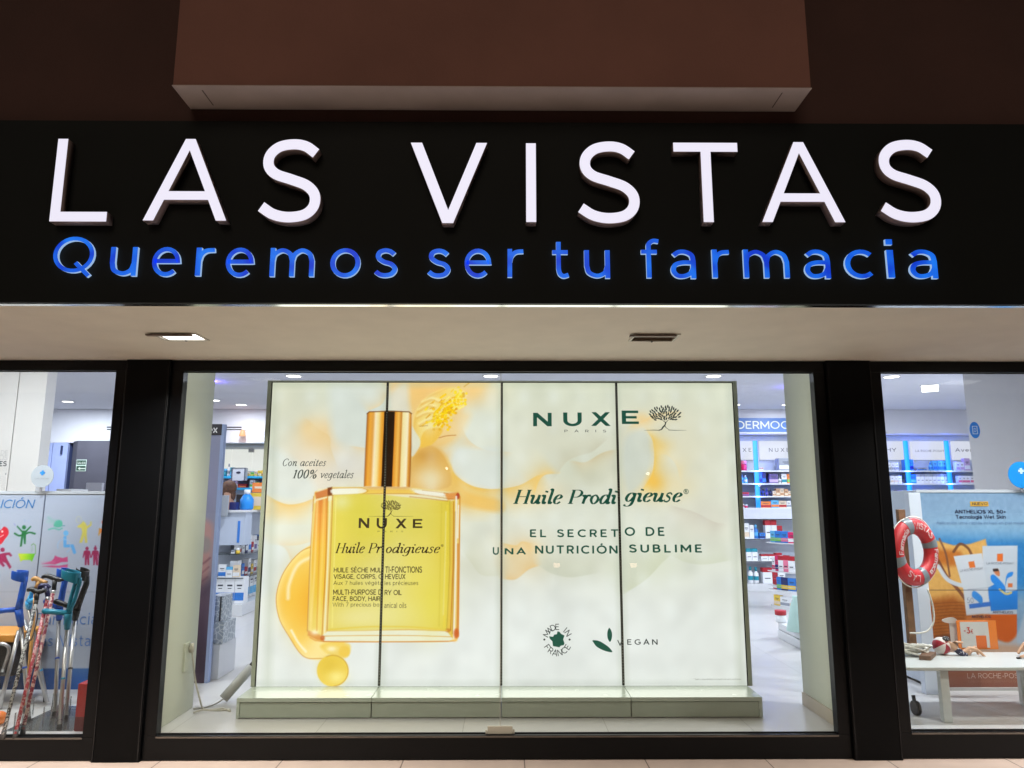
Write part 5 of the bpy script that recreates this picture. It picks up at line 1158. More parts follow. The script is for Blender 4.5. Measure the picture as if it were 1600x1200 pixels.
me_t = skin_body('dark_clothes', [(x*s,y*s,z*s,*[r*s*1.12 for r in q]) for x,y,z,*q in J[:3]+J[7:9]+J[11:13]+[(0,.005,1.40,.09,.07)]], [(0,1),(1,2),(2,3),(3,4),(2,5),(5,6),(2,7)], C('dark charcoal cloth', 44,46,58), pr)
hair = MB(); hair.ball((0,.0,1.665*s),.115*s,18,12,sq=(1.0,1.05,1.0)); hair.ball((0,.07*s,1.56*s),.085*s,14,10,sq=(1,.7,1.5)); hair.ball((.055*s,.0,1.56*s),.04*s,10,8,sq=(.7,1.1,2.0)); hair.ball((-.075*s,.0,1.57*s),.035*s,10,8,sq=(.6,1.1,1.9))
hb = hair.build('hair', mat('brown hair', (.12,.055,.030), .6, noise=.4, nscale=30), pr, local=True)
for sx in (-.03,.03): MB().ball((sx*s,-.112*s,1.645*s),.010*s,8,6).build('eye', darkm, pr, local=True)

# ------------------------------------------------------------------ totem, pedestal, tube, cables left of the poster
YTt = 1.3
tp = thing('advert_totem', 'tall narrow advert totem, black header with white lettering, lilac to plum picture', 'advert', (XY(325,1070,YTt),YTt,FZ))
ta, tb = XY(270,870,YTt), (XY(343,700,YTt)+XY(322,1068,YTt))/2; tz0, tz1 = ZY(1069,YTt), ZY(663,YTt)
cv2 = Canvas(YTt, ta, tb, tz0, ZY(681,YTt), .006, (150,150,172))
cv2.blob((320,700), 30, 60, (134,140,168), .8); cv2.blob((320,760), 30, 40, (150,152,186), .7)
cv2.fill([(270,835),(300,812),(332,820),(330,875),(326,905),(310,925),(295,910),(270,905)], (196,152,150), .97, 5, smooth=5); cv2.fill([(270,850),(305,838),(328,842),(326,862),(300,866),(270,870)], (158,150,152), .9, 3, smooth=4)
cv2.line([(305,885),(318,880),(328,872)], 2.4, (120,74,96), .7, smooth=4, feather=1.5); cv2.line([(300,900),(314,896),(326,886)], 2, (130,84,104), .7, smooth=4, feather=1.5); cv2.line([(298,915),(312,911),(324,902)], 2, (118,70,92), .6, smooth=4, feather=1.5)
cv2.fill([(255,935),(335,905),(335,1080),(255,1080)], (78,62,82), .97, 16); cv2.blob((310,945), 24, 24, (112,92,112), .7); cv2.blob((305,1040), 40, 30, (50,38,58), .8)
link_mesh('picture', cv2.mesh('picture'), print_mat('totem print', 0, .4, .95), tp)
MB().box(ta,tb,YTt+.002,YTt+.05,tz0,tz1).build('body', C('totem pale blue edge', 150,166,205), tp); MB().box(ta,tb,YTt-.002,YTt+.0015,ZY(680.5,YTt),tz1).build('header', C('header black', 30,28,36), tp)
T('durex', C('header lettering', 225,222,225), 303, 340, 665.5, 676.5, tp, Y=YTt-.004, weight=.02, name='lettering')
MB().box(tb-.006,tb+.02,YTt-.001,YTt+.049,tz0-.0,tz1).build('edge_profile', C('totem pale blue edge', 150,166,205), tp)
YPd = 2.3
pdl = thing('pedestal', 'low white pedestal holding two patterned boxes beside the totem', 'podium', (XY(342,1060,YPd),YPd,FZ))
pa, pb = PZ(332,1062,FZ), PZ(350,1056,FZ)
MB().box(pa.x-.1,pb.x,pa.y,pa.y+.35,FZ+.001,ZY(1007,pa.y)).build('block', C('pedestal white', 205,206,212), pdl, bevel=.003)
patt = mat('patterned grey carton', (.30,.33,.38), .5); n_, l_ = patt.node_tree.nodes, patt.node_tree.links; vt = n_.new('ShaderNodeTexVoronoi'); vt.feature = 'DISTANCE_TO_EDGE'; vt.inputs['Scale'].default_value = 24; g_ = n_.new('ShaderNodeNewGeometry'); l_.new(g_.outputs['Position'], vt.inputs['Vector']); cr_ = n_.new('ShaderNodeValToRGB'); cr_.color_ramp.elements[0].color = (.62,.64,.68,1); cr_.color_ramp.elements[1].position = .12; cr_.color_ramp.elements[1].color = (.30,.34,.40,1); l_.new(vt.outputs[0], cr_.inputs[0]); l_.new(cr_.outputs[0], n_['Principled BSDF'].inputs['Base Color'])
o = MB().box(pa.x-.08,pb.x+.012,pa.y+.02,pa.y+.28,ZY(1007,pa.y)+.001,ZY(973,pa.y)).box(pa.x-.08,pa.x-.05,pa.y+.018,pa.y+.0199,ZY(1006,pa.y),ZY(974,pa.y),1).build('patterned_box', [patt, darkm], origin=(pb.x,pa.y,ZY(1007,pa.y))); tag(o, 'lower wide patterned grey box on the pedestal', 'box')
o = MB().box(pa.x-.08,XY(344.5,950,pa.y),pa.y+.05,pa.y+.25,ZY(973,pa.y)+.001,ZY(932,pa.y)).box(XY(339.5,950,pa.y),XY(342,950,pa.y),pa.y+.047,pa.y+.0498,ZY(972,pa.y),ZY(933,pa.y),1).build('patterned_box', [patt, darkm], origin=(pb.x,pa.y,ZY(973,pa.y))); tag(o, 'upper narrow patterned grey box with dark stripe on the pedestal', 'box')
YC = .62
t0 = PZ(349,1092,FZ+.03); t1 = PY(393,1042,t0.y+.12)
tl = thing('leaning_tube', 'grey tube leaning against the left end of the lightbox', 'tube', (t0.x,t0.y,FZ))
MB().tube([t0,t1], .034, 18).build('shaft', mat('matt grey tube', (.36,.36,.34), .5, noise=.05), tl)
MB().tube([t1+(t1-t0).normalized()*.002, t1+(t1-t0).normalized()*.03], .025, 14).build('end_cap', darkm, tl)
cabm = mat('off white cable', (.50,.47,.40), .5)
base = PZ(349,1092,FZ+.03)
pts = spline([tuple(base), tuple(PZ(338,1099,FZ+.012)), tuple(PZ(322,1105,FZ+.006)), tuple(PZ(302,1107.5,FZ+.006))], 8)
o = MB().tube(pts, .005, 8).build('cable', mat('grey cable', (.33,.32,.29), .5), origin=tuple(base)); tag(o, 'grey cable running from the leaning tube along the floor', 'cable')
yw = .40; xw = RXL+.001
sk = thing('wall_socket', 'white socket plate with plug on the left cream reveal', 'socket', (xw,yw,.6))
def onx(px, py, x):
    d = ray(px, py); t = (x-CAMP.x)/d.x; return CAMP+d*t
sa, sb = onx(292,1004,xw), onx(294,1046,xw)
MB().box(xw-.003,xw+.012,sa.y-.04,sa.y+.04,sb.z,sa.z).build('plate', cream, sk, bevel=.003)
pg = onx(300,1012,xw+.03); MB().lathe([(.016,-.03),(.018,.0),(.012,.03)], tuple(pg), 14).build('plug', cabm, sk)
pts = spline([tuple(pg-Vector((0,0,.02))), tuple(pg+Vector((.012,.01,-.10))), tuple(PY(305,1062,.55)), tuple(PZ(312,1092,FZ+.08)), tuple(PZ(318,1108,FZ+.008)), tuple(PZ(330,1109,FZ+.006)), tuple(PZ(347,1107,FZ+.006)), tuple(PZ(360,1111,FZ+.006))], 8)
o = MB().tube(pts, .006, 8).build('cable', cabm, origin=tuple(pg)); tag(o, 'off white cable hanging from the socket on the left reveal', 'cable')
pts = spline([tuple(PZ(302,1113.5,FZ+.006)), tuple(PZ(318,1109,FZ+.02)), tuple(PZ(340,1110,FZ+.006)), tuple(PZ(360,1108,FZ+.006))], 8)
o = MB().tube(pts, .005, 8).build('cable', cabm, origin=pts[0]); tag(o, 'short loose off white cable end crossing the floor by the left reveal', 'cable')
# ================================================================== left window
YW = 1.9
x70 = (XY(70,605,YW)+XY(57,765,YW))/2; x27 = (XY(27,595,YW)+XY(13,767,YW))/2
wp = thing('partition_wall', 'white partition wall with grey lettering, left edge of the photo', 'wall', (x70,YW,FZ))
wpm = mat('white partition panel', (.80,.78,.75), .55, noise=.015)
MB().box(-9.19,x27-.004,YW,YW+.14,FZ+.001,CZ-.001).build('panel', wpm, wp); MB().box(x27+.004,x70,YW,YW+.14,FZ+.001,CZ-.001).build('panel', wpm, wp); MB().box(x27-.0035,x27+.0035,YW+.01,YW+.13,FZ+.001,CZ-.002).build('joint', C('joint grey', 90,90,92), wp)
lg = C('light grey lettering', 176,176,176); dg = C('dark grey lettering', 84,84,86)
for s_, m_, a, b, tp_, bt_, wt in (('DE',lg,1.5,12.5,703.5,710,-.03),('OS',lg,-1,11.5,711,719,-.03),('ES',dg,-1,10.5,720.5,728.5,.03),('LO',lg,-1,10,731,736,-.05),('I',lg,8,10,739,742,-.05),('CI',lg,0,8,744,749,-.05),('OS',lg,-2,8,750.5,756,-.05),('S',lg,1,7,758,766,-.05)):
    T(s_, m_, a, b, tp_, bt_, wp, Y=YW-.002, weight=wt, name='lettering')
# dark wall with the exit sign, cupboard behind
YD = 6.7
dk = mat('dark grey wall cladding', (.055,.055,.075), .7, noise=.12, nscale=3); 
x100, x118, x300 = XY(100,730,YD), XY(118,730,YD), XY(300,730,YD)
dw = thing('dark_wall', 'dark grey clad wall carrying the green exit sign', 'wall', (x118,YD,FZ))
MB().zprism([(x118,YD),(x300,YD),(x300,YD+.2),(x118-.02,YD+.2),(x100,YD+.19),(x100,YD+.18)], FZ+.001, ZY(689,YD)).build('cladding', dk, dw)
es = thing('exit_sign', 'small green SALIDA exit sign with a white arrow', 'sign', (XY(126,727,YD),YD,ZY(736,YD)))
e0, e1 = XY(119.5,727,YD), XY(135,727,YD)
MB().box(e0,e1,YD-.006,YD-.0006,ZY(736.5,YD),ZY(718.5,YD)).build('plate', C('pale luminous edge', 190,206,196), es)
MB().box(e0+.008,e1-.008,YD-.0085,YD-.0063,ZY(726.5,YD),ZY(719.5,YD)).box(e0+.008,e1-.008,YD-.0085,YD-.0063,ZY(735.5,YD),ZY(728.2,YD)).build('field', C('exit sign green', 22,62,48), es)
wl = glow('exit sign white', (.80,.88,.82), .9)
T('SALIDA', wl, 121, 133.8, 721, 725, es, Y=YD-.010, weight=.02, name='lettering'); flat('arrow', [(121.5,732),(125,729.4),(125,731.2),(133,731.2),(133,732.8),(125,732.8),(125,734.6)], wl, YD-.010, es)
cp = thing('cupboard', 'tall cupboard doors tinted by painted blue light beside the dark wall', 'cupboard', (XY(80,740,YB),YB,FZ))
lvb = mat('lavender door with painted blue light', (.36,.43,.72), .4); xa_, xb_, xc_ = XY(52,730,YB), XY(79,730,YB), XY(103,730,YB)  # blue light falling on the doors is put into their lavender colour
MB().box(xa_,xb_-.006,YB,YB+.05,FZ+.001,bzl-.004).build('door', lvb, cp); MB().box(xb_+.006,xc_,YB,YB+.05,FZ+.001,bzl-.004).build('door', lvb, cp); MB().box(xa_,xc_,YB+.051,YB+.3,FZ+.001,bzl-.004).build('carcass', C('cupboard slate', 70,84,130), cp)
for px in (70,97): MB().box(XY(px-1,705,YB),XY(px+1,705,YB),YB-.03,YB-.0005,ZY(710,YB),ZY(697,YB)).build('hinge', C('hinge navy', 44,54,90), cp)
bk = PY(146,765,3.4); t = thing('monitor', 'pale grey back of a monitor above the pharmacy panel', 'screen', (bk.x,3.4,FZ+1.0))
MB().box(XY(133.5,765,3.4),XY(159,765,3.4),3.4,3.44,ZY(800,3.4),ZY(754.5,3.4)).build('back', C('monitor grey', 176,176,186), t, bevel=.006); MB().box(bk.x-.03,bk.x+.03,3.441,3.48,FZ+.001,ZY(790,3.4)).build('stand', C('monitor stand', 120,122,130), t)
t = thing('counter', 'white counter top just showing above the pharmacy panel', 'counter', (XY(100,765,3.0),3.0,FZ)); MB().box(XY(88,765,3.0),XY(112,765,3.0),3.0,3.3,FZ+.001,ZY(764,3.0)).build('body', shelfw, t, bevel=.004)

# printed partition
YL = 1.0
cl = Canvas(YL, XY(-70,900,YL), XY(176,900,YL), ZY(1076,YL), ZY(773.5,YL), .005, (166,176,196))
cl.noise(8, (5,6), 4)
cl.fill([(-90,1045.5),(190,1044),(190,1090),(-90,1090)], (32,88,160), 1, .8)
cl.fill([(100,1002),(110,990),(135,985),(160,1000),(160,1043),(98,1043)], (140,146,158), .35, 10, smooth=4)
G_, RD, MG, PK = (34,110,62), (200,44,60), (150,44,86), (190,72,124)
cl.fill([(-14,826),(-6,822),(0,829),(6,823),(12,826),(13.5,834),(8,842),(0,851),(-10,843)], RD, 1, .7, smooth=4); cl.disc((3.4,830.5), 1.6, 1.6, (240,214,214)); cl.line([(-3,839),(1,838.5),(5,836)], 1.2, (240,214,214), .9, smooth=4)
cl.disc((37.5,824), 3.1, 3.3, G_); cl.fill([(27,821),(35,829),(40,829),(47.5,821.5),(49,823),(41,832),(40,850),(37.5,850),(36.5,838),(34,854),(31,854),(34,832),(26,823)], G_, 1, .6); cl.line([(23,833.5),(30,837),(38,835),(46,832),(54.5,834)], 2.6, G_, 1, smooth=4)
cl.line([(38,812),(39,815)], .8, (120,150,200), .8); cl.line([(22,818),(24,821)], .8, (120,110,200), .8); cl.line([(45,812),(44.5,816)], .8, (150,170,210), .8)
cl.disc((4,859), 3.4, 3.4, MG); cl.fill([(-2,866),(6,864),(15,863),(19,868),(17,870),(13,867),(9,868),(12,875),(18,886),(15,889),(9,880),(4,878),(8,884),(5,886),(0,881),(-3,874)], MG, 1, .7)
cl.fill([(28.5,865),(55,865),(50,877.5),(47,875),(36,875),(32,877.5)], None, 1, .7, stops=[(0,(204,206,70)),(.45,(160,206,50)),(1,(90,180,44))], a=(28,865), b=(55,865)); cl.line([(55.5,865),(55.5,852),(52,849.5),(49,852)], 1.0, (96,150,70), .9); cl.line([(49,854),(49,862)], .6, (130,160,130), .7); cl.line([(51,854),(51,861)], .6, (130,160,130), .7)
cl.fill([(84,822),(86,815),(92,812.5),(97,815),(97,822),(91,824)], (78,168,146), .95, 1, smooth=4); cl.line([(76,809),(82,814),(88,814)], 4, (120,180,170), .5, feather=2); cl.line([(74,815),(84,818)], 3, (140,190,180), .45, feather=2); cl.line([(76,827.5),(84,825.5),(92,827.5),(97,825.5)], 2.2, (98,172,160), .9, smooth=4); cl.line([(98,821.5),(101,821.5)], 1.3, (78,140,150), .9)
cl.disc((103,833), 4, 4.2, (108,176,228)); cl.line([(101.5,840),(101.5,853),(113,853),(116.5,863)], 4.6, (92,164,226), .95); cl.line(_arc(100,853,10,10.5,-200,60)[::1], 2.2, (150,184,222), .6)
cl.fill([(127,818),(130,814),(134,818),(136,822),(141,819),(141,815),(143,815),(143,821),(136,826),(135.5,835),(136.5,848),(133,848),(131.5,838),(128,848),(124,848),(128.5,832),(127,825),(121,824),(121,822)], (206,196,92), .95, 1); cl.line(_arc(123,812,4,5,0,360), 1, (206,204,150), .5, closed=True)
cl.disc((162,816), 3.2, 3.2, (220,90,60)); cl.fill([(156,826),(170,826),(170,849),(163,849),(162.5,838),(161,849),(157,849),(158,832),(155,835)], (226,124,52), .95, .8); cl.line([(155.5,826),(154.5,836)], 2, (200,150,60), .8)
for cx in (136,149):
    cl.disc((cx,857), 2.6, 2.7, MG); cl.fill([(cx-5,861),(cx-2,860),(cx+2,860),(cx+5,861),(cx+6.5,871),(cx+5,872),(cx+3.5,866),(cx+3.5,883),(cx+1,883),(cx,874),(cx-1,883),(cx-3.5,883),(cx-3.5,866),(cx-6,872),(cx-7,871)], MG, 1, .6)
cl.disc((149,853.5), 1.2, 1.2, MG); cl.line([(156,870),(153.5,872),(153,883)], 1, MG, .9)
cl.fill([(84,873),(86,868),(90,870),(98,872),(105.5,870),(106,878),(96,878.5),(86,882),(66,881),(80,877)], PK, .95, .8); cl.fill([(92,884),(106,881.5),(105.5,887),(84,887),(66,885),(80,883.5)], PK, .9, .8); cl.line([(66,880),(84,878)], 2.5, (200,130,170), .5, feather=2)
cl.line([(55,925),(176,925)], .8, (130,140,158), .8); cl.line([(-80,924),(55,925)], .7, (140,150,168), .7)
ptn = thing('pharmacy_panel', 'pale blue printed partition with coloured health icons behind the crutches', 'partition', (XY(60,1076,YL),YL,FZ))
link_mesh('print', cl.mesh('print'), print_mat('partition print', 0, .45, 1.0), ptn)
la, lb_ = XY(-70,900,YL), XY(176,900,YL)
MB().box(la,lb_,YL+.002,YL+.05,ZY(1076,YL),ZY(768,YL)).build('board', C('partition edge', 176,184,196), ptn)
MB().box(la,lb_,YL-.004,YL+.0015,ZY(772.3,YL),ZY(767.5,YL)).build('top_rail', C('rail pale', 182,188,196), ptn, bevel=.001)
xj = (XY(71,774,YL)+XY(57.5,900,YL))/2; MB().box(xj-.004,xj+.004,YL-.002,YL-.0006,ZY(1045,YL),ZY(768,YL)).build('joint', C('joint blue grey', 84,92,112), ptn)
bt = C('blue lettering', 60,120,180); bt2 = C('mid blue lettering', 84,124,188)
T('ICIÓN', bt, 1.5, 52.5, 776.5, 794, ptn, Y=YL-.002, skew=.18, name='lettering', weight=-.005); T('Farmacia', bt2, 56.5, 152, 957.5, 976, ptn, Y=YL-.002, weight=-.018, name='lettering'); T('Las Vistas', bt2, 51, 152, 991.5, 1011, ptn, Y=YL-.002, weight=-.018, name='lettering')
# round toppers
def topper(px, py, rpx, Y, m, label, cross, word=None, stem=None):
    c = PY(px, py, Y); r = rpx*(Y+CD)/FPX
    t = thing('round_topper', label, 'sign', (c.x,Y,c.z-r-.08), 'round shop toppers on stems')
    MB().prism([(c.x+r*math.cos(a), c.z+r*math.sin(a)) for a in [2*math.pi*i/36 for i in range(36)]], Y, Y+.004).build('disc', m, t)
    MB().box(c.x-.008+stem,c.x+.008+stem,Y+.005,Y+.012,ZY(768 if px < 800 else 767,Y),c.z-r*.5).build('stem', C('stem clear grey', 150,150,156), t)
    k = r*.2
    mb = MB(); cz = c.z+r*.3; mb.box(c.x-k*1.1,c.x+k*1.1,Y-.002,Y-.0006,cz-k*.45,cz+k*.45).box(c.x-k*.45,c.x+k*.45,Y-.002,Y-.0006,cz+k*.451,cz+k*1.1).box(c.x-k*.45,c.x+k*.45,Y-.002,Y-.0006,cz-k*1.1,cz-k*.451); mb.build('cross', cross, t)
    if word:
        me = text_mesh(word); fit(me, (c.x-r*.62,Y-.0015,c.z-r*.28), (c.x+r*.62,Y-.0015,c.z-r*.28), (c.x-r*.62,Y-.0015,c.z-r*.13)); link_mesh('lettering', me, C('topper grey', 130,140,156), t)
    return t
topper(66, 744, 17.2, YL-.03, C('topper pale grey', 176,184,192), 'round pale grey topper with a blue cross above the pharmacy panel', C('topper cross blue', 40,140,214), 'LAS VISTAS', -.006)

# ------------------------------------------------------------------ crutches and canes
alu = mat('dull aluminium', (.40,.385,.37), .38, .85); rubber = mat('grey rubber', (.06,.06,.062), .7); clear = glass_mat('clear acrylic', (.93,.95,.955), .8)
def V(px, py, Y): return PY(px, py, Y)
def crutch(label, m, foot, coll, grip0, grip1, cuff, Y, double=False, ring_at=None, Yf=None):
    Yf = Y if Yf is None else Yf
    t = thing('crutch', label, 'crutch', tuple(PZ(*foot, FZ)), 'elbow crutches in the clear rack')
    f0 = PZ(*foot, FZ+.03); cl_ = V(*coll, Y); g0, g1 = V(*grip0, Y-.02), V(*grip1, Y-.06)
    sh_ = MB().tube([f0, cl_], .0125, 12).build('shaft', alu, t)
    MB().tube([f0-Vector((0,0,.025)), f0+(cl_-f0).normalized()*.03], [.017,.013], 10).build('rubber_foot', rubber, sh_)
    if ring_at: p = f0+(cl_-f0)*ring_at; MB().tube([p, p+(cl_-f0).normalized()*.012], .0145, 10).build('clip_ring', m, sh_)
    el = V(*cuff[0], Y); up = V(*cuff[1], Y)
    mb = MB(); mb.tube([cl_-(g0-cl_)*.02, cl_+(g0-cl_)*.5, g0], [.018,.023,.025], 12)
    if double:
        for dx in (-.013,.016): mb.tube([g0+Vector((dx*.4,0,0)), g0+(el-g0)*.5+Vector((dx,0,.0)), el+Vector((dx,0,0)), up+Vector((dx*.6,0,0))], [.013,.012,.013,.015], 10)
    else: mb.tube([g0, g0+(el-g0)*.5, el, up], [.023,.020,.020,.017], 12)
    mb.build('upright', m, t)
    MB().tube([g0+(g1-g0)*.02, g0+(g1-g0)*.5, g1], [.018,.0165,.019], 12).ball(tuple(g1), .019, 10, 8).build('handgrip', m, t)
    ax = (cuff[2][0], cuff[2][1]); c0 = V(*ax, Y)            # cuff: an open clip, wrapped round a horizontal arm
    mb = MB(); n = 14; side = (c0-up); L = side.length; dirx = side.normalized(); rad = .046
    prof = []
    for i in range(n+1):
        a = R(-150+300*i/n); prof.append((math.cos(a), math.sin(a)))
    vs = []
    for s_ in (-.5,.5):
        for q in (rad, rad-.006):
            for ca, sa_ in prof:
                vs.append(up+dirx*(L*.5)+dirx*(-ca*L*.62)+Vector((0, sa_*rad*1.1, 0))+Vector((0,0,s_*.062))*(.8+.35*(ca+1)/2)*1.0 - dirx*(0 if q == rad else -.006*ca)-Vector((0,(0 if q == rad else .006*sa_),0)))
    m_ = n+1; fs = []
    for i in range(n):
        fs += [(i,i+1,2*m_+i+1,2*m_+i),(m_+i+1,m_+i,3*m_+i,3*m_+i+1),(i+1,i,m_+i,m_+i+1),(2*m_+i,2*m_+i+1,3*m_+i+1,3*m_+i)]
    fs += [(0,2*m_,3*m_,m_),(n,m_+n,3*m_+n,2*m_+n)]
    mb.add([tuple(v) for v in vs], fs, smooth=True)
    mb.build('cuff', m, t, bevel=.002)
    return t
blue_p = mat('blue crutch plastic', tuple(lin((32,88,190))), .38, noise=.06, nscale=15); teal_p = mat('teal crutch plastic', tuple(lin((24,124,152))), .38, noise=.06, nscale=15); blk_p = mat('black crutch plastic', (.012,.012,.013), .4)
crutch('blue elbow crutch leftmost in the rack, its grip pointing left', blue_p, (45,1120), (33,978), (29,952), (-4,955), ((36,918),(40,901),(22,897)), .42, ring_at=.52)
crutch('black elbow crutch, rightmost in the rack', blk_p, (103,1118), (117,968), (120,952), (88,940), ((135,912),(136,900),(122,892)), .62, ring_at=.46)
crutch('blue elbow crutch behind the teal one', blue_p, (86,1112), (92,968), (93,950), (72,940), ((102,905),(105,897),(92,893)), .70, ring_at=.55)
crutch('teal elbow crutch with a double upright, in front at the right of the rack', teal_p, (93,1132), (105,982), (107,958), (70,955), ((121,910),(122,903),(100,895)), .36, double=True, ring_at=.45)
crutch('grey and light blue crutch, mostly hidden behind the speckled cane', C('light blue grip', 70,170,224), (72,1090), (45,950), (46,940), (56,936), ((50,930),(51,926),(58,922)), .66, ring_at=.3)
def speckle(name, c1, c2, sc, thr=.5):
    m = mat(name, c1, .4); n, l = m.node_tree.nodes, m.node_tree.links; v = n.new('ShaderNodeTexVoronoi'); v.inputs['Scale'].default_value = sc; g = n.new('ShaderNodeNewGeometry'); l.new(g.outputs['Position'], v.inputs['Vector'])
    r = n.new('ShaderNodeValToRGB'); r.color_ramp.interpolation = 'CONSTANT'; r.color_ramp.elements[0].color = (*c1,1); r.color_ramp.elements[1].position = thr; r.color_ramp.elements[1].color = (*c2,1)
    sx = n.new('ShaderNodeSeparateXYZ'); l.new(v.outputs['Color'], sx.inputs[0]); l.new(sx.outputs[0], r.inputs[0]); l.new(r.outputs[0], n['Principled BSDF'].inputs['Base Color']); return m
def cane(label, hm, sm, foot, top, grip, Y, strap=False):
    t = thing('cane', label, 'walking cane', tuple(PZ(*foot, FZ)), 'walking canes in the clear rack')
    f0 = PZ(*foot, FZ+.03); tp_ = V(*top, Y)
    sh_ = MB().tube([f0, f0+(tp_-f0)*.5, tp_], [.0105,.0115,.0125], 10).build('shaft', sm, t)
    MB().tube([f0-Vector((0,0,.026)), f0+(tp_-f0).normalized()*.025], [.016,.013], 10).build('rubber_foot', rubber, sh_)
    pts = [V(px, py, Y) for px, py in grip]; k = len(pts)
    mb = MB(); mb.tube([Vector(p) for p in spline([tuple(p) for p in pts], 5)], [.0115+.006*math.sin(math.pi*min(1,i/((k-1)*5)*1.15)) for i in range((k-1)*5+1)], 10); mb.tube([tp_-(tp_-f0).normalized()*.02, tp_+(pts[k//2]-tp_)*.9], [.014,.016], 10); mb.build('handle', hm, t)
    MB().tube([tp_-(tp_-f0).normalized()*.045, tp_-(tp_-f0).normalized()*.022], .0135, 10).build('collar', steel if not strap else rubber, sh_)
    if strap:
        a = tp_-(tp_-f0).normalized()*.05; MB().tube(spline([tuple(a), tuple(a+Vector((.03,-.012,-.06))), tuple(a+Vector((.012,-.014,-.2))), tuple(a+Vector((-.012,-.012,-.21))), tuple(a+Vector((-.008,-.012,-.06)))], 6), .004, 6).build('strap', rubber, sh_)
wood = mat('honey wood', (.55,.28,.08), .4, noise=.2, nscale=20)
cane('cane with black handle and black and white speckled shaft', blk_p, speckle('black white speckle', (.03,.03,.035), (.38,.38,.37), 120), (5,1148), (58,934), [(43,922),(50,921),(58,925),(66,924),(72,922)], .34, True)
cane('cane with navy handle and dark pink patterned shaft', C('navy handle', 32,32,78), speckle('red pink pattern', (.36,.03,.05), (.50,.26,.26), 90, .6), (24,1147), (76,928), [(62,921),(64,916),(72,915),(78,918)], .38)
cane('cane with black handle and red and white patterned shaft', blk_p, speckle('dark red white pattern', (.20,.02,.04), (.50,.34,.30), 80, .55), (36,1140), (85,918), [(66,902),(74,900),(86,904),(94,906),(99,905)], .52)
cane('cane with honey wood handle between the blue crutch and black handle', wood, wood, (40,1108), (57,915), [(50,906),(55,904),(62,907),(73,910)], .60)
rk2 = thing('crutch_rack', 'clear acrylic rack base with tubes holding the crutches and canes', 'rack', (XY(70,1130,.45),.45,FZ))
r0, r1 = PZ(10,1143,FZ), PZ(112,1143,FZ)
MB().box(r0.x,r1.x,r0.y,r0.y+.55,FZ+.001,FZ+.010).build('base_plate', clear, rk2)
for k, (px, py) in enumerate(((27,1146),(45,1121),(72,1136),(93,1133),(103,1119),(86,1113))):
    p = PZ(px, py, FZ+.011); MB().lathe([(.024,FZ+.0105),(.024,FZ+.13)], (p.x,p.y,0), 16, cap=False).build('tube', clear, rk2)
redp = C('red carton', 176,26,34); 
q0, q1 = PZ(115,1143,FZ), PZ(136,1142,FZ); qt = ZY(1067, q0.y)
t = thing('red_box', 'red box on the floor at the right end of the left window', 'box', (q0.x,q0.y,FZ))
MB().box(q0.x,q0.x+.30,q0.y,q0.y+.22,FZ+.001,qt).build('carton', redp, t, bevel=.004)
MB().box(q0.x+.03,q0.x+.27,q0.y+.03,q0.y+.19,qt+.0006,qt+.002).build('top_label', C('label slate', 110,124,152), t)
MB().box(q0.x+.002,q0.x+.298,q0.y-.0016,q0.y-.0004,FZ+.004,FZ+.085).build('lower_band', C('dull brown red', 104,32,38), t)
# walker on the far left
wk = thing('walker', 'steel walker with an orange seat pad, cut off by the left photo edge', 'walker', tuple(PZ(-20,1130,FZ)))
YWk = .62; tube_m = mat('satin steel tube', (.42,.42,.43), .3, .9)
s0, s1 = XY(-90,996,YWk), XY(23,996,YWk); MB().box(s0,s1,YWk,YWk+.35,ZY(1003,YWk),ZY(990,YWk)).build('seat_pad', C('orange pad', 214,148,64), wk, bevel=.012, seg=3)
MB().box(s0,XY(20,1030,YWk),YWk+.02,YWk+.3,ZY(1058,YWk),ZY(1004,YWk)).build('bag', C('black bag', 20,20,22), wk, bevel=.03, seg=3)
MB().tube([V(-6,1130,.60),V(6,1080,.60),V(30,985,.60)], .014, 10).build('frame_tube', tube_m, wk)
MB().tube(spline([tuple(V(-30,1012,.59)),tuple(V(-2,1006,.59)),tuple(V(10,1008,.59)),tuple(V(14,1018,.59)),tuple(V(4,1050,.59))], 6), .012, 10).build('frame_tube', tube_m, wk)
p0, p1 = PZ(74,1098,FZ+.015), V(38,968,.78); MB().tube([p0,p1], .0135, 10).build('frame_tube', tube_m, wk)
o = MB().ball(tuple(PZ(-1,1122,FZ+.045)), .042, 16, 10).build('ball', C('orange ball', 226,120,40), origin=tuple(PZ(-1,1122,FZ))); tag(o, 'orange ball on the floor at the left edge of the photo', 'ball')

# ================================================================== right window
# white column with round blue mark
YCo = 3.2
ca_ = XY(1515,690,YCo); wc = thing('white_column', 'wide white column with a round blue mark in the right window', 'column', (ca_+.5,YCo,FZ))
MB().zprism([(ca_,YCo),(ca_+.95,YCo),(ca_+1.2,YCo+.5),(ca_+.36,YCo+.5)], FZ+.001, CZ-.001).build('shaft', mat('white column paint', (.80,.80,.84), .6, noise=.02), wc)
c = PY(1520,672,YCo); r = .075
MB().prism([(c.x+r*.75*math.cos(a)+.02, c.z+r*1.2*math.sin(a)) for a in [2*math.pi*i/32 for i in range(32)]], YCo-.005, YCo-.0006).build('round_mark', C('mark blue', 50,130,214), wc)
wm = C('mark white', 226,232,240); mb = MB(); cx0 = c.x+.02
for (a0,a1,b0,b1) in ((-.028,-.022,-.045,.045),(.022,.028,-.045,.045),(-.0215,.0215,.039,.045),(-.0215,.0215,-.045,-.039)): mb.box(cx0+a0,cx0+a1,YCo-.0075,YCo-.0055,c.z+b0,c.z+b1)
mb.build('mark_outline', wm, wc)
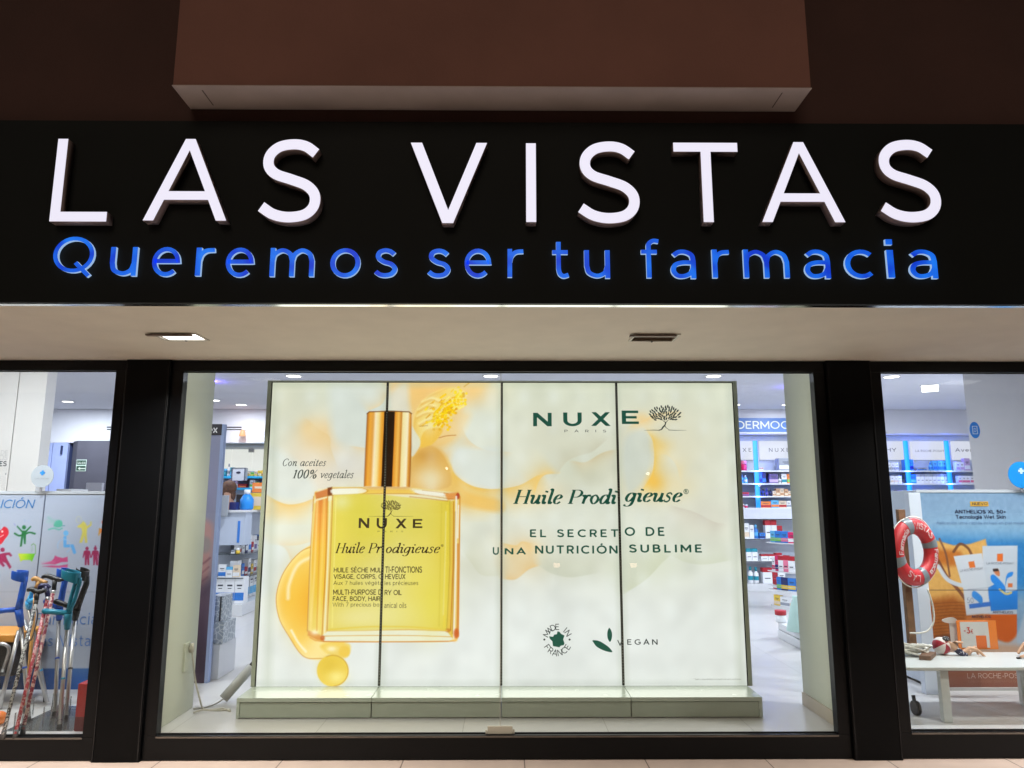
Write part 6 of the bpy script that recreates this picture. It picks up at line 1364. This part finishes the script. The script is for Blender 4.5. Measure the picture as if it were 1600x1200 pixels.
me = text_mesh('D'); fit(me, (cx0-.012,YCo-.0075,c.z-.022),(cx0+.012,YCo-.0075,c.z-.022),(cx0-.012,YCo-.0075,c.z+.022)); link_mesh('mark_letter', me, wm, wc)
topper(1596, 742, 20.5, 1.02, C('topper bright blue', 20,132,208), 'round bright blue topper on a stem above the sun cream display', C('topper white mark', 190,214,230), None, -.004)
# post on the left of the right window and the display board
YLb = .50
lw = C('pale post', 196,204,212)
def vpost(name, label, px0, px1, pyt, pyb, Y, m, cat, depth=.04, z0=None):
    ym = (pyt+pyb)/2; a, b = XY(px0,ym,Y), XY(px1,ym,Y); z0 = FZ+.001 if z0 is None else z0
    o = MB().box(a,b,Y,Y+depth,z0,ZY(pyt,Y)).build(name, m, origin=((a+b)/2,Y,z0), bevel=.003); return tag(o, label, cat)
TYf = .22; tabz = ZY(1044, TYf)-.0
vpost('wooden_post', 'brown wooden post standing on the white table behind the lifebuoy', 1413,1424,796,1014,YLb+.10, mat('brown post wood', (.20,.105,.055), .6, noise=.3, nscale=14), 'post', z0=tabz+.001)
vpost('white_post', 'white post standing between the wooden post and the sun cream display', 1430,1449,770,1012,YLb+.42, C('white post', 205,214,228), 'post', depth=.06)
vpost('narrow_panel', 'narrow pale panel at the left edge of the right window', 1377,1400,744,1100,.72, C('pale panel', 176,186,186), 'panel')
# sun cream display
YS = 1.05
sa_, sb_ = (XY(1437,770,YS)+XY(1461,1080,YS))/2, XY(1680,900,YS)
sa_ = XY(1447,900,YS)
cs = Canvas(YS, sa_, sb_, ZY(1080,YS), ZY(769,YS), .005, (128,160,190))
cs.fill([(1400,760),(1700,760),(1700,800),(1400,800)], (122,150,178), .9, 14); cs.fill([(1400,832),(1700,838),(1700,940),(1400,900)], (44,118,182), .95, 14); cs.blob((1560,825), 130, 16, (128,168,198), .6)
cs.fill([(1430,842),(1455,842),(1490,852),(1515,850),(1540,842),(1546,870),(1546,990),(1520,1010),(1430,1010)], (206,160,92), 1, 1.2); cs.fill([(1430,900),(1480,890),(1520,930),(1530,990),(1430,990)], (206,160,90), .7, 8, smooth=4)
cs.fill([(1440,846),(1470,858),(1500,862),(1502,880),(1480,884),(1448,868)], (172,98,40), .9, 4, smooth=4); cs.fill([(1430,940),(1490,930),(1540,960),(1545,1000),(1440,1005)], (150,80,36), .8, 6); cs.noise(10, (60,60), 9)
for y in range(945,1000,5): cs.line([(1440,y),(1500,y-4),(1545,y+4)], 1.2, (112,58,26), .5, smooth=4)
cs.line([(1468,842),(1478,866),(1484,900)], 3, (118,78,60), .95, smooth=5); cs.line([(1490,862),(1500,850),(1512,856),(1518,866)], 4, (104,66,48), .9, smooth=5); cs.line([(1466,876),(1480,902),(1496,920),(1508,936)], 5, (112,68,52), .95, smooth=5)
cs.line([(1466,885),(1480,905),(1500,914),(1530,918),(1546,914)], 6, (188,200,214), .95, smooth=5)
def pk(pts, c, **k): cs.fill(pts, c, 1, .7, **k)
pk([(1535,853),(1590,852.5),(1588,1013),(1538,1010)], (184,194,208)); pk([(1538,960),(1589,960),(1589,1013),(1538,1010)], (196,92,36)); pk([(1544,918),(1556,912),(1572,926),(1590,922),(1590,952),(1545,955)], (40,120,204), smooth=0)
cs.fill([(1548,900),(1553,898),(1562,906),(1571,918),(1568,928),(1556,915),(1549,908)], (44,128,214), 1, .8, smooth=4); cs.fill([(1572,902),(1576,895),(1583,894),(1581,900),(1574,904),(1571,915)], (44,128,214), 1, .8, smooth=4); cs.line([(1562,921),(1572,928),(1580,926)], 3, (214,190,110), .9, smooth=4)
pk([(1558,865.5),(1567,865),(1567,877),(1558,877)], (214,104,44)); pk([(1575,911.5),(1582,911.5),(1582,917.5),(1575,917.5)], (206,110,60)); pk([(1552,890),(1560,889),(1562,900),(1556,898)], (190,120,84), smooth=4); pk([(1551,889),(1559,888.5),(1561,892),(1552,893)], (50,44,48))
pk([(1490,869),(1534,864.5),(1549,958),(1510,962),(1505,920)], (192,200,212)); cs.line([(1513,921),(1549,918)], 1, (140,150,170), .7); pk([(1513,878),(1522,876.5),(1524,886.5),(1515,887.5)], (206,108,50)); pk([(1514,944),(1548,940),(1548.5,947),(1515,951)], (60,110,190))
cs.fill([(1520,924),(1526,925),(1535,934),(1534,944),(1526,938),(1519,932)], (56,130,206), 1, .8, smooth=4)
cs.fill([(1555,1000),(1575,1004),(1590,990),(1600,960),(1612,940),(1612,1020),(1560,1024)], (170,184,200), .9, 2, smooth=4); cs.fill([(1510,962),(1545,960),(1545,1002),(1500,1006)], (196,120,70), .7, 3)
cs.fill([(1430,1002),(1540,1005),(1700,1014),(1700,1040),(1430,1035)], (190,156,132), .95, 4); cs.fill([(1460,996),(1482,992),(1500,996),(1480,1004)], (86,52,44), .8, 3, smooth=4)
cs.fill([(1430,1046),(1700,1046),(1700,1090),(1430,1090)], (150,92,70), 1, 3)
cs.fill([(1430,1060),(1700,1062),(1700,1090),(1430,1090)], (136,84,70), .8, 6)
cs.line([(1446,922),(1640,922)], .9, (40,40,48), .8)
sd = thing('sun_cream_display', 'floor display with a sky blue sun cream poster of bag and tubes', 'display', (sa_,YS,FZ))
link_mesh('poster', cs.mesh('poster'), print_mat('display print', 0, .4, .95), sd)
wdm = C('display white', 196,206,220)
MB().box(sa_-.012,sb_,YS+.002,YS+.42,ZY(1080,YS)+.0,ZY(766,YS)).build('body', wdm, sd, bevel=.003); MB().box(sa_-.012,sb_,YS-.02,YS+.42,FZ+.02,ZY(1080,YS)-.001).build('plinth', C('display plinth', 172,170,168), sd, bevel=.003)
MB().box(sa_-.02,sb_,YS-.004,YS+.0015,ZY(769.5,YS),ZY(765,YS)).build('top_rail', C('rail pale', 182,188,196), sd); MB().box(sa_-.004,sa_,YS-.003,YS+.001,ZY(1080,YS),ZY(770,YS)).build('edge_line', C('edge dark', 40,46,56), sd)
tm = C('dark blue lettering', 28,34,66)
YSt = YS-.002
MB().box(XY(1516,788,YSt),XY(1544.5,788,YSt),YSt-.0006,YSt,ZY(791,YSt),ZY(783.5,YSt)).build('tag', C('tag ochre', 190,150,60), sd)
T('NUEVO', tm, 1519, 1543, 784.8, 789.8, sd, Y=YSt-.0016, name='lettering', weight=.01); T('ANTHELIOS XL 50+', tm, 1491.5, 1571.5, 795.5, 802.5, sd, Y=YSt, weight=.03, name='lettering'); T('Tecnologia Wet Skin', tm, 1493.5, 1571.5, 804, 812, sd, Y=YSt, weight=.02, name='lettering')
T('Aplicación ultra-rápida incluso en piel mojada', C('soft blue lettering', 90,120,160), 1463, 1606, 814, 820.5, sd, Y=YSt, weight=-.01, name='lettering')
T('LA ROCHE-POSAY', tm, 1541.5, 1584, 878, 882, sd, Y=YSt, name='lettering', weight=-.02); me = text_mesh('LA ROCHE-POSAY', weight=-.02); fit(me, (XY(1500,893,YSt),YSt,ZY(894.5,YSt)), (XY(1536,890,YSt),YSt,ZY(890.5,YSt)), (XY(1500,889,YSt),YSt,ZY(890,YSt))); link_mesh('lettering', me, tm, sd)
T('ANTHELIOS', tm, 1551, 1583, 954, 958.5, sd, Y=YSt, name='lettering', weight=.01); T('ANTHELIOS', tm, 1518, 1548, 961, 965.5, sd, Y=YSt, name='lettering', weight=.03); T('50', C('lettering slate', 70,80,110), 1511, 1521, 934, 942, sd, Y=YSt, name='lettering', weight=-.03)
T('LA ROCHE-POSAY', C('pale pink lettering', 214,190,180), 1511.5, 1606, 1051, 1060, sd, Y=YSt, name='lettering', weight=-.02); T('LABORATOIRE DERMATOLOGIQUE', C('dull pink lettering', 170,126,110), 1513, 1604, 1063, 1066.5, sd, Y=YSt, name='lettering', weight=-.04)
wh = PZ(1431,1106,FZ+.045); MB().lathe([(.045,-.014),(.045,.014)], (wh.x,wh.y,wh.z), 20, axis='x').build('castor', mat('black castor', (.015,.015,.018), .5), sd)
MB().tube([wh+Vector((.0,.0,.0)), wh+Vector((.0,.02,.075))], .012, 8).build('castor_fork', darkm, sd)

# table
wt_m = mat('white table lacquer', (.60,.63,.62), .35, noise=.03)
tb0, tb1 = XY(1409,1040,TYf), XY(1690,1040,TYf); TYb = TYf+.47; th = .022
tab = thing('white_table', 'low white table with rounded corner in the right window', 'table', ((tb0+tb1)/2,TYf+.2,FZ))
cr2 = .08; pl = [(tb0+cr2-cr2*math.sin(a), TYf+cr2-cr2*math.cos(a)) for a in [math.pi/2*i/6 for i in range(6,-1,-1)]]+[(tb1,TYf),(tb1,TYb),(tb0,TYb)]
MB().zprism(pl, tabz-th, tabz).build('table_top', wt_m, tab, bevel=.004)
def leg(x, y, dx=.02): MB().zprism([(x-.028,y-.02),(x+.028,y-.02),(x+.028,y+.02),(x-.028,y+.02)], FZ+.001, tabz-th-.001).build('leg', wt_m, tab, bevel=.003)
leg(tb0+.06,TYb-.05); leg(XY(1476,1090,TYf+.05)+.0,TYf+.05); leg(tb1-.1,TYf+.05); leg(tb1-.1,TYb-.05)
# lifebuoy
bc = PY(1428,862,YLb); ang = R(24); RM, rm = .176, .056
bu = thing('lifebuoy', 'red lifebuoy with grey bands and white lettering hung on the posts', 'lifebuoy', (bc.x,bc.y,bc.z), rot=(R(0),R(-10),ang))
redm = mat('red lifebuoy vinyl', tuple(lin((204,50,58))), .45, noise=.08, nscale=6); bandm = C('reflective grey band', 128,138,146, .3)
def torus(mb, R1, r1, a0, a1, n, k, mi=0, sq=.72):
    b = len(mb.v); full = abs(a1-a0) > 359
    for i in range(n if full else n+1):
        a = R(a0+(a1-a0)*i/n)
        for j in range(k):
            q = 2*math.pi*j/k; rr = R1+r1*math.cos(q); mb.v.append((rr*math.cos(a), r1*sq*math.sin(q), rr*math.sin(a)))
    m = n if full else n+1
    for i in range(n if full else n):
        for j in range(k):
            mb.f.append((b+i*k+j, b+((i+1)%m)*k+j, b+((i+1)%m)*k+(j+1)%k, b+i*k+(j+1)%k)); mb.m.append(mi); mb.sm.append(True)
mb = MB(); torus(mb, RM, rm, 0, 360, 64, 20); rg_o = mb.build('ring', redm, bu, local=True)
for a in (8,98,188,278):
    mb = MB(); torus(mb, RM, rm+.0025, a-9, a+9, 8, 20); mb.build('band', bandm, rg_o, local=True)
ropem = mat('white cotton rope', (.78,.77,.72), .8, noise=.15, nscale=60)
for a in (8,98,188,278):
    pts = []
    for i in range(13):
        q = R(a+90*i/12); rr = RM+rm+.004+.009*math.sin(math.pi*i/12); pts.append((rr*math.cos(q), 0, rr*math.sin(q)))
    MB().tube(pts, .0042, 8).build('grab_rope', ropem, bu, local=True)
whl = C('buoy white lettering', 225,220,222)
def buoy_text(s_, a0, a1, h, flip=False):
    mb = MB()
    tot = sum(SANS[ch][0]+.13 for ch in s_); x = 0
    for ch in s_:
        w_c = SANS[ch][0]; f = (x+w_c/2)/tot; a = a0+(a1-a0)*f; x += w_c+.13
        me = text_mesh(ch, weight=.008); v = verts(me).copy(); v[:,0] -= w_c/2; v[:,1] -= .5; sc = h
        rot = R(a-90) if not flip else R(a+90)
        for P_ in v:
            u, w2 = P_[0]*sc, P_[1]*sc; lx = u*math.cos(rot)-w2*math.sin(rot); lz = u*math.sin(rot)+w2*math.cos(rot)
            X_, Z_ = RM*1.02*math.cos(R(a))+lx, RM*1.02*math.sin(R(a))+lz
            d_ = min(rm*.98, abs(math.hypot(X_, Z_)-RM)); P_[:] = (X_, -math.sqrt(rm*rm-d_*d_)*.72-.003, Z_)
        mb.add([tuple(p) for p in v], [tuple(p.vertices) for p in me.polygons]); bpy.data.meshes.remove(me)
    o = mb.build('lettering', whl, rg_o, local=True, fix=False)
buoy_text('VISTAS', 86, 22, .044); buoy_text('Farmacia', 174, 110, .040); buoy_text('LAS', 258, 208, .052, False) if False else buoy_text('LAS', 258, 214, .044); buoy_text('Farmacia', -6, -68, .040)
hang = spline([tuple(bc+Vector((.06,-.02,-.25))), tuple(PY(1457,945,YLb)), tuple(PY(1459,970,YLb)), tuple(PY(1450,985,YLb)), tuple(PY(1436,989,YLb)), tuple(PY(1422,989,YLb))], 8)
o = MB().tube(hang, .006, 8).build('rope', ropem, origin=hang[0]); tag(o, 'white rope hanging in a loop from the lifebuoy', 'rope')
# coil of rope, plank, ball, figure, card on the table
zt2 = tabz+.001
def TP(px, py, dz=0): return PZ(px, py, zt2+dz)
rg = random.Random(11); pts = []
cc = TP(1432,1026)
for i in range(46):
    a = i*1.25; r_ = .05+.035*math.sin(i*.9); pts.append((cc.x+r_*math.cos(a)*1.5, cc.y+.03+r_*math.sin(a)*.7, zt2+.012+.075*abs(math.sin(i*.7))*(.6+.4*i/46)))
o = MB().tube(spline(pts, 5), .0075, 8).build('rope_coil', ropem, origin=(cc.x,cc.y,zt2)); tag(o, 'tangled coil of white rope on the left end of the white table', 'rope')
w0 = TP(1452,1031); o = MB().zprism([(w0.x-.07,w0.y-.005),(w0.x+.0,w0.y-.02),(w0.x+.12,w0.y+.12),(w0.x+.05,w0.y+.15)], zt2, zt2+.028).build('plank', mat('brown plank wood', (.16,.085,.05), .6, noise=.3, nscale=18), origin=tuple(w0), bevel=.002); tag(o, 'short brown plank on the table between the rope coil and beach ball', 'plank')
bp_ = TP(1479,1025); rb = .058; by = bp_.y+.05
ball = MB(); n = 24; k = 16
for i in range(k+1):
    th_ = math.pi*i/k
    for j in range(n): ball.v.append((rb*max(.001,math.sin(th_))*math.cos(2*math.pi*j/n), rb*max(.001,math.sin(th_))*math.sin(2*math.pi*j/n), rb*math.cos(th_)))
for i in range(k):
    for j in range(n): ball.f.append((i*n+j, (i+1)*n+j, (i+1)*n+(j+1)%n, i*n+(j+1)%n)); ball.m.append((j//4) % 2); ball.sm.append(True)
rotm = Matrix.Rotation(R(65),3,'X') @ Matrix.Rotation(R(20),3,'Z')
ball.v = [tuple(rotm @ Vector(v)+Vector((bp_.x,by,zt2+rb+.001))) for v in ball.v]
o = ball.build('beach_ball', [C('ball red', 150,24,42), C('ball white', 214,206,200)], origin=(bp_.x,by,zt2)); tag(o, 'small red and white beach ball on the white table', 'ball')
# bather figurine lying on the table
f0 = TP(1500,1027); sk_ = C('figurine skin', 202,160,130)
fg = thing('figurine', 'small bather figurine in a navy swimsuit lying beside the beach ball', 'figurine', (f0.x,f0.y+.06,zt2))
def FP(px, py, dy=0): v = PY(px, py, f0.y+.06+dy); return v-Vector((f0.x,f0.y+.06,zt2))
fj = [(*FP(1507,1024),.022),(*FP(1496,1016),.021),(*FP(1486,1008),.016),(*FP(1482,1004),.008),(*FP(1479,1000),.016),(*FP(1494,1003,-.02),.009),(*FP(1505,1004,-.03),.008),(*FP(1478,1013,.02),.009),(*FP(1476,1022,.02),.008),
      (*FP(1514,1012,-.01),.014),(*FP(1528,1016,-.02),.011),(*FP(1541,1028,-.03),.008),(*FP(1516,1018,.02),.014),(*FP(1524,1010,.03),.011),(*FP(1530,1026,.03),.008)]
skin_body('body', fj, [(0,1),(1,2),(2,3),(3,4),(2,5),(5,6),(2,7),(7,8),(0,9),(9,10),(10,11),(0,12),(12,13),(13,14)], sk_, fg)
sj = [(*FP(1512,1022),.0245),(*FP(1506,1023),.026),(*FP(1497,1017),.0245),(*FP(1490,1011),.021)]
skin_body('swimsuit', sj, [(0,1),(1,2),(2,3)], speckle('navy polka', (.012,.014,.05), (.55,.55,.58), 130, .86), fg)
hm_ = MB(); h0 = FP(1478,998); hm_.ball(tuple(h0),.021,14,10,sq=(1.1,1,.85)); hm_.build('bathing_cap', speckle('black cap polka', (.012,.012,.014), (.4,.4,.42), 120, .8), fg, local=True)
for a in ((1541,1029,-.03),(1531,1027,.03)):
    q = FP(*a); MB().box(q.x-.006,q.x+.022,q.y-.006,q.y+.006,q.z-.006,q.z+.002).build('shoe', C('figurine shoe', 30,26,26), fg, local=True)
# second figurine foot peeking in at the photo's right edge
f2 = TP(1592,1029); t = thing('figurine', 'second figurine reaching in at the right edge of the photo', 'figurine', tuple(f2))
skin_body('body', [(.13,.03,.03,.03),(.30,.04,.035,.032),(.42,.04,.06,.02),(.05,.0,.02,.012),(-.0,-.01,.012,.008),(.10,.06,.10,.012),(.03,.05,.02,.009)], [(0,1),(1,2),(0,3),(3,4),(0,5),(5,6)], sk_, t)
MB().box(-.02,.008,-.016,-.004,.001,.010).build('shoe', C('figurine shoe', 30,26,26), t, local=True)
# orange card
k0 = TP(1497,1022); yk = k0.y+.16
cd_ = thing('offer_card', 'orange acrylic offer card reading -3 euro, standing behind the figurine', 'card', (XY(1528,1022,yk),yk,zt2))
oa, ob = XY(1497,1000,yk), XY(1559,1000,yk); oz0, oz1 = zt2, ZY(970.5,yk)
MB().box(oa,ob,yk,yk+.004,oz0,oz1).build('holder', mat('orange acrylic', tuple(lin((232,132,62))), .25), cd_, bevel=.001)
MB().box(XY(1502,1000,yk),XY(1546,1000,yk),yk-.0022,yk-.0006,ZY(1013,yk),ZY(972.5,yk)).build('sheet', C('card paper', 206,206,204), cd_)
MB().box(XY(1525,1000,yk),XY(1541,1000,yk),yk-.0036,yk-.0024,ZY(1013,yk),ZY(994,yk)).build('picture', C('card orange', 222,112,56), cd_)
T('-3', C('card red', 196,60,44), 1506, 1516, 980, 990, cd_, Y=yk-.004, weight=.02, name='lettering'); T('€', C('card red', 196,60,44), 1517, 1520.5, 983, 990, cd_, Y=yk-.004, name='lettering')
fn = TP(1480,1004); t = thing('paddle', 'pale paddle shaped sign standing behind the beach ball', 'sign', (fn.x,fn.y,zt2)); 
yp2 = yk+.03; mb = MB(); mb.prism([(XY(a,b,yp2),ZY(b,yp2,a)) for a,b in spline([(1472,969),(1480,965.5),(1490,965),(1496,970),(1490,974),(1478,973)],5,True)][::-1], yp2, yp2+.005); mb.box(XY(1485,985,yp2),XY(1497,985,yp2),yp2+.0055,yp2+.009,zt2,ZY(973,yp2)); mb.build('blade', C('pale paddle', 196,190,184), t)
